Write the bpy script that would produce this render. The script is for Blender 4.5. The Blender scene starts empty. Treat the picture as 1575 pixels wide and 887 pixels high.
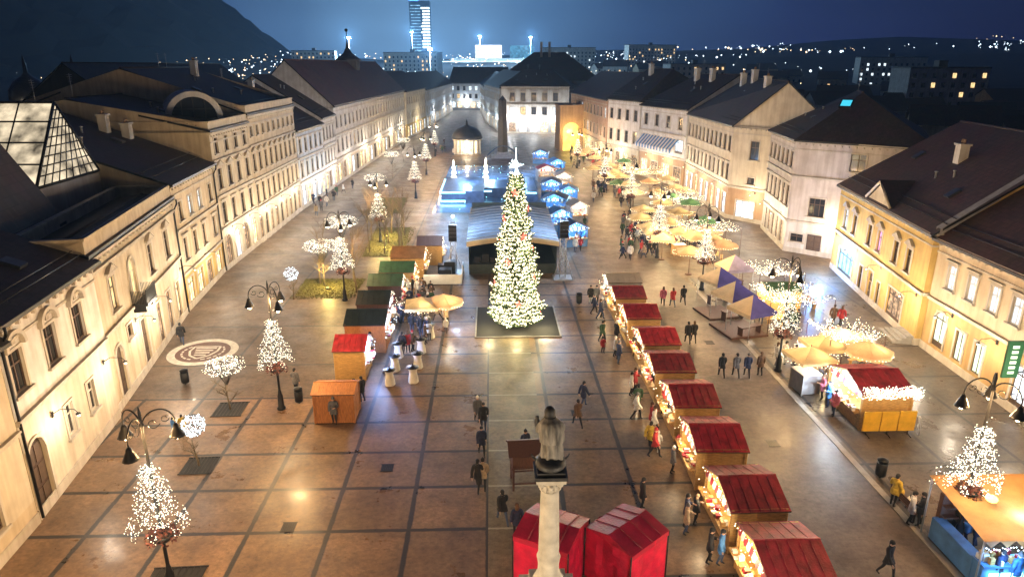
import bpy, math, random
from mathutils import Vector
random.seed(11)
sc = bpy.context.scene
R = math.radians
PI = math.pi

# ------------------------------------------------------------------ camera, sky, exposure
CAM_H = 20.0
PITCH = math.atan2(343.0, 1050.0)
YAW = 0.02992
cd = bpy.data.cameras.new('camera')
cam = bpy.data.objects.new('camera', cd)
sc.collection.objects.link(cam)
cam.location = (0, 0, CAM_H)
cam.rotation_euler = (PI / 2 - PITCH, 0, -YAW)
cd.sensor_width = 36.0
cd.lens = 24.0
cd.clip_start = 0.1
cd.clip_end = 9000
sc.camera = cam

wd = bpy.data.worlds.new('World')
sc.world = wd
wd.use_nodes = True
nt = wd.node_tree
nt.nodes.clear()
wo = nt.nodes.new('ShaderNodeOutputWorld')
sky = nt.nodes.new('ShaderNodeTexSky')
sky.sky_type = 'NISHITA'
sky.sun_disc = False
sky.sun_elevation = R(-4)
sky.sun_rotation = R(-6)
bg1 = nt.nodes.new('ShaderNodeBackground')
bg1.inputs['Strength'].default_value = 0.05
nt.links.new(sky.outputs[0], bg1.inputs['Color'])
# night sky: navy overhead, a blue dome of city glow low over the town centre
tc = nt.nodes.new('ShaderNodeTexCoord')
dot = nt.nodes.new('ShaderNodeVectorMath'); dot.operation = 'DOT_PRODUCT'
gd = Vector((-0.10, 1.0, 0.045)).normalized()
dot.inputs[1].default_value = gd
nrm = nt.nodes.new('ShaderNodeVectorMath'); nrm.operation = 'NORMALIZE'
nt.links.new(tc.outputs['Generated'], nrm.inputs[0])
nt.links.new(nrm.outputs[0], dot.inputs[0])
ramp = nt.nodes.new('ShaderNodeValToRGB')
cr = ramp.color_ramp
cr.elements[0].position = 0.0; cr.elements[0].color = (0.001, 0.002, 0.012, 1)
cr.elements[1].position = 1.0; cr.elements[1].color = (0.17, 0.35, 0.58, 1)
for p, c in ((0.70, (0.003, 0.006, 0.045)), (0.88, (0.009, 0.026, 0.115)), (0.955, (0.028, 0.082, 0.22)), (0.988, (0.075, 0.18, 0.36))):
    e = cr.elements.new(p); e.color = (*c, 1)
nt.links.new(dot.outputs['Value'], ramp.inputs[0])
bg2 = nt.nodes.new('ShaderNodeBackground')
bg2.inputs['Strength'].default_value = 1.0
cl = nt.nodes.new('ShaderNodeTexNoise'); cl.inputs['Scale'].default_value = 3.0; cl.inputs['Detail'].default_value = 6
cmp_ = nt.nodes.new('ShaderNodeMapping'); cmp_.inputs['Scale'].default_value = (1, 1, 4)
nt.links.new(tc.outputs['Generated'], cmp_.inputs[0]); nt.links.new(cmp_.outputs[0], cl.inputs['Vector'])
cmr = nt.nodes.new('ShaderNodeMapRange'); cmr.inputs['From Min'].default_value = .3; cmr.inputs['From Max'].default_value = .7; cmr.inputs['To Min'].default_value = .78; cmr.inputs['To Max'].default_value = 1.14
nt.links.new(cl.outputs['Fac'], cmr.inputs['Value'])
cmx = nt.nodes.new('ShaderNodeMix'); cmx.data_type = 'RGBA'; cmx.blend_type = 'MULTIPLY'; cmx.inputs[0].default_value = 1
nt.links.new(ramp.outputs[0], cmx.inputs[6]); nt.links.new(cmr.outputs[0], cmx.inputs[7]); nt.links.new(cmx.outputs[2], bg2.inputs['Color'])
add = nt.nodes.new('ShaderNodeAddShader')
nt.links.new(bg1.outputs[0], add.inputs[0]); nt.links.new(bg2.outputs[0], add.inputs[1])
nt.links.new(add.outputs[0], wo.inputs['Surface'])

sc.view_settings.view_transform = 'Standard'
sc.view_settings.look = 'None'
sc.view_settings.exposure = 0.60
sc.view_settings.gamma = 1.0
sc.view_settings.use_curve_mapping = False
sc.cycles.use_denoising = True
sc.cycles.sample_clamp_indirect = 2.5
sc.cycles.sample_clamp_direct = 0
sc.cycles.max_bounces = 6
sc.cycles.diffuse_bounces = 3
sc.cycles.glossy_bounces = 3
sc.cycles.transparent_max_bounces = 8
sc.cycles.volume_bounces = 0
sc.cycles.use_light_tree = True

# ------------------------------------------------------------------ light levels in one place
W_LANTERN = 700.0      # each street lantern
CITY_GLOW_W = 170000.0  # each added mast behind the glow in the city haze
SODIUM = (1.0, 0.58, 0.23)
PALE = (1.0, 0.83, 0.62)
WARM = (1.0, 0.79, 0.54)
WHITE = (1.0, 0.90, 0.74)

# ------------------------------------------------------------------ small helpers
def at(px, py, z=0.0):
    """where a sight line of the photograph meets the height z: used to survey positions on the ground"""
    u = (px - 787.5) / 1050.0; v = -(py - 443.5) / 1050.0
    cp, sp = math.cos(PITCH), math.sin(PITCH)
    y = cp + v * sp; zz = -sp + v * cp
    c, s = math.cos(YAW), math.sin(YAW)
    X, Y = u * c + y * s, -u * s + y * c
    t = (z - CAM_H) / zz
    return Vector((X * t, Y * t, z))

class MB:
    def __init__(self):
        self.v = []; self.f = []; self.m = []; self.s = []
    def poly(self, pts, m=0, s=False):
        n = len(self.v)
        self.v.extend([tuple(p) for p in pts])
        self.f.append(tuple(range(n, n + len(pts)))); self.m.append(m); self.s.append(s)
    def box(self, x0, x1, y0, y1, z0, z1, m=0):
        n = len(self.v)
        self.v += [(x0,y0,z0),(x1,y0,z0),(x1,y1,z0),(x0,y1,z0),(x0,y0,z1),(x1,y0,z1),(x1,y1,z1),(x0,y1,z1)]
        for q in ((3,2,1,0),(4,5,6,7),(0,1,5,4),(1,2,6,5),(2,3,7,6),(3,0,4,7)):
            self.f.append(tuple(n + i for i in q)); self.m.append(m); self.s.append(False)
    def obox(self, c, size, rz=0.0, m=0, rx=0.0):
        n0 = len(self.v)
        a, b, d = size[0] / 2, size[1] / 2, size[2] / 2
        self.box(-a, a, -b, b, -d, d, m)
        cz, sz, cx, sx = math.cos(rz), math.sin(rz), math.cos(rx), math.sin(rx)
        for i in range(n0, len(self.v)):
            x, y, z = self.v[i]
            y, z = y * cx - z * sx, y * sx + z * cx
            x, y = x * cz - y * sz, x * sz + y * cz
            self.v[i] = (x + c[0], y + c[1], z + c[2])
    def tube(self, pts, r, n=6, m=0, caps=True):
        pts = [Vector(p) for p in pts]
        rs = r if isinstance(r, (list, tuple)) else [r] * len(pts)
        base = len(self.v)
        for i, p in enumerate(pts):
            d = (pts[min(i + 1, len(pts) - 1)] - pts[max(i - 1, 0)])
            d = d.normalized() if d.length > 1e-9 else Vector((0, 0, 1))
            a = d.cross(Vector((0, 0, 1)))
            if a.length < 0.05: a = d.cross(Vector((1, 0, 0)))
            a.normalize(); b = d.cross(a)
            for k in range(n):
                t = 2 * PI * k / n
                self.v.append(tuple(p + (a * math.cos(t) + b * math.sin(t)) * rs[i]))
        for i in range(len(pts) - 1):
            for k in range(n):
                k2 = (k + 1) % n
                self.f.append((base + i*n + k, base + i*n + k2, base + (i+1)*n + k2, base + (i+1)*n + k)); self.m.append(m); self.s.append(True)
        if caps:
            self.f.append(tuple(base + k for k in range(n))[::-1]); self.m.append(m); self.s.append(False)
            self.f.append(tuple(base + (len(pts)-1)*n + k for k in range(n))); self.m.append(m); self.s.append(False)
    def lathe(self, prof, n=16, c=(0,0,0), m=0, sx=1.0, sy=1.0, smooth=True):
        base = len(self.v)
        for r, z in prof:
            for k in range(n):
                t = 2 * PI * k / n
                self.v.append((c[0] + r*sx*math.cos(t), c[1] + r*sy*math.sin(t), c[2] + z))
        for i in range(len(prof) - 1):
            for k in range(n):
                k2 = (k + 1) % n
                self.f.append((base+i*n+k, base+i*n+k2, base+(i+1)*n+k2, base+(i+1)*n+k)); self.m.append(m); self.s.append(smooth)
        self.f.append(tuple(base + k for k in range(n))[::-1]); self.m.append(m); self.s.append(False)
        self.f.append(tuple(base + (len(prof)-1)*n + k for k in range(n))); self.m.append(m); self.s.append(False)
    def octa(self, p, r, m=0):
        n = len(self.v); x, y, z = p
        self.v += [(x+r,y,z),(x-r,y,z),(x,y+r,z),(x,y-r,z),(x,y,z+r),(x,y,z-r)]
        for q in ((0,2,4),(2,1,4),(1,3,4),(3,0,4),(2,0,5),(1,2,5),(3,1,5),(0,3,5)):
            self.f.append(tuple(n+i for i in q)); self.m.append(m); self.s.append(True)
    def ball(self, c, r, m=0, n=8, sz=1.0):
        prof = [(max(r*math.sin(PI*i/n), 1e-4), -r*sz*math.cos(PI*i/n)) for i in range(n + 1)]
        self.lathe(prof, n + 2, c, m)
    def mesh(self, name, mats):
        me = bpy.data.meshes.new(name)
        me.from_pydata(self.v, [], self.f)
        for mt in (mats if isinstance(mats, (list, tuple)) else [mats]): me.materials.append(mt)
        me.polygons.foreach_set('material_index', self.m)
        me.polygons.foreach_set('use_smooth', self.s)
        me.update()
        return me
    def obj(self, name, mats, parent=None, loc=(0,0,0), rz=0.0):
        return link(name, self.mesh(name, mats), parent, loc, rz)

def link(name, data, parent=None, loc=(0,0,0), rz=0.0):
    o = bpy.data.objects.new(name, data)
    sc.collection.objects.link(o)
    if parent is not None: o.parent = parent
    o.location = loc
    o.rotation_euler = (0, 0, rz)
    return o

def tag(o, label=None, cat=None, group=None, kind=None):
    if label: o['label'] = label
    if cat: o['category'] = cat
    if group: o['group'] = group
    if kind: o['kind'] = kind
    return o

def thing(name, label, cat, loc=(0,0,0), rz=0.0, group=None):
    return tag(link(name, None, None, loc, rz), label, cat, group)

def copy_tree(o, parent=None):
    c = o.copy(); sc.collection.objects.link(c)
    if parent is not None: c.parent = parent
    for ch in list(o.children): copy_tree(ch, c)
    return c

def again(proto, used, loc, rz=0.0, label=None, group=None):
    """first call moves the prototype itself, later calls copy it with its parts"""
    o = proto if not used else copy_tree(proto)
    used.append(1)
    o.location = loc; o.rotation_euler = (0, 0, rz)
    if label: o['label'] = label
    if group: o['group'] = group
    return o

def plight(parent, loc, watts, col, radius=0.12, name='lamp_light'):
    ld = bpy.data.lights.new(name, 'POINT')
    ld.energy = watts; ld.color = col; ld.shadow_soft_size = radius
    o = bpy.data.objects.new(name, ld)
    sc.collection.objects.link(o)
    o.parent = parent; o.location = loc
    return o

# ------------------------------------------------------------------ materials
def mat(name, col, rough=0.7, var=0.25, scale=2.0, bump=0.0, metal=0.0, col2=None, detail=4.0, stretch=(1,1,1), spec=None):
    m = bpy.data.materials.new(name); m.use_nodes = True
    t = m.node_tree; b = t.nodes['Principled BSDF']
    b.inputs['Roughness'].default_value = rough; b.inputs['Metallic'].default_value = metal
    if spec is not None: b.inputs['Specular IOR Level'].default_value = spec
    tcn = t.nodes.new('ShaderNodeTexCoord'); mp = t.nodes.new('ShaderNodeMapping')
    mp.inputs['Scale'].default_value = stretch
    t.links.new(tcn.outputs['Object'], mp.inputs[0])
    no = t.nodes.new('ShaderNodeTexNoise'); no.inputs['Scale'].default_value = scale; no.inputs['Detail'].default_value = detail
    t.links.new(mp.outputs[0], no.inputs['Vector'])
    rp = t.nodes.new('ShaderNodeValToRGB')
    c2 = col2 or tuple(c * (1 + var) for c in col)
    c1 = tuple(c * (1 - var) for c in col)
    rp.color_ramp.elements[0].position = 0.3; rp.color_ramp.elements[0].color = (*c1, 1)
    rp.color_ramp.elements[1].position = 0.7; rp.color_ramp.elements[1].color = (*c2, 1)
    t.links.new(no.outputs['Fac'], rp.inputs[0]); t.links.new(rp.outputs[0], b.inputs['Base Color'])
    if bump:
        bn = t.nodes.new('ShaderNodeBump'); bn.inputs['Strength'].default_value = bump; bn.inputs['Distance'].default_value = 0.05
        n2 = t.nodes.new('ShaderNodeTexNoise'); n2.inputs['Scale'].default_value = scale * 6
        t.links.new(mp.outputs[0], n2.inputs['Vector'])
        t.links.new(n2.outputs['Fac'], bn.inputs['Height']); t.links.new(bn.outputs[0], b.inputs['Normal'])
    return m

def emit(name, col, strength, sample=True, vary=0.0, scale=3.0):
    m = bpy.data.materials.new(name); m.use_nodes = True
    t = m.node_tree; b = t.nodes['Principled BSDF']
    b.inputs['Base Color'].default_value = (0.03, 0.03, 0.03, 1)
    b.inputs['Roughness'].default_value = 0.2
    b.inputs['Emission Color'].default_value = (*col, 1)
    b.inputs['Emission Strength'].default_value = strength
    if vary:
        tcn = t.nodes.new('ShaderNodeTexCoord')
        no = t.nodes.new('ShaderNodeTexNoise'); no.inputs['Scale'].default_value = scale; no.inputs['Detail'].default_value = 3
        t.links.new(tcn.outputs['Object'], no.inputs['Vector'])
        rp = t.nodes.new('ShaderNodeMapRange')
        rp.inputs['From Min'].default_value = 0.3; rp.inputs['From Max'].default_value = 0.7
        rp.inputs['To Min'].default_value = strength * (1 - vary); rp.inputs['To Max'].default_value = strength * (1 + vary)
        t.links.new(no.outputs['Fac'], rp.inputs['Value']); t.links.new(rp.outputs[0], b.inputs['Emission Strength'])
    if not sample: m.cycles.emission_sampling = 'NONE'
    return m

def stucco(name, col, dirt=0.25):
    """painted render: blotches plus vertical rain streaks"""
    m = bpy.data.materials.new(name); m.use_nodes = True
    t = m.node_tree; b = t.nodes['Principled BSDF']; b.inputs['Roughness'].default_value = 0.85
    tcn = t.nodes.new('ShaderNodeTexCoord')
    n1 = t.nodes.new('ShaderNodeTexNoise'); n1.inputs['Scale'].default_value = 0.7; n1.inputs['Detail'].default_value = 6
    mp = t.nodes.new('ShaderNodeMapping'); mp.inputs['Scale'].default_value = (2.6, 2.6, 0.22)
    n2 = t.nodes.new('ShaderNodeTexNoise'); n2.inputs['Scale'].default_value = 1.0; n2.inputs['Detail'].default_value = 5
    t.links.new(tcn.outputs['Object'], n1.inputs['Vector']); t.links.new(tcn.outputs['Object'], mp.inputs[0]); t.links.new(mp.outputs[0], n2.inputs['Vector'])
    mu = t.nodes.new('ShaderNodeMath'); mu.operation = 'MULTIPLY'
    t.links.new(n1.outputs['Fac'], mu.inputs[0]); t.links.new(n2.outputs['Fac'], mu.inputs[1])
    rp = t.nodes.new('ShaderNodeValToRGB')
    rp.color_ramp.elements[0].position = 0.12; rp.color_ramp.elements[0].color = (*[c * (1 - dirt) * f for c, f in zip(col, (0.95, 0.9, 0.85))], 1)
    rp.color_ramp.elements[1].position = 0.34; rp.color_ramp.elements[1].color = (*col, 1)
    t.links.new(mu.outputs[0], rp.inputs[0]); t.links.new(rp.outputs[0], b.inputs['Base Color'])
    return m

def tiles(name, col, scale=3.0):
    """roof covering: rows of tiles with weathered patches"""
    m = bpy.data.materials.new(name); m.use_nodes = True
    t = m.node_tree; b = t.nodes['Principled BSDF']; b.inputs['Roughness'].default_value = 0.65
    tcn = t.nodes.new('ShaderNodeTexCoord')
    br = t.nodes.new('ShaderNodeTexBrick'); br.inputs['Scale'].default_value = scale
    br.inputs['Mortar Size'].default_value = 0.03; br.inputs['Brick Width'].default_value = 0.7; br.inputs['Row Height'].default_value = 0.9
    br.inputs['Color1'].default_value = (*col, 1); br.inputs['Color2'].default_value = (*[c * 0.6 for c in col], 1); br.inputs['Mortar'].default_value = (*[c * 0.25 for c in col], 1)
    t.links.new(tcn.outputs['Object'], br.inputs['Vector'])
    n1 = t.nodes.new('ShaderNodeTexNoise'); n1.inputs['Scale'].default_value = 0.5; n1.inputs['Detail'].default_value = 6
    t.links.new(tcn.outputs['Object'], n1.inputs['Vector'])
    mx = t.nodes.new('ShaderNodeMix'); mx.data_type = 'RGBA'; mx.blend_type = 'MULTIPLY'; mx.inputs[0].default_value = 0.7
    t.links.new(br.outputs['Color'], mx.inputs[6]); t.links.new(n1.outputs['Color'], mx.inputs[7])
    t.links.new(mx.outputs[2], b.inputs['Base Color'])
    bn = t.nodes.new('ShaderNodeBump'); bn.inputs['Strength'].default_value = 0.5; bn.inputs['Distance'].default_value = 0.05
    t.links.new(br.outputs['Fac'], bn.inputs['Height']); bn.invert = True
    t.links.new(bn.outputs[0], b.inputs['Normal'])
    return m

def paving(name, slab, joint, px=3.6, py=3.3, ox=-0.3, oy=29.43, w=0.13, sett=6.0, rough=(0.30, 0.6), setts=0.35):
    """big stone fields framed by dark joints, each field laid in small setts, damp in patches"""
    m = bpy.data.materials.new(name); m.use_nodes = True
    t = m.node_tree; N = t.nodes; L = t.links; b = N['Principled BSDF']
    tcn = N.new('ShaderNodeTexCoord'); sep = N.new('ShaderNodeSeparateXYZ'); L.new(tcn.outputs['Object'], sep.inputs[0])
    wob = N.new('ShaderNodeTexNoise'); wob.inputs['Scale'].default_value = 2.0; wob.inputs['Detail'].default_value = 5
    L.new(tcn.outputs['Object'], wob.inputs['Vector'])
    def math_(op, a, bb=None):
        n = N.new('ShaderNodeMath'); n.operation = op
        for i, q in enumerate((a, bb)):
            if q is None: continue
            if isinstance(q, (int, float)): n.inputs[i].default_value = q
            else: L.new(q, n.inputs[i])
        return n.outputs[0]
    def line(co, p, o):
        if not p: return None
        s = math_('ADD', co, -o + p * 200.5)
        f = math_('MODULO', s, p)
        d = math_('ABSOLUTE', math_('SUBTRACT', f, p / 2))
        d = math_('ADD', d, math_('MULTIPLY', math_('SUBTRACT', wob.outputs['Fac'], 0.5), 0.12))
        return d
    ds = [q for q in (line(sep.outputs[0], px, ox), line(sep.outputs[1], py, oy)) if q is not None]
    fac = None
    if ds:
        d = ds[0] if len(ds) == 1 else math_('MINIMUM', ds[0], ds[1])
        mr = N.new('ShaderNodeMapRange'); mr.inputs['From Min'].default_value = w * 0.8; mr.inputs['From Max'].default_value = w * 1.35
        L.new(d, mr.inputs['Value']); fac = mr.outputs[0]
    br = N.new('ShaderNodeTexBrick'); br.inputs['Scale'].default_value = sett; br.inputs['Mortar Size'].default_value = 0.025
    br.inputs['Color1'].default_value = (*slab, 1); br.inputs['Color2'].default_value = (*[c * 0.78 for c in slab], 1); br.inputs['Mortar'].default_value = (*[c * (1 - setts) for c in slab], 1)
    br.inputs['Brick Width'].default_value = 0.9; br.inputs['Row Height'].default_value = 0.6
    L.new(tcn.outputs['Object'], br.inputs['Vector'])
    blot = N.new('ShaderNodeTexNoise'); blot.inputs['Scale'].default_value = 0.45; blot.inputs['Detail'].default_value = 8; blot.inputs['Roughness'].default_value = 0.65
    L.new(tcn.outputs['Object'], blot.inputs['Vector'])
    rp = N.new('ShaderNodeValToRGB'); rp.color_ramp.elements[0].position = 0.35; rp.color_ramp.elements[0].color = (0.58, 0.56, 0.54, 1)
    rp.color_ramp.elements[1].position = 0.68; rp.color_ramp.elements[1].color = (1.15, 1.15, 1.15, 1)
    L.new(blot.outputs['Fac'], rp.inputs[0])
    mx = N.new('ShaderNodeMix'); mx.data_type = 'RGBA'; mx.blend_type = 'MULTIPLY'; mx.inputs[0].default_value = 1.0
    L.new(br.outputs['Color'], mx.inputs[6]); L.new(rp.outputs[0], mx.inputs[7])
    fine = N.new('ShaderNodeTexNoise'); fine.inputs['Scale'].default_value = 3.4; fine.inputs['Detail'].default_value = 8; fine.inputs['Roughness'].default_value = 0.75
    L.new(tcn.outputs['Object'], fine.inputs['Vector'])
    fr = N.new('ShaderNodeValToRGB'); fr.color_ramp.elements[0].position = 0.33; fr.color_ramp.elements[0].color = (0.52, 0.5, 0.48, 1); fr.color_ramp.elements[1].position = 0.56; fr.color_ramp.elements[1].color = (1.06, 1.06, 1.06, 1)
    L.new(fine.outputs['Fac'], fr.inputs[0])
    mf = N.new('ShaderNodeMix'); mf.data_type = 'RGBA'; mf.blend_type = 'MULTIPLY'; mf.inputs[0].default_value = 0.9
    L.new(mx.outputs[2], mf.inputs[6]); L.new(fr.outputs[0], mf.inputs[7]); mx = mf
    # each framed field a slightly different tone
    if px and py:
        wn = N.new('ShaderNodeTexWhiteNoise'); wn.noise_dimensions = '2D'
        cb = N.new('ShaderNodeCombineXYZ')
        L.new(math_('FLOOR', math_('DIVIDE', math_('ADD', sep.outputs[0], -ox + px * 200), px)), cb.inputs[0])
        L.new(math_('FLOOR', math_('DIVIDE', math_('ADD', sep.outputs[1], -oy + py * 200), py)), cb.inputs[1])
        L.new(cb.outputs[0], wn.inputs['Vector'])
        ton = N.new('ShaderNodeMapRange'); ton.inputs['To Min'].default_value = 0.82; ton.inputs['To Max'].default_value = 1.12
        L.new(wn.outputs['Value'], ton.inputs['Value'])
        m3 = N.new('ShaderNodeMix'); m3.data_type = 'RGBA'; m3.blend_type = 'MULTIPLY'; m3.inputs[0].default_value = 1.0
        L.new(mx.outputs[2], m3.inputs[6]); L.new(ton.outputs[0], m3.inputs[7])
        mx = m3
    out = mx.outputs[2]
    if fac is not None:
        m2 = N.new('ShaderNodeMix'); m2.data_type = 'RGBA'
        m2.inputs[6].default_value = (*joint, 1)
        L.new(fac, m2.inputs[0]); L.new(out, m2.inputs[7]); out = m2.outputs[2]
    L.new(out, b.inputs['Base Color'])
    wet = N.new('ShaderNodeTexNoise'); wet.inputs['Scale'].default_value = 0.5; wet.inputs['Detail'].default_value = 9; wet.inputs['Roughness'].default_value = 0.7
    L.new(tcn.outputs['Object'], wet.inputs['Vector'])
    mr2 = N.new('ShaderNodeMapRange'); mr2.inputs['From Min'].default_value = 0.35; mr2.inputs['From Max'].default_value = 0.65
    mr2.inputs['To Min'].default_value = rough[0]; mr2.inputs['To Max'].default_value = rough[1]
    L.new(wet.outputs['Fac'], mr2.inputs['Value']); L.new(mr2.outputs[0], b.inputs['Roughness'])
    bn = N.new('ShaderNodeBump'); bn.inputs['Strength'].default_value = 0.35; bn.inputs['Distance'].default_value = 0.02
    L.new(br.outputs['Fac'], bn.inputs['Height']); bn.invert = True
    L.new(bn.outputs[0], b.inputs['Normal'])
    return m

M = {}
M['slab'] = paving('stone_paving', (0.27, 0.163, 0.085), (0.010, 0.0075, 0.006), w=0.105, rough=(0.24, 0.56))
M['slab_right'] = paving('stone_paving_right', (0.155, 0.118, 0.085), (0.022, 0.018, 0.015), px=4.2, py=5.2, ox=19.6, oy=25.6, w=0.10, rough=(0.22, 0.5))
M['strip'] = paving('tree_glow_paving', (0.24, 0.19, 0.11), (0.33, 0.31, 0.22), px=0, py=3.3, w=0.06, sett=5.0)  # greenish yellow shine of the tree lights is put into the stone colour
M['setts'] = paving('sett_paving', (0.19, 0.128, 0.078), (0.05, 0.04, 0.03), px=9.0, py=7.5, w=0.09, sett=5.0, rough=(0.35, 0.65), setts=0.5)
M['road'] = paving('street_paving', (0.12, 0.092, 0.078), (0.06, 0.048, 0.042), px=0, py=0, sett=3.0, rough=(0.34, 0.6), setts=0.2)
M['earth'] = mat('dark_ground', (0.03, 0.03, 0.032), 0.9, 0.4, 0.02)
M['kerb'] = mat('kerb_stone', (0.3, 0.28, 0.25), 0.7, 0.2, 2.0, 0.2)
M['hill'] = mat('dark_hill', (0.012, 0.018, 0.02), 0.95, 0.4, 0.01)
M['grass'] = mat('lawn', (0.11, 0.10, 0.028), 0.9, 0.4, 3.0, 0.6)
M['ice'] = mat('blue_ice', (0.16, 0.24, 0.36), 0.15, 0.25, 0.4)
M['glass'] = mat('window_glass', (0.015, 0.018, 0.025), 0.12, 0.3, 0.5)
M['sash_white'] = mat('white_sash', (0.62, 0.58, 0.5), 0.5, 0.1, 3)
M['sash_brown'] = mat('brown_sash', (0.09, 0.055, 0.035), 0.5, 0.2, 3)
M['lit_warm'] = emit('lit_window_warm', (1.0, 0.66, 0.3), 1.0, vary=0.6, scale=1.3)
M['lit_cool'] = emit('lit_window_cool', (0.75, 0.9, 1.0), 1.3, vary=0.5, scale=1.3)
M['lit_green'] = emit('lit_window_green', (0.86, 1.0, 0.68), 1.5, vary=0.45, scale=0.9)
M['lit_pink'] = emit('lit_window_pink', (1.0, 0.4, 0.75), 1.1, vary=0.5, scale=1.5)
M['lit_blue'] = emit('lit_window_blue', (0.25, 0.6, 1.0), 2.2, vary=0.5, scale=1.0)
M['shop_warm'] = emit('shop_window_warm', (1.0, 0.72, 0.36), 2.0, vary=0.75, scale=1.4)
M['shop_dim'] = emit('shop_window_dim', (1.0, 0.62, 0.35), 0.45, vary=0.9, scale=2.6)
M['shop_cool'] = emit('shop_window_cool', (0.82, 0.92, 1.0), 2.0, vary=0.7, scale=1.2)
M['bulb_warm'] = emit('bulb_warm', (1.0, 0.8, 0.5), 30.0, sample=False)
M['led_white'] = emit('led_white', (1.0, 0.92, 0.70), 3.2, sample=False)
M['led_tree'] = emit('led_tree', (1.0, 0.87, 0.50), 3.6, sample=False)
M['led_cold'] = emit('led_cold', (0.75, 0.9, 1.0), 6.0, sample=False)
M['led_cyan'] = emit('led_cyan', (0.3, 0.8, 1.0), 4.0, sample=False)
M['led_red'] = emit('led_red', (1.0, 0.12, 0.08), 1.6, sample=False)
M['lamp_yellow'] = emit('lamp_yellow', (1.0, 0.72, 0.16), 3.0)
M['iron'] = mat('cast_iron', (0.018, 0.018, 0.02), 0.4, 0.2, 4, metal=0.6)
M['steel'] = mat('galvanised_steel', (0.45, 0.46, 0.48), 0.4, 0.15, 4, metal=0.5)
M['trim'] = stucco('trim_plaster', (0.55, 0.50, 0.42))
M['stone'] = mat('pale_stone', (0.55, 0.51, 0.43), 0.75, 0.22, 2.5, 0.3)
M['bronze'] = mat('weathered_statue', (0.22, 0.205, 0.18), 0.6, 0.85, 2.2, 0.4, stretch=(2.5, 2.5, 0.6))
M['tile_dark'] = tiles('dark_roof_tiles', (0.075, 0.048, 0.044))
M['tile_brown'] = tiles('brown_roof_tiles', (0.13, 0.062, 0.048))
M['tile_red'] = tiles('red_roof_tiles', (0.19, 0.08, 0.058))
M['sheet'] = mat('standing_sheet_roof', (0.04, 0.045, 0.055), 0.4, 0.4, 1.0, metal=0.3, stretch=(0.4, 4, 1))
M['gate'] = mat('dark_gate_wood', (0.06, 0.032, 0.02), 0.6, 0.5, 3, 0.3, stretch=(6, 6, 0.6))
M['wood_y'] = mat('yellow_boards', (0.60, 0.36, 0.12), 0.6, 0.3, 4, 0.3, stretch=(1, 1, 8))
M['wood_o'] = mat('orange_boards', (0.42, 0.16, 0.045), 0.6, 0.35, 4, 0.3, stretch=(8, 1, 1))
M['wood_d'] = mat('dark_boards', (0.10, 0.045, 0.03), 0.6, 0.3, 4, 0.3, stretch=(8, 8, 1))
M['felt_red'] = mat('red_roofing', (0.37, 0.022, 0.034), 0.55, 0.45, 2.0, 0.4, detail=9, stretch=(1.6, 1, 1))
M['felt_green'] = mat('green_roofing', (0.02, 0.075, 0.045), 0.6, 0.3, 2.5, 0.25)
M['felt_dark'] = mat('dark_roofing', (0.022, 0.034, 0.032), 0.55, 0.3, 2.5, 0.25)
M['felt_blue'] = mat('blue_roofing', (0.045, 0.075, 0.14), 0.4, 0.4, 1.5, 0.2)
M['felt_tan'] = mat('tan_canvas', (0.48, 0.25, 0.09), 0.7, 0.2, 1.5, 0.2)
M['felt_grey'] = mat('grey_canvas', (0.42, 0.38, 0.34), 0.7, 0.15, 1.5, 0.2)
M['canvas'] = mat('beige_canvas', (0.66, 0.51, 0.31), 0.8, 0.15, 1.2, 0.15)
M['canvas_peach'] = mat('peach_canvas', (0.66, 0.42, 0.27), 0.8, 0.15, 1.2, 0.15)
M['canvas_purple'] = mat('purple_canvas', (0.075, 0.07, 0.30), 0.7, 0.2, 1.5, 0.15)
M['canvas_lilac'] = mat('lilac_canvas', (0.38, 0.34, 0.52), 0.7, 0.2, 1.5, 0.15)
M['canvas_blue'] = mat('blue_canvas', (0.10, 0.25, 0.5), 0.6, 0.3, 1.5, 0.15)
M['canvas_green'] = mat('green_canvas', (0.10, 0.22, 0.11), 0.7, 0.3, 1.5, 0.15)
M['canvas_white'] = mat('white_canvas', (0.75, 0.74, 0.72), 0.7, 0.1, 1.5, 0.15)
M['tarp_red'] = mat('red_tarpaulin', (0.62, 0.012, 0.055), 0.42, 0.25, 1.8, 0.5)
M['tarp_dark'] = mat('dark_red_tarpaulin', (0.25, 0.008, 0.022), 0.45, 0.3, 1.8, 0.5)
M['cloth_white'] = mat('white_cloth', (0.78, 0.74, 0.66), 0.8, 0.1, 3, 0.3)
M['box_grey'] = mat('grey_panel', (0.32, 0.33, 0.36), 0.6, 0.2, 2)
M['leaf'] = mat('spruce_needles', (0.035, 0.07, 0.02), 0.7, 0.5, 3.0)
M['leaf_dark'] = mat('dark_leaves', (0.025, 0.04, 0.02), 0.8, 0.5, 2.0)
M['bark'] = mat('bark', (0.16, 0.12, 0.075), 0.85, 0.4, 5, 0.5, stretch=(3, 3, 0.6))
M['flower'] = mat('planter_flowers', (0.05, 0.05, 0.02), 0.8, 0.8, 9, col2=(0.2, 0.05, 0.04))
M['skin'] = mat('skin', (0.52, 0.32, 0.23), 0.55, 0.08, 6)
M['shoe'] = mat('shoes', (0.015, 0.013, 0.012), 0.5, 0.2, 6)
M['eye'] = mat('eyes', (0.02, 0.015, 0.012), 0.3, 0.1, 6)
CLOTH = {}
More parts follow.
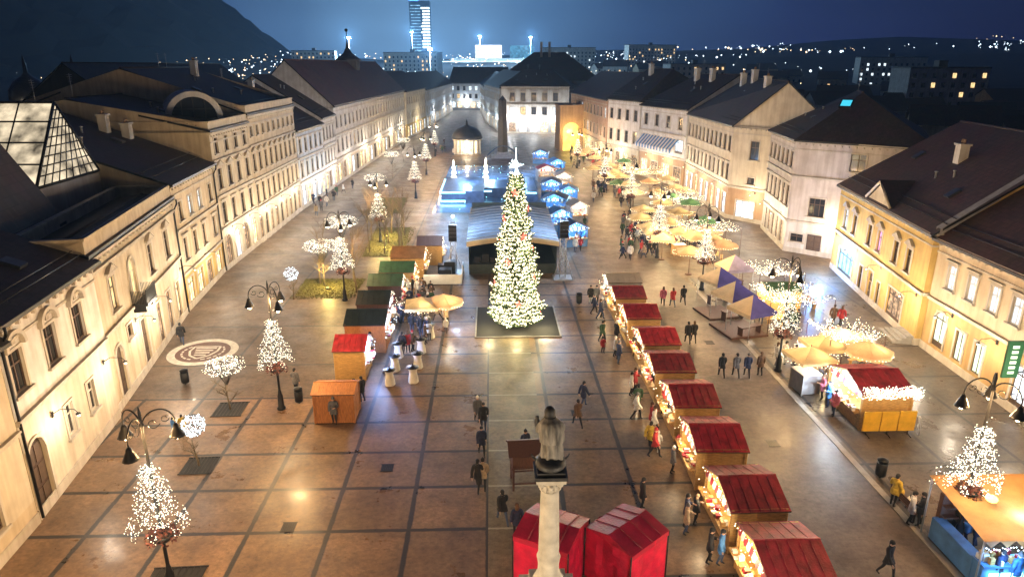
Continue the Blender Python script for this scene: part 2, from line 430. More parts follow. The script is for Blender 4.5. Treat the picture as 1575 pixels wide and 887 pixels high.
for k, c in dict(black=(0.014, 0.014, 0.017), navy=(0.018, 0.026, 0.07), grey=(0.11, 0.11, 0.12), red=(0.36, 0.025, 0.03), white=(0.66, 0.64, 0.6), blue=(0.05, 0.17, 0.42),
                 brown=(0.10, 0.055, 0.03), green=(0.03, 0.07, 0.035), yellow=(0.55, 0.38, 0.05), pink=(0.5, 0.14, 0.22), beige=(0.38, 0.29, 0.19), jeans=(0.05, 0.075, 0.14), tan=(0.33, 0.19, 0.09)).items():
    CLOTH[k] = mat('cloth_' + k, c, 0.85, 0.25, 7, 0.3)
def tint_each(name, lo, hi):
    m = M[name]; t = m.node_tree; b = t.nodes['Principled BSDF']; src = b.inputs['Base Color'].links[0].from_socket
    oi = t.nodes.new('ShaderNodeObjectInfo'); mr = t.nodes.new('ShaderNodeMapRange'); mr.inputs['To Min'].default_value = lo; mr.inputs['To Max'].default_value = hi
    t.links.new(oi.outputs['Random'], mr.inputs['Value'])
    mx = t.nodes.new('ShaderNodeMix'); mx.data_type = 'RGBA'; mx.blend_type = 'MULTIPLY'; mx.inputs[0].default_value = 1
    t.links.new(src, mx.inputs[6]); t.links.new(mr.outputs[0], mx.inputs[7]); t.links.new(mx.outputs[2], b.inputs['Base Color'])
for k in ('felt_red', 'wood_y', 'canvas', 'canvas_peach', 'felt_green', 'felt_dark'): tint_each(k, .72, 1.12)
W = {}
for k, c in dict(cream=(0.63, 0.56, 0.43), pale=(0.64, 0.62, 0.57), sand=(0.60, 0.50, 0.35), warm=(0.60, 0.52, 0.38), white=(0.70, 0.68, 0.64), yellow=(0.60, 0.42, 0.13), ochre=(0.50, 0.33, 0.14),
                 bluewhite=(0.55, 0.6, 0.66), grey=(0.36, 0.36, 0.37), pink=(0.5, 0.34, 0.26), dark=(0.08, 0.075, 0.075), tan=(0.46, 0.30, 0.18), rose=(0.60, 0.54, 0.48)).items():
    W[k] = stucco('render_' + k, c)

# ------------------------------------------------------------------ ground
def sheet(name, poly, z, m):
    mb = MB(); mb.poly([(x, y, z) for x, y in poly])
    return tag(mb.obj(name, m), kind='structure')
def rect(x0, x1, y0, y1): return [(x0, y0), (x1, y0), (x1, y1), (x0, y1)]

def terrain():
    mb = MB()
    xs = [-2100, -1500, -1000, -700, -520, -400, -300, -200, -120, -60, 60, 120, 200, 300, 450, 700, 1000, 1500, 2100]
    ys = [-80, 60, 160, 260, 340, 420, 520, 650, 800, 950, 1150, 1400, 1750, 2100]
    def h(x, y):
        z = 0.0
        if y > 340: z += min(26, (y - 340) * 0.055)
        if x > 120: z += min(12, (x - 120) * 0.015)
        rid = max(0.0, (y - 900) / 900.0)
        z += min(1, rid) * (14 + 16 * (1 + math.sin(x * 0.0021 - 1.2)) + 9 * math.sin(x * 0.0075))
        return z
    P = [[(x, y, h(x, y) - (0.03 if abs(x) <= 120 and y < 420 else 0)) for x in xs] for y in ys]
    for j in range(len(ys) - 1):
        for i in range(len(xs) - 1):
            mb.poly([P[j][i], P[j][i+1], P[j+1][i+1], P[j+1][i]], 0, True)
    tag(mb.obj('ground', M['earth']), kind='structure')
terrain()

def hill():
    mb = MB(); rr = random.Random(5)
    nx, ny = 110, 60
    P = []
    for j in range(ny + 1):
        row = []
        for i in range(nx + 1):
            x = -1500 + i * 12.8; y = 420 + j * 14.7
            # steep wooded dome left of the town
            d = math.hypot((x + 640) / 440.0, (y - 830) / 400.0)
            z = 305 * max(0.0, 1 - d ** 1.25) + rr.uniform(-4.5, 4.5) * (1 if d < 1 else 0)
            row.append((x, y, z - 2.0))
        P.append(row)
    for j in range(ny):
        for i in range(nx): mb.poly([P[j][i], P[j][i+1], P[j+1][i+1], P[j+1][i]], 0, False)
    tag(mb.obj('hill', M['hill']), kind='structure')
hill()

sheet('old_paving', [(-36, 8), (46, 8), (46, 330), (-36, 330)], 0.0, M['setts'])
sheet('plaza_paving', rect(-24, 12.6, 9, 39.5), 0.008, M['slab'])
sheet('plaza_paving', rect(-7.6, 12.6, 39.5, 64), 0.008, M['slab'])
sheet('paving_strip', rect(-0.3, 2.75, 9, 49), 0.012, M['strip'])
sheet('street', [(12.6, 9), (18.9, 9), (18.9, 60), (17.0, 140), (14, 215), (8, 215), (11.5, 62)], 0.010, M['road'])
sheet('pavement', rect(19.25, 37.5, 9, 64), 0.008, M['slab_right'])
kb = MB(); kb.box(18.9, 19.25, 9, 60, 0.0, 0.035)
tag(kb.obj('kerb_strip', M['kerb']), kind='structure')
for poly in ([(-18, 59.5), (-12.9, 58.5), (-12.4, 64.6), (-18.4, 64.8)], [(-14.3, 72.8), (-9.7, 72.6), (-10.6, 87), (-15.0, 87.2)], [(-17.5, 96), (-13.0, 96), (-13.4, 108), (-18.2, 108)]):
    g = MB(); rr = random.Random(3)
    xs = [p[0] for p in poly]; ys = [p[1] for p in poly]
    for k in range(2200):
        x = rr.uniform(min(xs) + .1, max(xs) - .1); y = rr.uniform(min(ys) + .1, max(ys) - .1); a = rr.uniform(0, PI)
        hh = rr.uniform(.05, .12)
        g.poly([(x - .05*math.cos(a), y - .05*math.sin(a), .03), (x + .05*math.cos(a), y + .05*math.sin(a), .03), (x + rr.uniform(-.04,.04), y + rr.uniform(-.04,.04), .03 + hh)])
    g.poly([(x, y, 0.03) for x, y in poly])
    tag(g.obj('grass', M['grass']), kind='stuff')

def emblem():
    t = thing('paving_emblem', 'round pale stone emblem set in the dark paving by the facades', 'emblem', (-21.3, 46.9, 0.012))
    a = MB(); n = 48
    def ring(mb, r0, r1, z):
        for k in range(n):
            t0, t1 = 2*PI*k/n, 2*PI*(k+1)/n
            mb.poly([(r0*math.cos(t0), r0*math.sin(t0), z), (r1*math.cos(t0), r1*math.sin(t0), z), (r1*math.cos(t1), r1*math.sin(t1), z), (r0*math.cos(t1), r0*math.sin(t1), z)])
    ring(a, 1.9, 2.45, .004); a.obj('ring', M['stone'], t)
    d = MB(); ring(d, 0.001, 1.9, .003); d.obj('field', M['kerb'], t).data.materials[0] = M['wood_d']
    s = MB()
    # heraldic shield: outline, horizontal bars and a scroll
    sh = [(-.95, .95), (.95, .95), (1.0, .1), (.7, -.7), (0, -1.25), (-.7, -.7), (-1.0, .1)]
    for i in range(len(sh)):
        p, q = Vector(sh[i]), Vector(sh[(i+1) % len(sh)]); dd = (q - p).normalized(); nn = Vector((-dd.y, dd.x)) * .08
        s.poly([(*(p+nn), .009), (*(p-nn), .009), (*(q-nn), .009), (*(q+nn), .009)])
    for k in range(4): s.obox((0, .65 - k*.42, .012), (1.5 - .22*k, .2, .006))
    for sx in (-1, 1):
        for k in range(7):
            t0 = 1.0 + k*.3
            s.obox((sx*1.45*math.sin(t0), 1.45*math.cos(t0), .012), (.3, .14, .006), -sx*t0)
    s.obj('shield', M['stone'], t)
emblem()

# ------------------------------------------------------------------ buildings
WCACHE = {}
def window_meshes(w, h, style, trim, sash, pane):
    key = (round(w, 2), round(h, 2), style, trim, sash, pane)
    if key in WCACHE: return WCACHE[key]
    mb = MB(); t = .15; a = w / 2
    arch = style in ('arch', 'archdoor', 'archshop')
    if arch:                     # fill the corners above a round head, then an archivolt
        zc = h - a; n = 10
        for k in range(n):
            t0, t1 = PI*k/n, PI*(k+1)/n
            p0 = (a*math.cos(t0), zc + a*math.sin(t0)); p1 = (a*math.cos(t1), zc + a*math.sin(t1))
            for y in (-.03,):
                mb.poly([(p0[0], y, p0[1]), (p1[0], y, p1[1]), (p1[0], y, h + .02), (p0[0], y, h + .02)])
            mb.poly([(p0[0], -.03, p0[1]), (p0[0], .2, p0[1]), (p1[0], .2, p1[1]), (p1[0], -.03, p1[1])])
            b = a + t
            q0 = (b*math.cos(t0), zc + b*math.sin(t0)); q1 = (b*math.cos(t1), zc + b*math.sin(t1))
            mb.poly([(p0[0], -.08, p0[1]), (q0[0], -.08, q0[1]), (q1[0], -.08, q1[1]), (p1[0], -.08, p1[1])])
            mb.poly([(q0[0], -.08, q0[1]), (q0[0], 0, q0[1]), (q1[0], 0, q1[1]), (q1[0], -.08, q1[1])])
        for s in (-1, 1): mb.box(min(s*a, s*(a+t)), max(s*a, s*(a+t)), -.08, .0, 0, zc)
    else:
        for s in (-1, 1): mb.box(min(s*a, s*(a+t)), max(s*a, s*(a+t)), -.06, 0, 0, h)
        mb.box(-a-t, a+t, -.06, 0, h, h+t)
    if style not in ('door', 'archdoor', 'shop', 'archshop'):
        mb.box(-a-t-.06, a+t+.06, -.17, 0, -.13, 0)
    b = a + t + .12
    if style == 'ped':
        z = h + t + .22
        mb.box(-b, b, -.22, 0, z - .1, z)
        for y in (-.2,): mb.poly([(-b, y, z), (b, y, z), (0, y, z + b*.55)])
        mb.poly([(-b, -.26, z), (0, -.26, z + b*.55 + .06), (0, 0, z + b*.55 + .06), (-b, 0, z)])
        mb.poly([(b, 0, z), (0, 0, z + b*.55 + .06), (0, -.26, z + b*.55 + .06), (b, -.26, z)])
    elif style == 'hood':
        mb.box(-b, b, -.2, 0, h + t + .12, h + t + .24); mb.box(-a, a, -.05, 0, h + t + .001, h + t + .119)
    elif style == 'lunette':     # raised round hood over a straight window
        z = h + t + .1; n = 10; r0, r1 = b - .2, b + .02
        for k in range(n):
            t0, t1 = PI*k/n, PI*(k+1)/n
            c0, s0, c1, s1 = math.cos(t0), math.sin(t0), math.cos(t1), math.sin(t1)
            f = .82
            mb.poly([(r0*c0, -.24, z + r0*s0*f), (r1*c0, -.24, z + r1*s0*f), (r1*c1, -.24, z + r1*s1*f), (r0*c1, -.24, z + r0*s1*f)])
            mb.poly([(r1*c0, -.24, z + r1*s0*f), (r1*c0, 0, z + r1*s0*f), (r1*c1, 0, z + r1*s1*f), (r1*c1, -.24, z + r1*s1*f)])
            mb.poly([(r0*c0, 0, z + r0*s0*f), (r0*c0, -.24, z + r0*s0*f), (r0*c1, -.24, z + r0*s1*f), (r0*c1, 0, z + r0*s1*f)])
        for s in (-1, 1): mb.box(min(s*r0, s*r1), max(s*r0, s*r1), -.24, 0, z - .12, z)
        mb.box(-.14, .14, -.1, 0, z + .05, z + .3)
    # sash bars
    f = .07; y0, y1 = .09, .17
    if style not in ('door', 'archdoor'):
        mb.box(-a, -a+f, y0, y1, 0, h, 1); mb.box(a-f, a, y0, y1, 0, h, 1)
        mb.box(-a+f, a-f, y0, y1, 0, f, 1); mb.box(-a+f, a-f, y0, y1, h-f, h, 1)
        nm = 1 if w < 1.6 else max(2, int(w / 1.1))
        for k in range(nm):
            x = -a + w*(k+1)/(nm+1)
            mb.box(x - .03, x + .03, y0+.01, y1-.01, f, h-f, 1)
        if style not in ('shop', 'archshop'):
            mb.box(-a+f, a-f, y0, y1+.005, h*.66-.035, h*.66+.035, 1)
        elif h > 2.2:
            mb.box(-a+f, a-f, y0, y1+.005, h*.78-.04, h*.78+.04, 1)
            mb.box(-a+f, a-f, y0, y1+.005, f, .4, 1)
    else:
        for s in (-1, 1):
            for z0, z1 in ((.15, h*.32), (h*.36, h*.62), (h*.66, h*.9)):
                mb.box(min(s*.08, s*(a-.1)), max(s*.08, s*(a-.1)), .11, .14, z0, z1, 1)
    p = MB()
    p.poly([(-a, .14, 0), (a, .14, 0), (a, .14, h), (-a, .14, h)])
    WCACHE[key] = (mb.mesh('window', [M.get(trim) or W[trim], M[sash]]), p.mesh('pane', M[pane]))
    return WCACHE[key]

def building(name, label, pts, h, edges, wall='cream', low=None, low_z=0.0, roof='tile_dark', rh=4.0, hip=(0.0, 0.0), trim='trim', sash='sash_brown',
             strings=(), chimneys=(), cornice=.45, parapet=0.0, lit=0.06, seed=1, cat='building', sub=True, over=.4, pipes=()):
    """pts: four ground corners counter-clockwise, edge 0 is the street front; edges[i] lists rows of openings"""
    rr = random.Random(seed)
    P = [Vector((p[0], p[1])) for p in pts]
    O = P[0]; ex = (P[1] - P[0]); rz = math.atan2(ex.y, ex.x)
    c, s = math.cos(-rz), math.sin(-rz)
    Q = [Vector(((p - O).x*c - (p - O).y*s, (p - O).x*s + (p - O).y*c)) for p in P]
    t = thing(name, label, cat, (O.x, O.y, 0), rz)
    wl = MB(); wins = []
    top = h + parapet
    for i in range(4):
        a, b = Q[i], Q[(i+1) % 4]; d = b - a; L = d.length; e = d / L; n = Vector((e.y, -e.x)); ang = math.atan2(e.y, e.x)
        holes = []
        for row in edges.get(i, ()):
            us = row.get('us')
            if us is None:
                m0, m1 = row.get('span', (0, L)); k = row['n']
                us = [m0 + (m1 - m0) * (j + .5) / k for j in range(k)]
            for j, u in enumerate(us):
                w, hh, z = row['w'], row['h'], row['z']
                pane = row.get('pane', 'glass')
                if isinstance(pane, (list, tuple)): pane = pane[j % len(pane)]
                elif pane == 'glass' and rr.random() < row.get('lit', lit): pane = rr.choice(['lit_warm', 'lit_warm', 'lit_cool'])
                holes.append((u - w/2, u + w/2, z, z + hh))
                wins.append((a + e*u, ang, w, hh, z, row.get('style', 'plain'), row.get('trim', trim), row.get('sash', sash), pane))
        us = sorted({0.0, L} | {q[0] for q in holes} | {q[1] for q in holes})
        us = [u for u in us if -1e-6 <= u <= L + 1e-6]
        zs = sorted({0.0, top} | ({low_z} if low else set()) | {q[2] for q in holes} | {q[3] for q in holes})
        def p3(u, z, y=0.0):
            q = a + e*u - n*y
            return (q.x, q.y, z)
        for u0, u1 in zip(us, us[1:]):
            for z0, z1 in zip(zs, zs[1:]):
                um, zm = (u0+u1)/2, (z0+z1)/2
                if any(q[0] < um < q[1] and q[2] < zm < q[3] for q in holes): continue
                wl.poly([p3(u0, z0), p3(u1, z0), p3(u1, z1), p3(u0, z1)], 1 if (low and zm < low_z) else 0)
        for u0, u1, z0, z1 in holes:
            mi = 1 if (low and (z0+z1)/2 < low_z) else 0; y = .3
            wl.poly([p3(u0, z0), p3(u0, z0, y), p3(u0, z1, y), p3(u0, z1)], mi)
            wl.poly([p3(u1, z0, y), p3(u1, z0), p3(u1, z1), p3(u1, z1, y)], mi)
            wl.poly([p3(u0, z1), p3(u0, z1, y), p3(u1, z1, y), p3(u1, z1)], mi)
            wl.poly([p3(u0, z0, y), p3(u0, z0), p3(u1, z0), p3(u1, z0, y)], mi)
    # ridge
    mA, mB = (Q[0] + Q[3]) / 2, (Q[1] + Q[2]) / 2
    ax = (mB - mA).normalized()
    rA, rB = mA + ax*hip[0], mB - ax*hip[1]
    if rh > 0 and not hip[0]: wl.poly([(Q[3].x, Q[3].y, top), (Q[0].x, Q[0].y, top), (mA.x, mA.y, h + rh)])
    if rh > 0 and not hip[1]: wl.poly([(Q[1].x, Q[1].y, top), (Q[2].x, Q[2].y, top), (mB.x, mB.y, h + rh)])
    wl.obj('wall', [W[wall], W[low or wall]], t)
    # roof
    rf = MB()
    if parapet:
        pt = MB(); wdt = .35
        for i in range(4):
            a, b = Q[i], Q[(i+1) % 4]; e = (b-a).normalized(); n = Vector((e.y, -e.x))
            mid = (a+b)/2 - n*(wdt/2 - .1); pt.obox((mid.x, mid.y, top + .08), ((b-a).length + .1*(i % 2 == 0), wdt, .16), math.atan2(e.y, e.x))
        pt.obj('coping', W[wall] if trim == 'trim' else M.get(trim) or W[trim], t)
    cen = sum(Q, Vector((0, 0))) / 4
    ov = -.25 if parapet else over
    E = []
    for q in Q:
        d = (q - cen); E.append(q + Vector((math.copysign(ov, d.x) if abs(d.x) > .1 else 0, math.copysign(ov, d.y) if abs(d.y) > .1 else 0)))
    sl = rh / max(1.0, (Q[3] - Q[0]).length / 2)
    ze = h + .05 - (ov * sl if not parapet else 0)
    zr = h + rh + .12
    gA, gB = (rA - ax*(ov if not hip[0] else 0)), (rB + ax*(ov if not hip[1] else 0))
    e3 = [(q.x, q.y, ze) for q in E]; A = (gA.x, gA.y, zr); B = (gB.x, gB.y, zr)
    rf.poly([e3[0], e3[1], B, A]); rf.poly([e3[2], e3[3], A, B])
    th = .18
    def low_(p): return (p[0], p[1], p[2] - th)
    if hip[0]: rf.poly([e3[3], e3[0], A]); 
    else:
        rf.poly([e3[0], A, low_(A), low_(e3[0])], 1); rf.poly([A, e3[3], low_(e3[3]), low_(A)], 1)
    if hip[1]: rf.poly([e3[1], e3[2], B]);
    else:
        rf.poly([B, e3[1], low_(e3[1]), low_(B)], 1); rf.poly([e3[2], B, low_(B), low_(e3[2])], 1)
    for i, j in ((0,1), (2,3)) + (((3,0),) if hip[0] else ()) + (((1,2),) if hip[1] else ()):
        rf.poly([e3[i], low_(e3[i]), low_(e3[j]), e3[j]], 1)
    rf.poly([low_(q) for q in e3][::-1], 1)
    rf.tube([A, B], .11, 6, 0)
    # roof lights on the street slope
    ro = rf.obj('roof', [M[roof], M['iron']], t)
    Lr = (Q[1] - Q[0]).length
    if rh > 1.5 and sub:
        for k in range(max(1, int(Lr / 9))):
            f = .3 + .25*rr.random(); u = (k + .3 + .4*rr.random()) / max(1, int(Lr / 9))
            p = Vector(e3[0]).lerp(Vector(e3[1]), u).lerp(Vector(A).lerp(Vector(B), u), f)
            rl = MB(); rl.obox((p.x, p.y, p.z + .1), (.8, 1.0, .16), 0, 0, math.atan(sl)); rl.obj('roof_light', M['sheet'], ro)
    if rh > 1.5 and sub:
        rk = random.Random(seed*7 + 1)
        for f in (.1, .16):
            a_, b_ = Vector(e3[0]).lerp(Vector(A), f), Vector(e3[1]).lerp(Vector(B), f)
            sg = MB(); sg.tube([a_ + Vector((0, 0, .16)), b_ + Vector((0, 0, .16))], .03, 4)
            for k in range(int(Lr / 1.6)): p = a_.lerp(b_, (k + .5)/int(Lr / 1.6)); sg.tube([p, p + Vector((0, 0, .16))], .02, 3)
            sg.obj('snow_guard', M['iron'], ro)
        for k in range(1 + int(Lr / 12)):
            p = Vector(A).lerp(Vector(B), rk.uniform(.1, .9)); hh = rk.uniform(1.4, 2.6)
            ae = MB(); ae.tube([p - Vector((0, 0, .2)), p + Vector((0, 0, hh))], .025, 4)
            for q in range(4): z_ = hh - .12 - q*.2; ae.tube([p + Vector((-.5 + q*.06, 0, z_)), p + Vector((.5 - q*.06, 0, z_))], .012, 3)
            ae.obj('aerial', M['steel'], ro)
        for k in range(1 + int(Lr / 8)):
            p = Vector(e3[0]).lerp(Vector(e3[1]), rk.uniform(.08, .92)).lerp(Vector(A).lerp(Vector(B), .5), rk.uniform(.3, .7))
            vp = MB(); vp.lathe([(.09, -.2), (.09, .45), (.15, .46), (.15, .52), (.02, .56)], 8); vp.obj('vent_pipe', M['steel'], ro, p)
    for (u, v, ch) in chimneys:
        p = Q[0].lerp(Q[1], u).lerp(Q[3].lerp(Q[2], u), v)
        zz = h + rh * (1 - abs(v - .5) * 2)
        cm = MB(); cm.box(-.45, .45, -.35, .35, -1.2, ch, 0); cm.box(-.55, .55, -.45, .45, ch, ch + .16, 0)
        for x in (-.2, .2): cm.lathe([(.11, ch + .16), (.09, ch + .5)], 8, (x, 0, 0), 1)
        cm.obj('chimney', [W['pale'], W['tan']], ro, (p.x, p.y, zz))
    # cornice and string courses on the fronts that carry windows
    cn = MB()
    for i in edges:
        a, b = Q[i], Q[(i+1) % 4]; e = (b-a).normalized(); n = Vector((e.y, -e.x)); L = (b-a).length; ang = math.atan2(e.y, e.x)
        def band(z0, z1, pr, ext=0.0):
            mid = (a+b)/2 + n*(pr/2 - .001); cn.obox((mid.x, mid.y, (z0+z1)/2), (L + 2*ext, pr, z1-z0), ang)
        if cornice:
            band(h - cornice, h - cornice*.55, .16); band(h - cornice*.55 + .002, h - .16, .34, .02)
            band(h - cornice - .75, h - cornice - .62, .07)
        for z in strings: band(z - .1, z + .06, .13); band(z + .062, z + .16, .2)
        band(.0, .55, .07)
        if sub:      # rows of little blocks under the cornice
            k = int(L / .7)
            for j in range(k):
                p = a + e*(L*(j+.5)/k) + n*.09
                cn.obox((p.x, p.y, h - cornice - .1), (.16, .18, .16), ang)
    cn.obj('cornice', M.get(trim) or W[trim], t)
    for (i, u) in pipes:
        a, b = Q[i], Q[(i+1) % 4]; e = (b-a).normalized(); n = Vector((e.y, -e.x)); p = a + e*u + n*.42
        q = a + e*u + n*.1
        dp = MB(); dp.tube([(p.x, p.y, h - .2), (p.x, p.y, h - .55), (q.x + n.x*.02, q.y + n.y*.02, h - 1.1), (q.x, q.y, .1)], .075, 6); dp.obj('downpipe', M['iron'], t)
    # openings
    for (p, ang, w, hh, z, st, tr, sa, pane) in wins:
        if st in ('door', 'archdoor'): nm, pm = 'door', ('gate' if pane == 'glass' else pane)
        elif st in ('shop', 'archshop'): nm, pm = 'shop_window', pane
        else: nm, pm = 'window', pane
        wm, pmesh = window_meshes(w, hh, st, tr, sa, pm)
        o = link(nm, wm, t, (p.x, p.y, z), ang)
        link('leaf' if nm == 'door' else 'pane', pmesh, o)
    return t

def rowsof(*r):
    out = []
    for q in r: out.append(dict(zip(('z', 'h', 'w', 'style'), q[:4]), **(dict(n=q[4]) if isinstance(q[4], int) else dict(us=q[4])), **(q[5] if len(q) > 5 else {})))
    return out

def foot(P0, P1, d, d2=None):
    a, b = Vector(P0), Vector(P1); e = (b - a).normalized(); n = Vector((-e.y, e.x))
    return [a, b, b + n*(d2 or d), a + n*d]

# ---- left side of the square, near to far
building('house', 'cream house with a plain plinth cut off by the near corner of the view', foot((-19.8, 12), (-20.95, 27.2), 16), 9.0,
         {0: rowsof((1.4, 1.8, 1.0, 'plain', [3, 6.2, 9.4, 12.6]), (5.6, 1.9, 1.05, 'hood', [3, 6.2, 9.4, 12.6]))}, 'cream', 'sand', 1.2, rh=5, strings=(4.6,), lit=0, seed=2)
building('house', 'pale two storey house with round window hoods and a tall dark carriage gate', foot((-21.0, 27.3), (-22.35, 37.2), 15), 9.7,
         {0: rowsof((6.1, 1.95, 1.15, 'lunette', [1.1, 4.25, 7.3]), (2.0, 1.7, .85, 'plain', [4.45, 7.1], dict(sash='sash_white')), (0.02, 3.7, 1.5, 'archdoor', [.98]))},
         'white', 'cream', 5.0, rh=3.0, strings=(4.95,), lit=0, seed=3, pipes=((0, .12),))
tA = building('house', 'ornate sand house with attic wall, small balcony and one arched lit window', foot((-22.6, 37.3), (-25.93, 55.5), 4), 9.9,
         {0: rowsof((5.75, 2.1, 1.1, 'ped', [2.9, 11.0, 15.3], dict(pane=['lit_warm', 'glass', 'glass'])), (5.2, 2.8, 1.3, 'arch', [6.7], dict(pane='lit_warm', sash='sash_white')),
                    (.02, 3.7, 1.3, 'archdoor', [2.1]), (3.3, .9, .9, 'plain', [4.5]), (.02, 3.6, 1.3, 'door', [7.2]), (.5, 3.0, 1.2, 'shop', [10.9, 13.6], dict(pane='shop_dim')), (.5, 2.9, 1.0, 'shop', [16.3], dict(pane='shop_warm')))},
         'warm', 'sand', 4.9, rh=.25, strings=(4.9, 8.75), parapet=.85, lit=0, seed=4, pipes=((0, 18.3),))
bl = MB(); bl.box(5.6, 7.8, -1.0, -.02, 4.95, 5.1)
for u in (5.9, 7.5): bl.box(u-.12, u+.12, -.8, -.02, 4.5, 4.95)
for k in range(23): bl.box(5.62 + k*.095, 5.65 + k*.095, -.98, -.95, 5.1, 6.0)
for k in range(10):
    for u in (5.62, 7.75): bl.box(u, u+.03, -.95 + k*.095, -.92 + k*.095, 5.1, 6.0)
bl.box(5.6, 7.8, -1.0, -.94, 6.0, 6.06); bl.obj('balcony', M['iron'], tA)
building('house', 'narrow three storey sand house with a yellow lit ground floor beside the attic house', foot((-25.95, 55.6), (-27.3, 67.9), 28), 11.0,
         {0: rowsof((7.6, 1.6, .95, 'plain', [1.7, 4.4, 7.2, 10.6], dict(pane=['glass', 'lit_cool', 'lit_cool', 'glass'])), (4.2, 1.9, 1.0, 'hood', [1.7, 4.4, 7.2, 10.6]),
                    (.1, 2.5, 1.7, 'shop', [1.6, 4.4, 7.4, 10.6], dict(pane=['shop_warm', 'shop_warm', 'shop_dim', 'shop_warm'])))},
         'sand', 'yellow', 3.1, rh=5.2, strings=(3.2, 6.9), chimneys=((.86, .3, 1.5), (.9, .24, 1.3)), lit=0, seed=5, pipes=((0, 12.2),))
building('house', 'tall sand house with arcaded shopfronts below three floors of windows', foot((-27.2, 68.0), (-27.35, 79.2), 26), 14.0,
         {0: rowsof((11.7, 1.5, .95, 'plain', 4), (8.2, 2.0, 1.1, 'ped', 4), (4.7, 2.1, 1.1, 'hood', 4), (.05, 3.4, 1.7, 'archshop', 4, dict(pane=['shop_dim', 'shop_cool', 'shop_dim', 'shop_warm'])))},
         'warm', 'cream', 4.2, rh=2.9, strings=(4.25, 7.5, 11.0), parapet=.7, lit=.0, seed=6)
building('house', 'long four storey sand house with close rows of narrow windows and a flat attic', foot((-27.35, 79.25), (-27.6, 99.0), 26), 14.8,
         {0: rowsof((12.3, 1.1, .8, 'plain', 9), (8.3, 2.0, 1.0, 'ped', 9), (4.6, 2.2, 1.0, 'hood', 9), (.1, 3.0, 1.3, 'arch', 9, dict(pane=['shop_dim', 'glass', 'shop_dim'])))},
         'sand', 'cream', 4.0, rh=4.8, strings=(4.1, 7.4, 11.2), parapet=.8, lit=.0, seed=7, chimneys=((.7, .4, 1.8),))
building('house', 'low house washed in blue light next to the long four storey house', foot((-27.5, 99.1), (-27.1, 112.6), 20), 11.4,
         {0: rowsof((8.0, 1.9, 1.05, 'hood', 5), (4.5, 2.0, 1.05, 'hood', 5), (.1, 3.1, 1.9, 'shop', 5, dict(pane=['shop_cool', 'shop_warm', 'shop_cool'])))},
         'bluewhite', 'bluewhite', 3.6, rh=6.0, strings=(3.8, 7.2), lit=.0, seed=8, chimneys=((.5, .4, 1.6),))
building('house', 'pale lilac house of four bays between the blue lit house and the long far row', foot((-27.1, 112.7), (-27.0, 121.2), 20), 12.2,
         {0: rowsof((8.4, 2.0, 1.05, 'hood', 4), (4.6, 2.1, 1.05, 'hood', 4), (.1, 3.1, 1.6, 'shop', 4, dict(pane=['shop_warm', 'shop_dim', 'shop_cool', 'shop_warm'])))},
         'white', 'rose', 3.7, rh=6.2, strings=(3.8, 7.5), lit=.0, seed=9)
building('house', 'very long three storey white row with two window bands on the far left side', foot((-27.0, 121.4), (-24.3, 199), 15), 13.6,
         {0: rowsof((9.6, 1.9, 1.1, 'plain', 24), (5.4, 2.2, 1.15, 'hood', 24), (.1, 3.4, 2.0, 'shop', 22, dict(pane=['shop_warm', 'shop_dim', 'shop_warm', 'shop_cool', 'glass'])))},
         'pale', 'sand', 4.0, rh=7.2, strings=(4.3, 8.4), lit=.03, seed=10, sub=False, roof='tile_red')
building('house', 'narrow greenish house at the mouth of the far shopping street, left side', foot((-23.8, 199.4), (-21.5, 232), 14), 13.2,
         {0: rowsof((9.4, 1.9, 1.2, 'plain', 9), (5.4, 2.0, 1.2, 'plain', 9), (.1, 3.2, 2.2, 'shop', 8, dict(pane=['shop_warm', 'shop_cool'])))}, 'cream', 'yellow', 4, rh=5, hip=(3, 0), lit=.2, seed=12, sub=False)
building('house', 'left hand house deep in the far shopping street under a dark roof', foot((-21.2, 233), (-17.5, 325), 14), 12.5,
         {0: rowsof((8.8, 1.9, 1.3, 'plain', 20), (5.0, 2.0, 1.3, 'plain', 20), (.1, 3.2, 2.6, 'shop', 18, dict(pane=['shop_cool', 'shop_warm', 'shop_cool'])))}, 'bluewhite', 'white', 4, rh=5, lit=.25, seed=13, sub=False)
building('house', 'pale house closing the far end of the shopping street', foot((-20, 345), (6, 338), 16), 12.0,
         {0: rowsof((8.4, 2.0, 1.3, 'plain', 9), (4.8, 2.0, 1.3, 'plain', 9), (.1, 3.0, 2.2, 'shop', 8, dict(pane=['shop_cool', 'shop_warm'])))}, 'bluewhite', 'white', 4, rh=7, lit=.3, seed=14, sub=False)
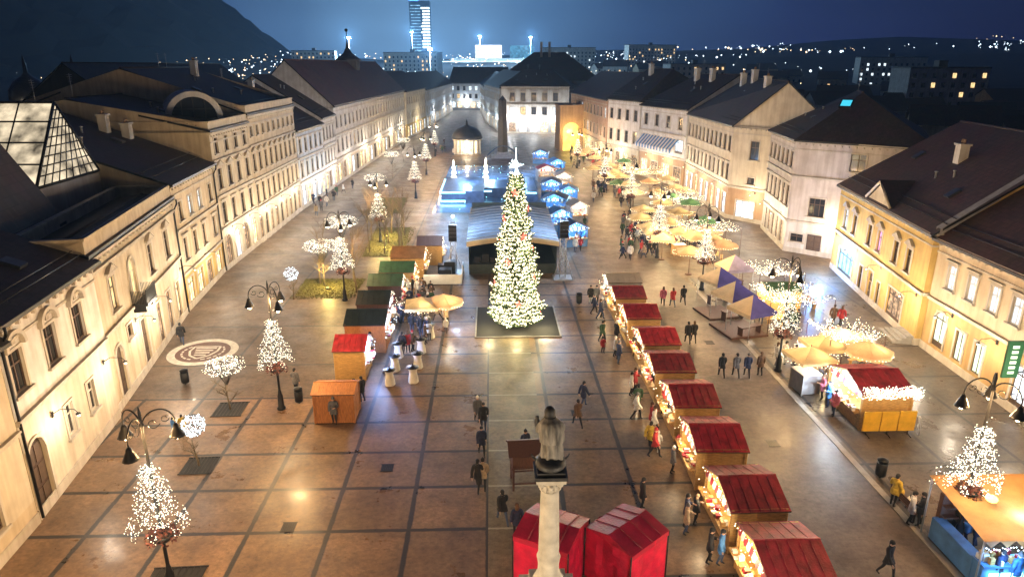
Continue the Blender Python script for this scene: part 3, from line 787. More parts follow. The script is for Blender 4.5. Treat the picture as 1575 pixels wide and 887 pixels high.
# big roofs behind the left row
building('warehouse', 'broad dark roofed building behind the tall left houses', foot((-48, 96), (-48, 150), 16), 14.0, {1: rowsof((6, 2, 1.2, 'plain', 3))}, 'dark', None, 0, roof='tile_brown', rh=6.2, seed=16, lit=0, sub=False)
def turret():
    t = thing('roof_turret', 'dark spired turret with a ball on the red hall roof', 'turret', (-33.0, 168, 18.8))
    a = MB(); a.box(-2.2, 2.2, -2.2, 2.2, -1.5, 2.2); a.obj('wall', W['dark'], t)
    b = MB(); b.lathe([(3.2, 2.2), (2.3, 2.9), (1.0, 3.9), (.4, 5.0), (.12, 6.6), (.07, 8.6)], 8, (0,0,0)); b.obj('spire', M['sheet'], t)
    c = MB(); c.ball((0, 0, 8.8), .38); c.obj('ball', M['iron'], t)
turret()
def dormer():
    t = thing('arched_dormer', 'big white arched dormer on the dark roof behind the attic of the tall house', 'dormer', (-30.6, 73.5, 14.75))
    n = 16; r0, r1 = 2.2, 2.75
    a = MB()
    for k in range(n):
        t0, t1 = PI*k/n, PI*(k+1)/n
        for y0, y1 in ((-.01, -4.5),):
            pass
        p = [(x, r, z) for x, r, z in ()]
        c0, s0, c1, s1 = math.cos(t0), math.sin(t0), math.cos(t1), math.sin(t1)
        f = 1.0
        a.poly([(.4, r0*c0, r0*s0*f), (.4, r1*c0, r1*s0*f), (.4, r1*c1, r1*s1*f), (.4, r0*c1, r0*s1*f)])
        a.poly([(.4, r1*c0, r1*s0*f), (-6, r1*c0, r1*s0*f), (-6, r1*c1, r1*s1*f), (.4, r1*c1, r1*s1*f)])
        a.poly([(.4, r0*c0, r0*s0*f), (.4, r0*c1, r0*s1*f), (0, r0*c1, r0*s1*f), (0, r0*c0, r0*s0*f)])
    a.obj('arch', W['pale'], t)
    g = MB(); g.poly([(.05, r0*math.cos(PI*k/n), r0*math.sin(PI*k/n)) for k in range(n + 1)]); g.obj('glass', M['glass'], t)
    m = MB()
    for y in (-1.1, 0, 1.1): m.box(.06, .14, y - .05, y + .05, 0, math.sqrt(r0*r0 - y*y))
    m.box(.05, .13, -2, 2, .9, 1.0); m.obj('glazing_bars', M['iron'], t)
    t.rotation_euler = (0, 0, R(-62))
dormer()

def glass_hall():
    """lit glass-roofed hall behind the left row, seen over the roofs"""
    t = thing('glass_hall', 'brightly lit glass roofed hall behind the dark roofs on the left', 'glass hall', (0, 0, 0))
    A = Vector((-31.5, 51.9, 17.44)); C = Vector((-30.7, 54.6, 12.2)); D = Vector((-30.3, 46.2, 12.2))
    A2 = Vector((-56, 52.5, 17.44)); C2 = Vector((-56, 55.2, 12.2)); D2 = Vector((-56, 46.6, 12.2))
    gl = MB()
    gl.poly([D2, D, A, A2]); gl.poly([D, C, A]); gl.poly([C, C2, A2, A])
    gl.obj('glazing', M['atrium'], t)
    br = MB()
    def grid(p0, p1, q0, q1, n, m):
        for i in range(n + 1):
            u = i / n; br.tube([p0.lerp(p1, u) + Vector((0,0,.08)), q0.lerp(q1, u) + Vector((0,0,.08))], .06, 4)
        for j in range(1, m):
            v = j / m; br.tube([p0.lerp(q0, v) + Vector((0,0,.08)), p1.lerp(q1, v) + Vector((0,0,.08))], .06, 4)
    grid(D2, D, A2, A, 10, 4)
    for i in range(1, 9):
        u = i / 9; br.tube([D.lerp(C, u) + Vector((0,0,.08)), A + (C - A)*0.04 + Vector((0,0,.08))] if i < 0 else [D.lerp(C, u) + Vector((0,0,.08)), D.lerp(A, 1 - abs(0)) .lerp(C.lerp(A, .0), u*.55) + Vector((0,0,.08))], .05, 4)
    for j in range(1, 9):
        v = j / 9; br.tube([D.lerp(A, v) + Vector((0,0,.08)), C.lerp(A, v) + Vector((0,0,.08))], .05, 4)
    for p, q in ((D, A), (A, C), (D, C), (A, A2), (D, D2), (C, C2)): br.tube([p, q], .11, 5)
    br.obj('glazing_bars', M['iron'], t)
    w = MB()
    w.poly([(D2.x, D2.y, 0), (D.x, D.y, 0), D, D2]); w.poly([(D.x, D.y, 0), (C.x, C.y, 0), C, D]); w.poly([(C.x, C.y, 0), (C2.x, C2.y, 0), C2, C])
    w.obj('wall', W['grey'], t)
M['atrium'] = emit('atrium_light', (1.0, 0.82, 0.56), 0.42, vary=0.95, scale=0.8)
glass_hall()
building('house', 'narrow rear wing with a steep dark roof in front of the glass hall', foot((-27.2, 37.5), (-28.4, 44.6), 7), 10.9, {0: []}, 'dark', None, 0, rh=6.2, seed=17, sub=False, cornice=0)

# ---- right side, far to near
G0 = dict(pane=['shop_warm', 'shop_dim', 'shop_cool'])
tO = building('house', 'ochre and beige house with round pale green shop arches beside the yellow house', foot((31.95, 46.4), (30.4, 20), 16), 8.5,
         {0: rowsof((5.1, 1.7, .9, 'hood', [2.1, 4.4, 6.7, 8.8, 11.2, 13.5, 15.8, 18.2, 20.6, 23.2], dict(pane='lit_cool', sash='sash_white')),
                    (.75, 2.6, 1.45, 'archshop', [1.95], dict(pane='lit_green')), (.75, 2.1, 1.0, 'shop', [4.35, 6.4], dict(pane='lit_green')), (.4, 2.6, 1.6, 'shop', [10.6, 13.2, 17, 20.4], dict(pane=['shop_cool', 'shop_warm'])))},
         'sand', 'ochre', 3.75, rh=5.8, strings=(3.9,), lit=0, seed=21, roof='tile_brown', chimneys=((.25, .3, 1.3),))
fw = MB()
for k in range(10):
    y0, y1 = -.3 + 8.3*k/10, -.3 + 8.3*(k+1)/10; z0, z1 = 8.5 + 5.9*k/10, 8.5 + 5.9*(k+1)/10
    for X in (-.25, .25): fw.poly([(X, y0, z0), (X, y1, z1), (X, y1, z1 + .55), (X, y0, z0 + .55)])
    fw.poly([(-.32, y0, z0 + .55), (.32, y0, z0 + .55), (.32, y1, z1 + .55), (-.32, y1, z1 + .55)])
fw.obj('fire_wall', W['grey'], tO)
tY = building('house', 'yellow two storey house with a triangular gable above its middle bays', foot((35.2, 67.4), (31.6, 46.6), 17), 8.8,
         {0: rowsof((4.75, 1.8, .95, 'ped', [2.6, 5.2, 9.2, 11.6, 15.2, 17.7], dict(pane=['lit_cool', 'glass', 'glass', 'lit_pink', 'glass', 'glass'])),
                    (.3, 2.5, 4.2, 'shop', [4.2], dict(pane='lit_blue')), (.3, 2.3, .8, 'plain', [8.6]), (.02, 2.8, 1.1, 'door', [11.0], dict(pane='shop_dim')), (.3, 2.1, .7, 'plain', [13.0]), (.3, 2.5, 3.0, 'shop', [16.6], dict(pane='shop_dim'))),
          1: rowsof((.8, 1.8, .9, 'plain', [1.2]))},
         'yellow', 'yellow', 4.0, rh=6.2, strings=(4.0,), lit=0, seed=22, roof='tile_brown', hip=(3, 0), chimneys=((.55, .3, 1.3),))
pd = MB()
for x0, x1 in ((7.9, 13.1),):
    xm = (x0+x1)/2; pd.poly([(x0, -.12, 8.8), (x1, -.12, 8.8), (xm, -.12, 10.5)])
    pd.poly([(x0-.2, -.4, 8.82), (xm, -.4, 10.75), (xm, 2.4, 10.75), (x0-.2, 2.4, 8.82)], 1); pd.poly([(x1+.2, 2.4, 8.82), (xm, 2.4, 10.75), (xm, -.4, 10.75), (x1+.2, -.4, 8.82)], 1)
    for s in (-1, 1): pd.obox((xm + s*1.35, -.3, 9.72), (3.1, .24, .16), 0, 0) if False else None
pd.tube([(7.75, -.3, 8.85), (10.5, -.3, 10.62), (13.25, -.3, 8.85)], .12, 5, 0)
pd.obj('pediment', [W['cream'], M['tile_dark']], tY)
stp = MB()
for k in range(4): stp.box(18.9 - .3*k, 21.0, -.5 - .32*k, 0.0 if k == 0 else -.5 - .32*(k-1), 0, .62 - .15*k)
stp.obj('entrance_steps', M['kerb'], tY)
building('corner_house', 'large pale corner house with a chamfered front and hipped dark roof', [(34.83, 85.6), (33.04, 74.2), (42.4, 65.2), (55, 88)], 12.5,
         {0: rowsof((9.3, 1.7, 1.0, 'plain', 6), (5.0, 2.3, 1.1, 'hood', 6), (.2, 3.0, 1.4, 'door', [1.8, 5.4], dict(pane='shop_dim')), (.6, 2.6, 1.3, 'shop', [3.6, 7.6, 9.6], dict(pane='shop_dim'))),
          1: rowsof((4.3, 2.0, 1.7, 'plain', [3.0]), (9.5, 1.8, 1.5, 'plain', [6.5]), (1.25, .9, 1.4, 'plain', [1.3]), (.02, 2.3, 1.6, 'door', [3.2]))},
         'rose', 'pale', 3.4, rh=4.6, strings=(3.5, 8.4), lit=0, seed=23, hip=(6, 6))
building('house', 'long three storey cream house with bright shopfronts and a plain gable end', [(32.7, 115), (32.2, 91.7), (40.5, 80.5), (50, 112)], 12.6,
         {0: rowsof((9.0, 2.0, 1.0, 'plain', 11), (5.2, 2.1, 1.0, 'hood', 11), (.1, 3.2, 1.5, 'shop', 8, dict(pane=['shop_cool', 'shop_cool', 'shop_warm']))),
          1: rowsof((8.2, 2.4, 1.3, 'plain', [3.4]), (5.0, .9, 1.1, 'plain', [3.3]), (.1, 2.6, 2.8, 'shop', [2.8], dict(pane='shop_cool')))},
         'cream', 'tan', 4.2, rh=5.4, strings=(4.4,), lit=0, seed=24, chimneys=((.2, .4, 1.8), (.35, .45, 1.8), (.8, .4, 1.6)))
tB = building('house', 'concave white house with a striped blue and white awning over its first floor', foot((28.2, 131), (32.5, 115.3), 18), 13.2,
         {0: rowsof((9.6, 2.0, 1.3, 'plain', 4), (5.6, 2.3, 2.6, 'shop', 4, dict(pane='lit_cool')), (.1, 3.2, 2.4, 'shop', 4, dict(pane=['shop_warm', 'shop_dim'])))},
         'white', 'tan', 4.6, rh=5.2, strings=(4.8, 8.6), lit=0, seed=25, hip=(4, 0), chimneys=((.4, .4, 2.0), (.7, .4, 2.0)))
aw = MB(); Lb = math.hypot(4.3, 15.7)
for k in range(24):
    x0, x1 = 1 + (Lb-3)*k/24, 1 + (Lb-3)*(k+1)/24
    aw.poly([(x0, -.1, 7.9), (x0, -1.6, 6.3), (x1, -1.6, 6.3), (x1, -.1, 7.9)], k % 2); aw.poly([(x0, -1.6, 6.3), (x0, -1.6, 5.7), (x1, -1.6, 5.7), (x1, -1.6, 6.3)], k % 2)
aw.obj('awning', [M['canvas_white'], M['canvas_blue']], tB)
building('house', 'white house with grey corner windows above a yellowish ground floor past the awning house', foot((24.0, 143.5), (28.0, 131.2), 18), 13.8,
         {0: rowsof((9.8, 2.0, 1.3, 'plain', 4), (5.6, 2.2, 1.3, 'plain', 4), (.1, 3.4, 1.8, 'shop', 4, dict(pane=['shop_warm', 'shop_dim']))), 1: rowsof((9.8, 2.0, 1.3, 'plain', 3), (5.6, 2.2, 1.3, 'plain', 3))},
         'white', 'cream', 4.4, rh=5.4, strings=(4.6,), lit=0, seed=26, hip=(0, 4), chimneys=((.3, .4, 2.0),))
tP = building('house', 'pinkish house with a tall glowing yellow entrance bay on the far right', foot((21.2, 187), (23.9, 144), 16), 13.4,
         {0: rowsof((9.6, 2.0, 1.3, 'plain', 12), (5.6, 2.1, 1.3, 'plain', 12), (.1, 3.3, 2.0, 'shop', 11, dict(pane=['shop_warm', 'shop_dim', 'shop_warm'])))},
         'pink', 'sand', 4.2, rh=5.0, strings=(4.4,), lit=.12, seed=27, sub=False, roof='tile_brown')
by = MB(); by.box(10, 17.5, -5.6, -.02, 0, 10.5, 0); by.box(9.8, 17.7, -5.8, -.0, 10.5, 10.9, 0)
by.obj('entrance_bay', W['tan'], tP)
bw = MB()
for k in range(8):
    a0, a1 = PI*k/8, PI*(k+1)/8
    bw.poly([(17.53, -2.8 + 2.0*math.cos(a0), 4.8 + 2.0*math.sin(a0)), (17.53, -2.8 + 2.0*math.cos(a1), 4.8 + 2.0*math.sin(a1)), (17.53, -2.8, 4.8)])
bw.poly([(17.53, -4.8, .1), (17.53, -.8, .1), (17.53, -.8, 4.8), (17.53, -4.8, 4.8)])
M['bay_yellow'] = emit('yellow_bay_light', (1.0, 0.66, 0.10), 1.6, vary=.35, scale=.8)
bw.obj('entrance_glow', M['bay_yellow'], tP)
plight(tP, (19.5, -3.2, 4.5), 700, (1.0, .66, .14), .4, 'entrance_light')
plight(tY, (4.2, -2.2, 2.0), 1700, (.10, .38, 1.0), .3, 'shop_light')
plight(tY, (16.6, -1.3, 1.8), 120, (1.0, .75, .5), .3, 'shop_light')
# the front that closes the square
building('town_house', 'white five bay house facing down the square from its far end', foot((3.2, 216), (23.5, 212), 16), 14.3,
         {0: rowsof((9.6, 2.5, 1.5, 'hood', [3.4, 6.7, 10, 13.3, 16.6]), (5.6, 2.3, 1.5, 'plain', [3.4, 6.7, 10, 13.3, 16.6], dict(pane=['lit_cool', 'lit_warm', 'glass', 'glass', 'lit_cool'])), (.1, 3.4, 2.2, 'shop', [3.4, 6.7, 10, 13.3, 16.6], dict(pane=['shop_dim', 'shop_cool', 'shop_cool', 'shop_warm', 'shop_warm']))),
          3: rowsof((9.6, 2.3, 1.2, 'plain', 3), (5.6, 2.3, 1.2, 'plain', 3))},
         'white', 'grey', 4.4, rh=4.2, strings=(4.6, 8.6), lit=0, seed=28, hip=(6, 6), over=.6)
building('house', 'pale turquoise house on the right of the far shopping street', foot((-2.4, 262), (2.9, 217), 14), 13.6,
         {0: rowsof((9.4, 2.0, 1.3, 'plain', 11), (5.4, 2.0, 1.3, 'plain', 11), (.1, 3.2, 2.2, 'shop', 10, dict(pane=['shop_cool', 'shop_warm'])))}, 'bluewhite', 'white', 4, rh=4.6, lit=.2, seed=29, sub=False, hip=(0, 4))
building('house', 'last right hand house of the far shopping street', foot((-5, 330), (-2.2, 263), 14), 12.6,
         {0: rowsof((8.6, 2.0, 1.3, 'plain', 14), (5.0, 2.0, 1.3, 'plain', 14), (.1, 3.2, 2.4, 'shop', 13, dict(pane=['shop_cool', 'shop_cool', 'shop_warm'])))}, 'bluewhite', 'bluewhite', 4, rh=4.6, lit=.3, seed=30, sub=False)
building('hall', 'large dark pyramid roof with a pair of chimneys behind the closing white house', foot((2, 262), (40, 258), 30), 15.0, {0: rowsof((8, 2, 1.3, 'plain', 8))}, 'grey', None, 0, roof='tile_brown', rh=9.5, hip=(13, 13), lit=0, seed=31, sub=False, chimneys=((.42, .42, 5.0), (.5, .42, 5.0)))

# ------------------------------------------------------------------ street lamps with their LED figures and planters
def make_lamp():
    t = thing('street_lamp', 'lamp', 'street lamp')
    p = MB(); p.lathe([(.26, 0), (.26, .12), (.19, .2), (.17, .9), (.12, 1.05), (.1, 1.2), (.075, 1.3), (.065, 5), (.055, 7.4), (.1, 7.5), (.05, 7.65), (.06, 8.0), (.01, 8.25)], 10)
    p.obj('pole', M['iron'], t)
    for k in range(3):
        a = 2*PI*k/3 + .35
        arm = MB(); pts = []
        for i in range(15):
            f = i / 14.0; th = PI * (1 - f*1.08)
            r = .55 + .55*math.cos(th); z = 7.35 + .62*math.sin(th)
            pts.append((r*math.cos(a), r*math.sin(a), z))
        arm.tube(pts, .032, 5)
        for rr_, r0, z0 in ((.22, .38, 7.45), (.15, .78, 7.55)):    # scrolls inside the arch
            arm.tube([((r0 + rr_*math.cos(q)*(.4 + q/9))*math.cos(a), (r0 + rr_*math.cos(q)*(.4 + q/9))*math.sin(a), z0 + rr_*math.sin(q)*(.4 + q/9)) for q in [j*.5 for j in range(13)]], .018, 4)
        arm.obj('arm', M['iron'], t)
        x, y = 1.1*math.cos(a), 1.1*math.sin(a)
        ln = MB(); ln.lathe([(.05, .52), (.11, .42), (.12, .34), (.19, .22), (.24, .08), (.29, 0), (.27, 0), (.2, .1), (.1, .3), (.02, .34)], 12, (0, 0, 0))
        L = ln.obj('lantern', M['iron'], t, (x, y, 6.72))
        b = MB(); b.ball((0, 0, .02), .15, 0, 7); b.obj('bulb', M['bulb_warm'], L)
        plight(t, (x, y, 6.5), W_LANTERN, SODIUM, .2, 'lantern_light')
    return t

def fig_points(kind, rr, seed=1):
    """strands of an LED figure: list of polylines in (x, y, z)"""
    out = []
    if kind == 'spruce':
        for k in range(6):
            z0 = .1 + k*.48; w = 1.12 * (1 - k/6.6)
            for j in range(8):
                a = 2*PI*j/8 + k*.4; ww = w * rr.uniform(.85, 1.08)
                out.append([(ww*f*math.cos(a) , ww*f*math.sin(a) * .75, z0 + .22*math.sin(f*PI) + .10*f) for f in [i/6 for i in range(7)]])
                q = out[-1][-1]
                out.append([(q[0]*.95 + .13*math.cos(b), q[1]*.95 + .1*math.sin(b), q[2] + .13*math.sin(b)) for b in [i*.8 for i in range(9)]])
        out.append([(0.05, 0, .1 + .3*i) for i in range(12)])
        if seed == 2:
            for j in range(16):
                a = PI + rr.uniform(-.6, .6); L = rr.uniform(1.0, 2.0); z0 = rr.uniform(.1, 1.5)
                out.append([(L*f*math.cos(a), L*f*math.sin(a)*.6, z0*(1 - f*.5) + .25*math.sin(f*PI) + .1*math.sin(f*9 + j)) for f in [i/6 for i in range(7)]])
    elif kind == 'star':
        for j in range(10):
            a = 2*PI*j/10; L = 1.6 if j % 2 else 1.05
            out.append([(L*f*math.cos(a), L*f*math.sin(a)*.8, 1.1 + .9*f*math.sin(3*a)) for f in [i/7 for i in range(8)]])
        for z, r in ((.8, 1.0), (1.3, .8), (1.8, .55), (2.3, .3)):
            out.append([(r*math.cos(b), r*math.sin(b)*.8, z + .15*math.sin(3*b)) for b in [i*.35 for i in range(19)]])
        out.append([(0, 0, .2 + .4*i) for i in range(8)])
    return out

def make_figure(kind, n, seed=1, size=.033, mt='led_white', scale=1.0):
    rr = random.Random(seed)
    t = thing('light_figure', 'figure', 'light figure')
    st = fig_points(kind, rr, seed)
    fr = MB()
    for s in st: fr.tube([tuple(c*scale for c in p) for p in s], .006, 3)
    fr.obj('wire_frame', M['iron'], t)
    lb = MB(); seg = [(a, b) for s in st for a, b in zip(s, s[1:])]
    for k in range(n):
        a, b = seg[k % len(seg)]; f = rr.random(); j = .07
        lb.octa([(a[i] + (b[i]-a[i])*f + rr.uniform(-j, j)) * scale for i in range(3)], size * rr.uniform(.7, 1.3))
    tag(lb.obj('led_lights', M[mt], t), kind='stuff')
    for z in (.6, 1.9):
        plight(t, (0.0, -.5, z*scale), 110, (1.0, .78, .46), .5, 'figure_light')
    return t

def make_planter():
    t = thing('flower_basket', 'planter', 'planter')
    b = MB(); b.lathe([(.2, 0), (.42, .12), (.5, .34), (.46, .34), (.1, .3)], 12); b.obj('bowl', M['iron'], t)
    rr = random.Random(4); l = MB()
    for k in range(260):
        a = rr.uniform(0, 2*PI); r = .62*math.sqrt(rr.random()); z = .34 + .32*(1 - (r/.62)**2)*rr.random() - (.25*rr.random() if r > .45 else 0)
        c = Vector((r*math.cos(a), r*math.sin(a), z)); d = Vector((rr.uniform(-1,1), rr.uniform(-1,1), rr.uniform(-.3,1)))*.1; e = Vector((rr.uniform(-1,1), rr.uniform(-1,1), rr.uniform(-1,1)))*.06
        l.poly([c - d, c + e, c + d, c - e])
    l.obj('plants', M['flower'], t)
    return t

lamp0 = make_lamp(); lampU = []
fig0 = make_figure('spruce', 760, size=.021, scale=1.0); figU = []; fig1 = make_figure('spruce', 900, 2, size=.024)
plt0 = make_planter(); pltU = []
LP = [(-12.9, 22.6, .2, 'at the near left corner of the paved square', 0), (-13.0, 37.9, .9, 'beside the orange wooden hut on the left', 0), (-13.2, 58.2, .5, 'at the edge of the yellow lit lawn on the left', 0),
      (-13.3, 79.5, .1, 'among the young trees on the left of the square', 0), (-12.0, 107.5, .4, 'alone on the empty paving left of the fountain', 0), (-12.5, 132, .0, 'left of the domed kiosk far down the square', 0),
      (20.3, 24.5, .6, 'beside the tan roofed stall at the near right', 1), (19.6, 42.4, .3, 'behind the purple gazebos, next to the green roofed stall', 1), (19.6, 60.3, .8, 'among beige parasols before the cream gable house', 1),
      (18.0, 71.5, .2, 'in the middle of the parasol terrace on the right', 1), (19.3, 93.5, .5, 'in front of the awning house on the right', 1), (18.6, 112, .9, 'left of the yellow glowing entrance on the right', 1), (17.5, 140, .9, 'far right of the square before the pinkish house', 1),
      (-13.0, 160, .9, 'at the far left before the shopping street', 0), (-12.8, 8.0, .9, 'left and below the edge of the view', 0)]
for x, y, rz, wh, sd in LP:
    again(lamp0, lampU, (x, y, 0), rz, 'three armed street lamp ' + wh, 'three armed street lamps')
    again(fig1, [], (x, y - .12, 3.0), 0, 'wide LED tree figure on the lamp beside the tan roofed stall', 'LED tree figures on the lamp poles') if abs(y - 24.5) < .1 else again(fig0, figU, (x, y - .12, 3.0), rz, 'LED figure on the lamp ' + wh, 'LED tree figures on the lamp poles')
    again(plt0, pltU, (x, y, 2.45), rz, 'flower basket on the lamp ' + wh, 'flower baskets on the lamp poles')

# added lanterns, put in to brighten the house fronts
M['bulb_wall'] = emit('bulb_wall', (1.0, .8, .5), 6.0, sample=False)
def make_fill_lantern():
    t = thing('added_wall_lantern', 'lantern', 'added wall lamp')
    a = MB(); a.tube([(0, 0, 0), (0, -.4, .25), (0, -1.0, .2), (0, -1.15, 0)], .02, 5); a.box(-.08, .08, -.03, 0, -.15, .15); a.obj('bracket', M['iron'], t)
    b = MB(); b.lathe([(.1, -.02), (.13, -.08), (.09, -.08)], 8, (0, -1.15, 0)); b.obj('cap', M['iron'], t)
    g = MB(); g.ball((0, -1.15, -.15), .06, 0, 7); g.obj('bulb', M['bulb_wall'], t)
    return t
wl0 = make_fill_lantern(); wlU = []
def fill_lanterns(P0, P1, fr, z, watts, col, what):
    a, b = Vector(P0), Vector(P1); e = (b-a); ang = math.atan2(e.y, e.x)
    for i, f in enumerate(fr):
        p = a + e*f
        n = Vector((e.y, -e.x)).normalized()
        o = again(wl0, wlU, (p.x + n.x*.08, p.y + n.y*.08, z), ang, 'small added lantern ' + what[i % len(what)], 'added lanterns on the house fronts')
        plight(o, (0, -1.5, -.3), watts*.55, col, .3, 'facade_fill_light')
fill_lanterns((-21.0, 27.3), (-22.35, 37.2), [.28, .9], 4.0, 520, PALE, ['beside the tall dark gate', 'at the corner of the round hood house'])
fill_lanterns((-22.6, 37.3), (-25.93, 55.5), [.3, .52, .95], 4.1, 540, PALE, ['under the small balcony', 'by the dim shop window of the attic house', 'at the far end of the attic house'])
fill_lanterns((-25.95, 55.6), (-27.3, 67.9), [.5], 3.4, 420, WARM, ['over the yellow shopfront'])
fill_lanterns((-27.2, 68.0), (-27.35, 79.2), [.25, .75], 4.0, 420, WARM, ['left of the arcade', 'right of the arcade'])
fill_lanterns((-27.35, 79.25), (-27.6, 99), [.17, .5, .83], 3.8, 620, WARM, ['at the near end of the four storey house', 'in the middle of the four storey house', 'at the far end of the four storey house'])
fill_lanterns((-27.5, 99.1), (-27.1, 112.6), [.25, .75], 3.7, 620, (.35, .65, 1.0), ['with a blue lamp, nearer one on the blue house', 'with a blue lamp, farther one on the blue house'])
fill_lanterns((-27.1, 112.7), (-26.9, 136.5), [.2, .7], 3.9, 700, (.9, .85, .95), ['on the near half of the lilac house', 'on the far half of the lilac house'])
fill_lanterns((-26.8, 136.6), (-24.3, 199), [.12, .37, .63, .88], 4.2, 1500, WHITE, ['first along the long white row', 'second along the long white row', 'third along the long white row', 'last along the long white row'])
fill_lanterns((31.95, 46.4), (30.4, 20), [.12, .3, .5, .75], 3.6, 260, WARM, ['by the first green lit arch', 'between the green lit shop windows', 'past the green lit shop windows', 'near the right edge of the ochre house'])
fill_lanterns((35.2, 67.4), (31.6, 46.6), [.04, .34, .62, .96], 3.7, 330, (1.0, .72, .3), ['at the blue shopfront', 'left of the yellow house door', 'right of the yellow house door', 'at the steps of the yellow house'])
fill_lanterns((34.83, 85.6), (33.04, 74.2), [.3, .8], 3.9, 520, WARM, ['on the street side of the corner house', 'by the corner of the corner house'])
fill_lanterns((33.04, 74.2), (42.4, 65.2), [.45], 3.9, 480, WARM, ['over the dark door of the corner house'])
fill_lanterns((32.7, 115), (32.2, 91.7), [.15, .5, .85], 4.3, 640, WHITE, ['at the far end of the cream house', 'in the middle of the cream house', 'at the near end of the cream house'])
fill_lanterns((32.2, 91.7), (40.5, 80.5), [.3], 4.0, 450, WARM, ['on the gable end over the white shop window'])
fill_lanterns((28.2, 131), (32.5, 115.3), [.3, .7], 4.6, 800, WARM, ['left under the striped awning', 'right under the striped awning'])
fill_lanterns((24.0, 143.5), (28.0, 131.2), [.5], 4.4, 800, WHITE, ['on the white house past the awning'])
fill_lanterns((21.2, 187), (23.9, 144), [.2, .6, .9], 4.4, 900, (1.0, .75, .4), ['far along the pinkish house', 'by the yellow entrance bay', 'at the near end of the pinkish house'])
fill_lanterns((3.2, 216), (23.5, 212), [.15, .5, .85], 4.5, 3000, (.88, .94, 1.0), ['left on the closing white house', 'over the middle of the closing white house', 'right on the closing white house'])
fill_lanterns((-2.4, 262), (2.9, 217), [.3, .8], 4.4, 1300, (.55, .8, 1.0), ['far on the turquoise house', 'near on the turquoise house'])
fill_lanterns((-5, 330), (-2.2, 263), [.2, .7], 4.4, 1500, (.6, .8, 1.0), ['deep in the shopping street on the right', 'on the right midway down the shopping street'])
fill_lanterns((-23.8, 199.4), (-21.5, 232), [.5], 4.4, 1300, (1.0, .8, .5), ['on the greenish house at the street mouth'])
fill_lanterns((-21.2, 233), (-17.5, 325), [.2, .6, .9], 4.4, 1500, (.7, .85, 1.0), ['on the left midway down the shopping street', 'on the left farther down the shopping street', 'on the left at the end of the shopping street'])
fill_lanterns((-20, 345), (6, 338), [.3, .7], 4.4, 1800, (.7, .85, 1.0), ['left on the house closing the shopping street', 'right on the house closing the shopping street'])

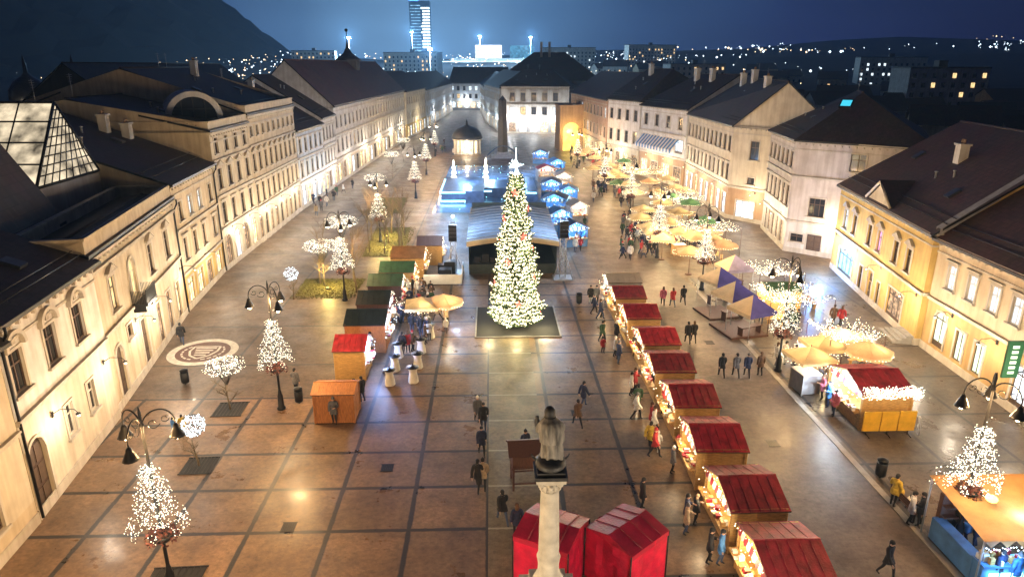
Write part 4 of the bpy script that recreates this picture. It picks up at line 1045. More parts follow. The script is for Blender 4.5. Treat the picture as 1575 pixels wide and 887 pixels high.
# ------------------------------------------------------------------ the big Christmas tree
def christmas_tree():
    rr = random.Random(8)
    t = thing('christmas_tree', 'tall Christmas spruce wrapped in warm white lights in the middle of the square', 'Christmas tree', (1.85, 51.6, 0))
    H_, R0 = 12.6, 2.02
    tr = MB(); tr.tube([(0,0,0), (0,0,6), (0,0,H_-.4)], [.22, .14, .03], 8); tr.obj('trunk', M['bark'], t)
    lv = MB(); lb = MB(); tips = []
    z = .45; tier = 0
    while z < H_ - .3:
        f = z / H_; rad = R0 * (1 - f)**.56 * (1.0 + .07*math.sin(tier*2.1)); nb = max(7, int(22 * (1 - f) + 6))
        for k in range(nb):
            a = 2*PI*(k + rr.uniform(-.3, .3)) / nb + tier*.7; L = rad * rr.uniform(.80, 1.12) * (1 + .09*math.sin(3*a + z*1.7) + .06*math.sin(5*a - z*2.6))
            d = Vector((math.cos(a), math.sin(a), 0)); side = Vector((-d.y, d.x, 0))
            droop = rr.uniform(.25, .42)
            def P(u): return Vector((0, 0, z)) + d*(L*u) + Vector((0, 0, -droop*L*.5*u + .28*L*u*u))
            n = max(5, int(L / .17))
            for i in range(n):
                u = .18 + .82*(i + rr.random())/n; c = P(u)
                for s in (-1, 1):
                    w = (.34*(1.15 - u)) + .12
                    q = c + side*(s*w) + d*(.16) + Vector((0, 0, rr.uniform(-.12, .06)))
                    m = (c + q)/2; tn = Vector((0, 0, 1))*.07 + d*.06
                    lv.poly([c - d*.05, m + tn, q, m - tn])
                q = c + Vector((rr.uniform(-.1,.1), rr.uniform(-.1,.1), -.2)); lv.poly([c + side*.06, q, c - side*.06])
            tips.append(P(1.0))
            nl = max(4, int(L*7.5))
            for i in range(nl):
                u = 1.03 - .7*(i*rr.uniform(.5,1.0))/nl; c = P(u)
                lb.octa((c.x + rr.uniform(-.12,.12), c.y + rr.uniform(-.12,.12), c.z + rr.uniform(-.05,.16)), rr.uniform(.026, .062))
        z += .30 - .08*f; tier += 1
    lv.obj('foliage', M['leaf'], t)
    tag(lb.obj('fairy_lights', M['led_tree'], t), kind='stuff')
    for k in range(16):                 # red stars hung on the branches
        f = (k + .5)/16; zz = .8 + f*(H_ - 2.2); a = k*2.4; r = R0*(1 - zz/H_)**.56*1.0
        b = MB()
        for j in range(5):
            p = [(.34*math.cos(2*PI*j/5 + PI/2), .34*math.sin(2*PI*j/5 + PI/2)), (.14*math.cos(2*PI*j/5 + PI/2 - PI/5), .14*math.sin(2*PI*j/5 + PI/2 - PI/5)), (.14*math.cos(2*PI*j/5 + PI/2 + PI/5), .14*math.sin(2*PI*j/5 + PI/2 + PI/5))]
            for y in (-.05,): b.poly([(0, -.1, 0), (p[1][0], y, p[1][1]), (p[0][0], y, p[0][1])]); b.poly([(0, -.1, 0), (p[0][0], y, p[0][1]), (p[2][0], y, p[2][1])])
            b.poly([(p[1][0], -.05, p[1][1]), (p[0][0], -.05, p[0][1]), (p[2][0], -.05, p[2][1]), (0, .06, 0)])
        b.obj('red_star', M['led_red'], t, (r*math.cos(a), r*math.sin(a), zz), a + PI/2)
    s = MB()                            # spiky white star on the tip
    for k in range(26):
        d = Vector((rr.gauss(0,1), rr.gauss(0,1), rr.gauss(0,1))).normalized(); L = rr.uniform(.35, .75)
        s.tube([(0,0,0), tuple(d*L)], [.045, .012], 4)
    s.tube([(0,0,-.6), (0,0,1.4)], [.05, .02], 4)
    s.obj('tree_topper', M['led_cold'], t, (0, 0, H_ + .15))
    for k in range(9):
        zz = [1.0, 1.2, 1.0, 3.5, 3.6, 6.2, 6.4, 9.0, 11.5][k]; a = [-PI/2, PI*1.15, -.4, -2.2, -.9, -1.2, 2.2, -1.6, -1.6][k]; r = R0*(1 - zz/H_)**.56 + .5
        plight(t, (r*math.cos(a), r*math.sin(a), zz), 170, (1.0, .82, .42), .4, 'tree_light')
christmas_tree()
rm = MB()
rm.box(-1.3, 5.2, 48.9, 49.02, 0, .1); rm.box(-1.42, -1.3, 48.9, 56, 0, .1); rm.box(5.2, 5.32, 48.9, 56, 0, .1)
tag(rm.obj('tree_kerb', M['kerb']), 'low stone kerb framing the Christmas tree bed', 'kerb')
sheet('tree_bed', rect(-1.3, 5.2, 49.02, 56), .016, M['earth'])

# ------------------------------------------------------------------ market huts
def hut(name, label, x0, x1, y0, y1, eave, ridge, wall, roof, side, group=None, roof2=None, goods=None, watts=90, col=WARM, over=.22, lit='warm', cat='market hut', closed=False):
    """ridge runs across (x); side: -1 counter on the low-x end, +1 on the high-x end"""
    xm, ym = (x0+x1)/2, (y0+y1)/2; w, d = (x1-x0)/2 - over*.6, (y1-y0)/2 - over*.6
    t = thing(name, label, cat, (xm, ym, 0), 0, group)
    b = MB(); th = .05; hz = 1.05; tp = eave - .12
    b.box(-w, w, -d, -d+th, 0, eave); b.box(-w, w, d-th, d, 0, eave)
    sx = side*w
    def xbox(a, c, *r): b.box(min(a, c), max(a, c), *r)
    xbox(-sx, -sx + side*th, -d+th, d-th, 0, eave)
    if closed: xbox(sx - side*th, sx, -d+th, d-th, 0, eave)
    else:
        xbox(sx - side*th, sx, -d+th, d-th, 0, hz)
        for s in (-1, 1): b.box(min(sx, sx - side*th), max(sx, sx - side*th), min(s*(d-th), s*(d-.22)), max(s*(d-th), s*(d-.22)), hz, eave)
    b.box(-w+th, w-th, -d+th, d-th, .0, .06)
    for sxx in (-1, 1):
        X = sxx*w; b.poly([(X, -d, eave), (X, d, eave), (X, 0, ridge - .04)][::sxx])
        Y = w - .02
    for k in range(int(2*w/.16)):            # upright boards on the long sides
        x = -w + .08 + k*.16
        b.box(x - .006, x + .006, -d - .012, -d, .02, eave - .02)
    for X in (-w, w):
        for Y in (-d, d): b.box(X - .05, X + .05, Y - .05, Y + .05, 0, eave + .0)
    b.obj('wall', M[wall], t)
    r = MB(); W2 = (x1-x0)/2; D2 = (y1-y0)/2; rt = .06; ez = eave - .05
    r.poly([(-W2, -D2, ez), (W2, -D2, ez), (W2, 0, ridge), (-W2, 0, ridge)], 0)
    r.poly([(W2, D2, ez), (-W2, D2, ez), (-W2, 0, ridge), (W2, 0, ridge)], 1 if roof2 else 0)
    r.poly([(-W2, -D2, ez-rt), (-W2, 0, ridge-rt), (W2, 0, ridge-rt), (W2, -D2, ez-rt)], 2); r.poly([(W2, D2, ez-rt), (W2, 0, ridge-rt), (-W2, 0, ridge-rt), (-W2, D2, ez-rt)], 2)
    for X in (-W2, W2):
        for s in (-1, 1): r.poly([(X, s*D2, ez), (X, 0, ridge), (X, 0, ridge-rt), (X, s*D2, ez-rt)], 2)
    for s in (-1, 1): r.poly([(-W2, s*D2, ez), (-W2, s*D2, ez-rt), (W2, s*D2, ez-rt), (W2, s*D2, ez)], 2)
    for k in range(1, 6):                    # seams of the felt
        x = -W2 + 2*W2*k/6
        r.tube([(x, -D2, ez + .012), (x, 0, ridge + .012), (x, D2, ez + .012)], .012, 3, 0, False)
    r.tube([(-W2, 0, ridge + .01), (W2, 0, ridge + .01)], .035, 5, 0)
    r.obj('roof', [M[roof], M[roof2 or roof], M['wood_d']], t)
    if not closed:
        c = MB(); c.box(min(sx, sx + side*.4), max(sx, sx + side*.4), -d+.05, d-.05, hz, hz + .05)
        for s in (-1, 1): c.tube([(sx, s*(d-.3), hz - .4), (sx + side*.34, s*(d-.3), hz)], .02, 4)
        c.obj('counter', M['wood_y'], t)
        f = MB()                             # short cloth valance over the counter
        for k in range(10):
            y0_, y1_ = -d + .1 + (2*d - .2)*k/10, -d + .1 + (2*d - .2)*(k+1)/10
            f.poly([(sx + side*.03, y0_, eave - .05), (sx + side*.03, y1_, eave - .05), (sx + side*.10, y1_, eave - .34), (sx + side*.12, (y0_+y1_)/2, eave - .42), (sx + side*.10, y0_, eave - .34)], k % 2)
        f.obj('valance', [M['canvas_white'], M[roof]], t)
        g = MB(); rr = random.Random(int(ym*10))
        m = {'warm': 'bulb_string', 'cold': 'led_cold', 'cyan': 'led_cyan'}[lit]
        for s in (-1, 1):
            for k in range(7):
                u = k/6; g.octa((side*W2 + side*.03, s*D2*(1-u), ez + (ridge-ez)*u - .08 - rr.uniform(0, .16)), rr.uniform(.02, .036))
        for k in range(9):
            u = rr.random(); g.octa((sx + side*rr.uniform(.1, .7), -d + .2 + (2*d-.4)*u, eave - .2 - rr.uniform(0, .3)), rr.uniform(.02, .036))
        for k in range(14):
            u = k/13; g.octa((-W2 + 2*W2*u, D2 + .03, ez - .08 - rr.uniform(0, .08)), .026)
        tag(g.obj('string_lights', M[m], t), kind='stuff')
        q = MB()                             # goods on the shelves and counter
        for k in range(46):
            a, bb, cc = rr.uniform(.05, .13), rr.uniform(.05, .13), rr.uniform(.06, .22)
            x = sx + side*rr.uniform(.02, .36) if k < 22 else -sx + side*rr.uniform(.1, .35)
            z = hz + .05 if k < 22 else rr.choice([.9, 1.3, 1.7]); y = rr.uniform(-d+.2, d-.2)
            q.box(x-a, x+a, y-bb, y+bb, z, z+cc, rr.randrange(4))
        tag(q.obj('goods', [M['cloth_white'], M['wood_y'], M['felt_red'], M['canvas']], t), kind='stuff')
        lp = MB(); lp.lathe([(.02, .25), (.16, .05), (.17, 0), (.02, .02)], 8, (sx*.55, 0, eave - .3)); lp.ball((sx*.55, 0, eave - .34), .07); lp.obj('pendant_lamp', M['bulb_warm'], t)
        plight(t, (sx*.6, 0, eave - .5), watts*1.3, col, .12, 'hut_light'); plight(t, (sx + side*.62, 0, eave - .3), watts*.8, col, .15, 'counter_light')
    return t
M['bulb_string'] = emit('bulb_string', (1.0, .82, .55), 4.5, sample=False)
RW = ['nearest of the red roofed huts, cut by the bottom edge', 'second red roofed hut from the bottom edge, white lit back', 'red roofed hut with a pale lit back roof, third up the row', 'red roofed hut with a yellow side, fourth up the row from the bottom',
      'red roofed hut, fourth from the far end of the row', 'red roofed hut, third from the far end of the row', 'red roofed hut, second from the far end of the row', 'red roofed hut at the far end of the row, under the grey canvas hut']
yr = [21.6, 25.9, 30.45, 35.1, 39.6, 43.8, 48.7, 53.5]
for i, y in enumerate(yr):
    jj = random.Random(i); o = hut('market_hut', RW[i], 9.95, 12.55, y - 1.8, y + 1.8, 2.2 + jj.uniform(-.05, .06), 2.68 + jj.uniform(-.08, .08), 'wood_y', 'felt_red', -1, 'red roofed huts along the street', watts=110, col=(1.0, .74, .42))
    o.rotation_euler.z = R(jj.uniform(-2.2, 2.2)); o.location.x += jj.uniform(-.1, .1)
hut('market_hut', 'grey canvas roofed hut right behind the far end of the red hut row', 9.9, 12.9, 55.6, 58.4, 2.3, 2.7, 'box_grey', 'felt_grey', -1, watts=120)
hut('market_hut', 'small closed hut of orange boards nearest on the left', -10.6, -8.05, 35.9, 37.9, 1.95, 2.25, 'wood_o', 'wood_o', 1, watts=30, closed=True)
hut('market_hut', 'red roofed hut with a blue white lit counter, left of the square', -10.6, -8.4, 41.6, 44.2, 2.2, 2.85, 'wood_y', 'felt_red', 1, lit='cold', watts=420, col=(.34, .5, 1.0))
hut('market_hut', 'dark roofed hut with an orange side wall, left row', -10.8, -7.75, 46.2, 49.4, 2.25, 2.9, 'wood_o', 'felt_dark', 1, lit='cold', watts=380, col=(.38, .55, 1.0))
hut('market_hut', 'dark roofed hut behind the orange sided one, left row', -10.75, -8.1, 50.7, 53.6, 2.25, 2.9, 'wood_d', 'felt_dark', 1, watts=130, col=(.8, .85, 1.0))
hut('market_hut', 'deep green roofed hut, last but one of the left row', -10.7, -7.7, 55.4, 58.0, 2.25, 2.9, 'wood_d', 'felt_green', 1, watts=110)
hut('market_hut', 'bright green roofed hut at the far end of the left row', -10.3, -7.1, 59.4, 62.0, 2.25, 2.9, 'wood_y', 'felt_green', 1, watts=130)
hut('market_hut', 'tan canvas hut behind the green roofed huts on the left', -9.9, -6.6, 64.0, 67.4, 2.3, 3.0, 'wood_y', 'felt_tan', 1, watts=120)
hut('market_hut', 'low brown hut beyond the tan canvas hut on the left', -7.9, -5.2, 69.2, 71.4, 2.2, 2.9, 'wood_y', 'wood_d', 1, watts=80)
hut('market_hut', 'red roofed drinks hut with a dazzling white blue counter and yellow panels', 20.9, 24.0, 34.2, 38.4, 2.35, 2.95, 'wood_y', 'felt_red', -1, lit='cold', watts=420, col=(.8, .9, 1.0))
hut('market_hut', 'green roofed hut among lights next to the corner house', 22.6, 25.6, 52.6, 55.0, 2.35, 2.75, 'wood_y', 'canvas_green', -1, watts=140)
BL = [(9.4, 77.5, 3.0, 2.6, 'blue roofed hut with a white lit front, right behind the stage tower', 'felt_blue', 'cold'), (8.4, 85.0, 3.2, 2.6, 'light blue canvas hut, second beyond the stage tower', 'canvas_blue', 'cyan'), (11.4, 90.0, 2.6, 2.4, 'small beige canvas hut by the crowd, right of the light blue hut', 'felt_grey', 'warm'), (9.0, 95.5, 3.6, 3.0, 'dark blue hut with a long roof beyond the stage', 'felt_blue', 'cyan'),
      (11.6, 102, 2.8, 2.6, 'blue hut with cyan lit counter midway along the fountain', 'canvas_blue', 'cyan'), (9.6, 108.5, 3.4, 3.0, 'deep blue hut near the middle of the fountain side', 'felt_blue', 'cold'), (12.2, 116, 3.0, 2.8, 'pale canvas hut behind the deep blue hut', 'felt_grey', 'warm'), (9.8, 124, 3.4, 3.0, 'red brown roofed hut past the pale canvas hut', 'felt_red', 'warm'), (12.4, 133, 3.2, 3.0, 'blue hut at the far end of the fountain', 'canvas_blue', 'cyan'), (10.6, 148, 3.4, 3.2, 'farthest blue hut, right of the black obelisk', 'felt_blue', 'cold')]
for x, y, w, d, lb, rf, lt in BL:
    o = hut('market_hut', lb, x - d/2, x + d/2, y - w/2, y + w/2, 2.4, 3.0, 'canvas_blue' if lt != 'warm' else 'box_grey', rf, 1, 'huts along the fountain', lit=lt, watts=170, col=(.3, .62, 1.0) if lt != 'warm' else WARM)
    o.rotation_euler.z = R(-90 + (int(x*10) % 5 - 2)*6)
pt = thing('banner_panels', 'three bright yellow panels on a stand before the drinks hut', 'panels', (22.35, 33.7, 0))
for k in range(3):
    q = MB(); q.box(-1.5 + k*1.02, -.55 + k*1.02, -.04, .04, .3, 1.5); q.obj('panel', M['panel_y'] if 'panel_y' in M else M.setdefault('panel_y', mat('yellow_panel', (.75, .43, .03), .5, .15, 2)), pt)
q = MB()
for x in (-1.2, 0, 1.2): q.tube([(x, .06, 0), (x, .06, 1.45)], .025, 5); q.tube([(x, -.35, .02), (x, .06, .1), (x, .4, .02)], .025, 5)
q.obj('stand', M['iron'], pt)

def wreath_lights():
    t = thing('light_garland', 'fluffy white garland of lights along the near eave of the drinks hut', 'garland', (22.4, 34.1, 2.45))
    rr = random.Random(3); g = MB()
    for k in range(700):
        a = rr.uniform(0, 2*PI); x = rr.uniform(-1.55, 1.75); g.octa((x, -.1 + .4*math.cos(a)*rr.random(), .05 + .42*math.sin(a)*rr.random()), rr.uniform(.022, .042))
    tag(g.obj('led_lights', M['led_white'], t), kind='stuff')
    w = MB(); w.tube([(-1.6 + .1*k, .1*math.sin(k*1.7), .06*math.cos(k*2.1)) for k in range(35)], .03, 4); w.obj('garland', M['leaf'], t)
wreath_lights()

def tan_stall():
    t = thing('food_stall', 'tan canvas food stall with yellow lamps and a blue lit counter, bottom right', 'food stall', (21.6, 23.4, 0))
    r = MB(); x0, x1, y0, y1 = -2.5, 2.6, -1.7, 2.0; n = 8
    for i in range(n):                    # slightly sagging canvas
        for j in range(5):
            def z(u, v): return 2.35 + .55*(v) - .1*math.sin(PI*u)*math.sin(PI*v)
            u0, u1, v0, v1 = i/n, (i+1)/n, j/5, (j+1)/5
            r.poly([(x0+(x1-x0)*u, y0+(y1-y0)*v, z(u, v)) for u, v in ((u0,v0),(u1,v0),(u1,v1),(u0,v1))], 0, True)
    for i in range(n): r.poly([(x0+(x1-x0)*i/n, y0, 2.35), (x0+(x1-x0)*(i+.5)/n, y0-.02, 2.05), (x0+(x1-x0)*(i+1)/n, y0, 2.35)], 0)
    r.obj('canopy', M['felt_tan'], t)
    p = MB()
    for X in (x0+.1, x1-.1):
        for Y, h in ((y0+.1, 2.3), (y1-.1, 2.85)): p.tube([(X, Y, 0), (X, Y, h)], .04, 6)
    p.obj('frame', M['steel'], t)
    c = MB(); c.box(-2.2, 2.4, -1.6, -1.05, 0, 1.05); c.box(-2.25, 2.45, -1.7, -.95, 1.05, 1.12); c.box(-2.25, -1.75, -1.05, 1.6, 0, 1.05); c.obj('counter', M['canvas_blue'], t)
    b = MB()
    for k in range(9): b.box(-2.0 + k*.48, -1.6 + k*.48, -1.73, -1.71, .25, .85)
    b.obj('lit_front', M['led_cyan'], t)
    s = MB(); s.box(-2.0, 2.2, 1.5, 1.75, .2, 2.2)
    for z in (.7, 1.2, 1.7): s.box(-2.0, 2.2, 1.2, 1.5, z, z + .04)
    s.obj('shelf', M['wood_d'], t)
    for x in (-.9, .75):
        q = MB(); q.ball((0, 0, .12), .24, 0, 8, .6); q.obj('round_lamp', M['lamp_yellow'], t, (x, .3 - .25*(x > 0), 2.74))
    rr = random.Random(6); g = MB()
    for k in range(46): g.octa((-2.4 + 4.9*k/45, -1.75, 2.02 + rr.uniform(-.1, .1)), rr.uniform(.02, .035))
    tag(g.obj('string_lights', M['led_cold'], t), kind='stuff')
    q = MB()
    for k in range(40): 
        x, y = rr.uniform(-2.1, 2.3), rr.uniform(-1.65, -1.0); a = rr.uniform(.05, .14); q.box(x-a, x+a, y-.08, y+.08, 1.12, 1.12 + rr.uniform(.08, .35), rr.randrange(3))
    tag(q.obj('goods', [M['cloth_white'], M['felt_red'], M['wood_y']], t), kind='stuff')
    plight(t, (0, -.4, 2.0), 160, (.35, .65, 1.0), .2, 'stall_light'); plight(t, (-1.5, -2.1, 1.7), 120, (.2, .5, 1.0), .2, 'front_light'); plight(t, (.4, .4, 3.6), 45, WARM, .2, 'canopy_light')
tan_stall()

# ------------------------------------------------------------------ red tarpaulin tents
def red_tent(label, x, y, rz, lean):
    t = thing('tarpaulin_tent', label, 'tent', (x, y, 0), rz)
    a = 1.15; h = 2.35; n = 8
    b = MB(); rr = random.Random(int(x*10))
    def side(p, q):
        for i in range(n):
            for j in range(5):
                def pt(u, v):
                    k = .05*math.sin(u*9 + v*3 + x) * math.sin(PI*u) + .03*math.sin(u*21 - v*5)*math.sin(PI*u)
                    dx, dy = (q[1]-p[1])/ (2*a), -(q[0]-p[0])/(2*a)
                    return (p[0]+(q[0]-p[0])*u + dx*k, p[1]+(q[1]-p[1])*u + dy*k, h*v + .02)
                u0, u1, v0, v1 = i/n, (i+1)/n, j/5, (j+1)/5
                b.poly([pt(u0,v0), pt(u1,v0), pt(u1,v1), pt(u0,v1)], 0, True)
    C = [(-a,-a), (a,-a), (a,a), (-a,a)]
    for i in range(4): side(C[i], C[(i+1)%4])
    b.obj('cover', M['tarp_red'], t)
    r = MB(); rg = h + .32; o = a + .04
    r.poly([(-o,-o,h), (o,-o,h), (o,0,rg), (-o,0,rg)]); r.poly([(o,o,h), (-o,o,h), (-o,0,rg), (o,0,rg)]); 
    for X in (-o, o): r.poly([(X,-o,h), (X,0,rg), (X,o,h)])
    for f in (-.45, .1, .6): r.tube([(o*f, -o, h + .015), (o*f, 0, rg + .015), (o*f, o, h + .015)], .025, 4, 1)
    for s in (-1, 1): r.box(-o, o, min(s*o, s*(o+.012)), max(s*o, s*(o+.012)), h - .22, h - .005)
    r.obj('roof', [M['tarp_roof'], M['tarp_dark']], t)
    f = MB()
    for X in (-a-.03, a+.03):
        for Y in (-a-.03, a+.03): f.tube([(X, Y, 0), (X, Y, h - .02)], .03, 5)
    f.obj('frame', M['iron'], t)
M['tarp_roof'] = mat('tent_roof_red', (.42, .012, .04), .38, .3, 1.8, .5)
red_tent('closed red tarpaulin tent half hidden behind the statue column', 2.3, 23.1, R(-28), 0)
red_tent('closed red tarpaulin tent to the right of the statue column', 5.3, 22.9, R(40), 0)

# ------------------------------------------------------------------ statue on its column, nearest to the camera
def skin_mesh(verts, edges, radii, root=0, sub=2, branch=0.6):
    me = bpy.data.meshes.new('tmp'); me.from_pydata(verts, edges, []); o = bpy.data.objects.new('tmp', me); sc.collection.objects.link(o)
    md = o.modifiers.new('s', 'SKIN'); md.branch_smoothing = branch
    sv = me.skin_vertices[0].data
    for i, r in enumerate(radii):
        sv[i].radius = r if isinstance(r, tuple) else (r, r); sv[i].use_root = (i == root)
    if sub:
        ss = o.modifiers.new('u', 'SUBSURF'); ss.levels = sub; ss.render_levels = sub
    dg = bpy.context.evaluated_depsgraph_get()
    out = bpy.data.meshes.new_from_object(o.evaluated_get(dg))
    bpy.data.objects.remove(o); bpy.data.meshes.remove(me)
    return out

def column():
    t = thing('statue_column', 'tall pale stone column with a carved capital and heavy pedestal', 'column', (1.78, 18.8, 0))
    b = MB(); b.box(-1.6, 1.6, -1.6, 1.6, 0, .35); b.box(-1.25, 1.25, -1.25, 1.25, .35, .6); b.box(-.8, .8, -.8, .8, .6, 2.7); b.box(-.95, .95, -.95, .95, 2.7, 2.95); b.box(-.62, .62, -.62, .62, 2.95, 3.45)
    b.obj('pedestal', M['stone'], t)
    s = MB(); s.lathe([(.5, 3.45), (.52, 3.6), (.45, 3.72), (.42, 3.8), (.36, 3.95), (.35, 4.2), (.38, 4.45), (.4, 4.5), (.38, 4.56), (.345, 4.62), (.335, 5.5), (.31, 6.4), (.29, 7.05), (.33, 7.1), (.29, 7.14)], 24)
    s.obj('shaft', M['stone'], t)
    c = MB(); c.lathe([(.29, 7.14), (.31, 7.25), (.37, 7.42), (.46, 7.55)], 20)
    for k in range(4):
        a = PI/4 + k*PI/2
        c.lathe([(.02, -.1), (.1, -.06), (.12, 0), (.1, .07), (.02, .1)], 8, (.42*math.cos(a), .42*math.sin(a), 7.46))
        a += PI/4; c.ball((.37*math.cos(a), .37*math.sin(a), 7.38), .09, 0, 5)
    for k in range(12):
        a = 2*PI*k/12; c.obox((.35*math.cos(a), .35*math.sin(a), 7.28), (.05, .1, .22), a)
    c.box(-.47, .47, -.47, .47, 7.55, 7.68); c.obj('capital', M['stone'], t)
column()
def statue():
    t = thing('madonna_statue', 'robed stone Madonna statue with dark veil seen from behind on the column', 'statue', (1.78, 18.8, 7.68))
    p = MB(); p.box(-.52, .52, -.5, .5, 0, .12); p.box(-.44, .44, -.42, .42, .12, .24)
    p.lathe([(.42, .24), (.5, .34), (.47, .5), (.3, .62)], 16); p.obj('plinth', M['statue_dark'], t)
    # crescent curling up both sides of the plinth
    c = MB(); c.tube([(.62*math.cos(a), .08, .72 + .42*math.sin(a)) for a in [PI*1.06 + i*PI*.88/12 for i in range(13)]], [.02 + .05*math.sin(PI*i/12) for i in range(13)], 6); c.obj('crescent', M['statue_dark'], t)
    # robe: folded lathe
    b = MB(); prof = [(.30, .5), (.37, .58), (.36, .75), (.345, 1.0), (.335, 1.25), (.33, 1.45), (.325, 1.6), (.335, 1.75), (.32, 1.87), (.22, 1.96), (.11, 2.0), (.095, 2.05)]
    n = 40; base = 0
    for r, z in prof:
        for k in range(n):
            a = 2*PI*k/n; fold = 1 + (.075*math.sin(9*a + z*1.3) + .05*math.sin(5*a - z*2.2))*max(0, min(1, (1.95 - z)*1.2))
            b.v.append((r*fold*math.cos(a)*1.0 + .05*math.sin(z*2.0), r*fold*math.sin(a)*.72, z))
    for i in range(len(prof)-1):
        for k in range(n): b.f.append((i*n+k, i*n+(k+1)%n, (i+1)*n+(k+1)%n, (i+1)*n+k)); b.m.append(0); b.s.append(True)
    b.obj('robe', M['bronze'], t)
    # long mantle over head and shoulders
    v = MB(); prof = [(.36, 1.15), (.37, 1.4), (.375, 1.62), (.36, 1.78), (.29, 1.9), (.18, 1.99), (.155, 2.08), (.165, 2.18), (.15, 2.28), (.09, 2.36), (.02, 2.39)]
    for i, (r, z) in enumerate(prof):
        for k in range(25):
            a = PI + .05 + (PI - .1)*k/24 + (0.0)
            fold = 1 + .05*math.sin(11*a + z*2)*(1 if z < 1.8 else .3)
            v.v.append((r*fold*math.cos(a)*1.05 + .05*math.sin(z*2.0), r*fold*math.sin(a)*.8 - .015, z))
    for i in range(len(prof)-1):
        for k in range(24): v.f.append((i*25+k, i*25+k+1, (i+1)*25+k+1, (i+1)*25+k)); v.m.append(0); v.s.append(True)
    v.m = [1 if f[0] // 25 >= 5 else 0 for f in v.f]
    v.obj('veil', [M['bronze'], M['statue_dark']], t)
    h = MB(); h.ball((-.045, .03, 2.2), .125, 0, 10, 1.25); h.obox((-.045, .16, 2.19), (.03, .06, .05)); h.obj('head', M['bronze'], t)
    # arms: one folded, one carrying the child on the left
    a = skin_mesh([(-.3, 0, 1.82), (-.42, .02, 1.5), (-.3, .24, 1.42), (-.2, .3, 1.45)], [(0,1),(1,2),(2,3)], [.11, .1, .08, .05]); a.materials.append(M['bronze']); a.polygons.foreach_set('use_smooth', [True]*len(a.polygons)); link('arm', a, t)
    a = skin_mesh([(.3, 0, 1.82), (.4, .05, 1.5), (.22, .3, 1.5), (.1, .34, 1.55)], [(0,1),(1,2),(2,3)], [.11, .1, .08, .05]); a.materials.append(M['bronze']); a.polygons.foreach_set('use_smooth', [True]*len(a.polygons)); link('arm', a, t)
    k = skin_mesh([(-.42, .14, 1.55), (-.43, .12, 1.75), (-.43, .1, 1.9), (-.43, .1, 2.0), (-.34, .3, 1.48), (-.34, .34, 1.3), (-.52, .28, 1.78), (-.3, .22, 1.75)], [(0,1),(1,2),(2,3),(0,4),(4,5),(1,6),(1,7)], [.1, .1, .06, .085, .06, .045, .035, .035]); k.materials.append(M['statue_dark']); k.polygons.foreach_set('use_smooth', [True]*len(k.polygons)); link('child_figure', k, t)
M['statue_dark'] = mat('dark_patina', (.03, .03, .032), .5, .5, 4, .3)
statue()
def floodlight(x, y, w, label, col):  # unseen masts, added to brighten column and tents from the front
    t = thing('front_fill_floodlight', label, 'floodlight', (x, y, 0)); a = MB(); a.lathe([(.2, 0), (.2, .08), (.05, .1), (.05, 3.0)], 8); a.obox((0, 0, 3.15), (.5, .25, .35), 0, 0, R(25)); a.obj('mast', M['iron'], t)
    b = MB(); b.obox((0, .16, 3.2), (.4, .03, .26), 0, 0, R(25)); b.obj('lens', M['lamp_yellow'], t); plight(t, (0, .5, 3.3), w, col, .25, 'flood_light')
floodlight(-3.5, 12.5, 1500, 'unseen floodlight mast on the left, added to light column and tents', (1.0, .78, .52)); floodlight(8.0, 13.0, 1500, 'unseen floodlight mast on the right, added to light column and tents', (1.0, .82, .6))

def wooden_stand():
    t = thing('wooden_stand', 'dark wooden display stand on four legs beside the statue column', 'display stand', (1.75, 29.6, 0), R(4))
    f = MB()
    for X in (-.85, .85):
        for Y in (-.55, .55): f.box(X-.05, X+.05, Y-.05, Y+.05, 0, 1.25)
    for Y in (-.55, .55): f.box(-.8, .8, Y-.03, Y+.03, .35, .43)
    for X in (-.85, .85): f.box(X-.03, X+.03, -.5, .5, .5, .58)
    f.obj('legs', M['wood_d'], t)
    b = MB(); b.box(-.95, .95, -.65, .65, 1.25, 1.33); b.box(-.9, .9, -.62, -.56, 1.33, 2.15); b.box(-.9, -.84, -.56, .6, 1.33, 2.15); b.box(.84, .9, -.56, .6, 1.33, 2.15)
    for k in range(7): b.box(-.88 + k*.26, -.87 + k*.26, -.635, -.62, 1.34, 2.14)
    b.obj('cabinet', M['wood_d'], t)
    r = MB()
    for s in (-1, 1): r.poly([(-1.1, s*.85, 2.05), (1.1, s*.85, 2.05), (1.1, 0, 2.5), (-1.1, 0, 2.5)][::s])
    for X in (-1.1, 1.1): r.poly([(X, -.85, 2.05), (X, 0, 2.5), (X, .85, 2.05), (X, .8, 2.0), (X, 0, 2.42), (X, -.8, 2.0)])
    r.obj('roof', M['wood_d'], t)
wooden_stand()

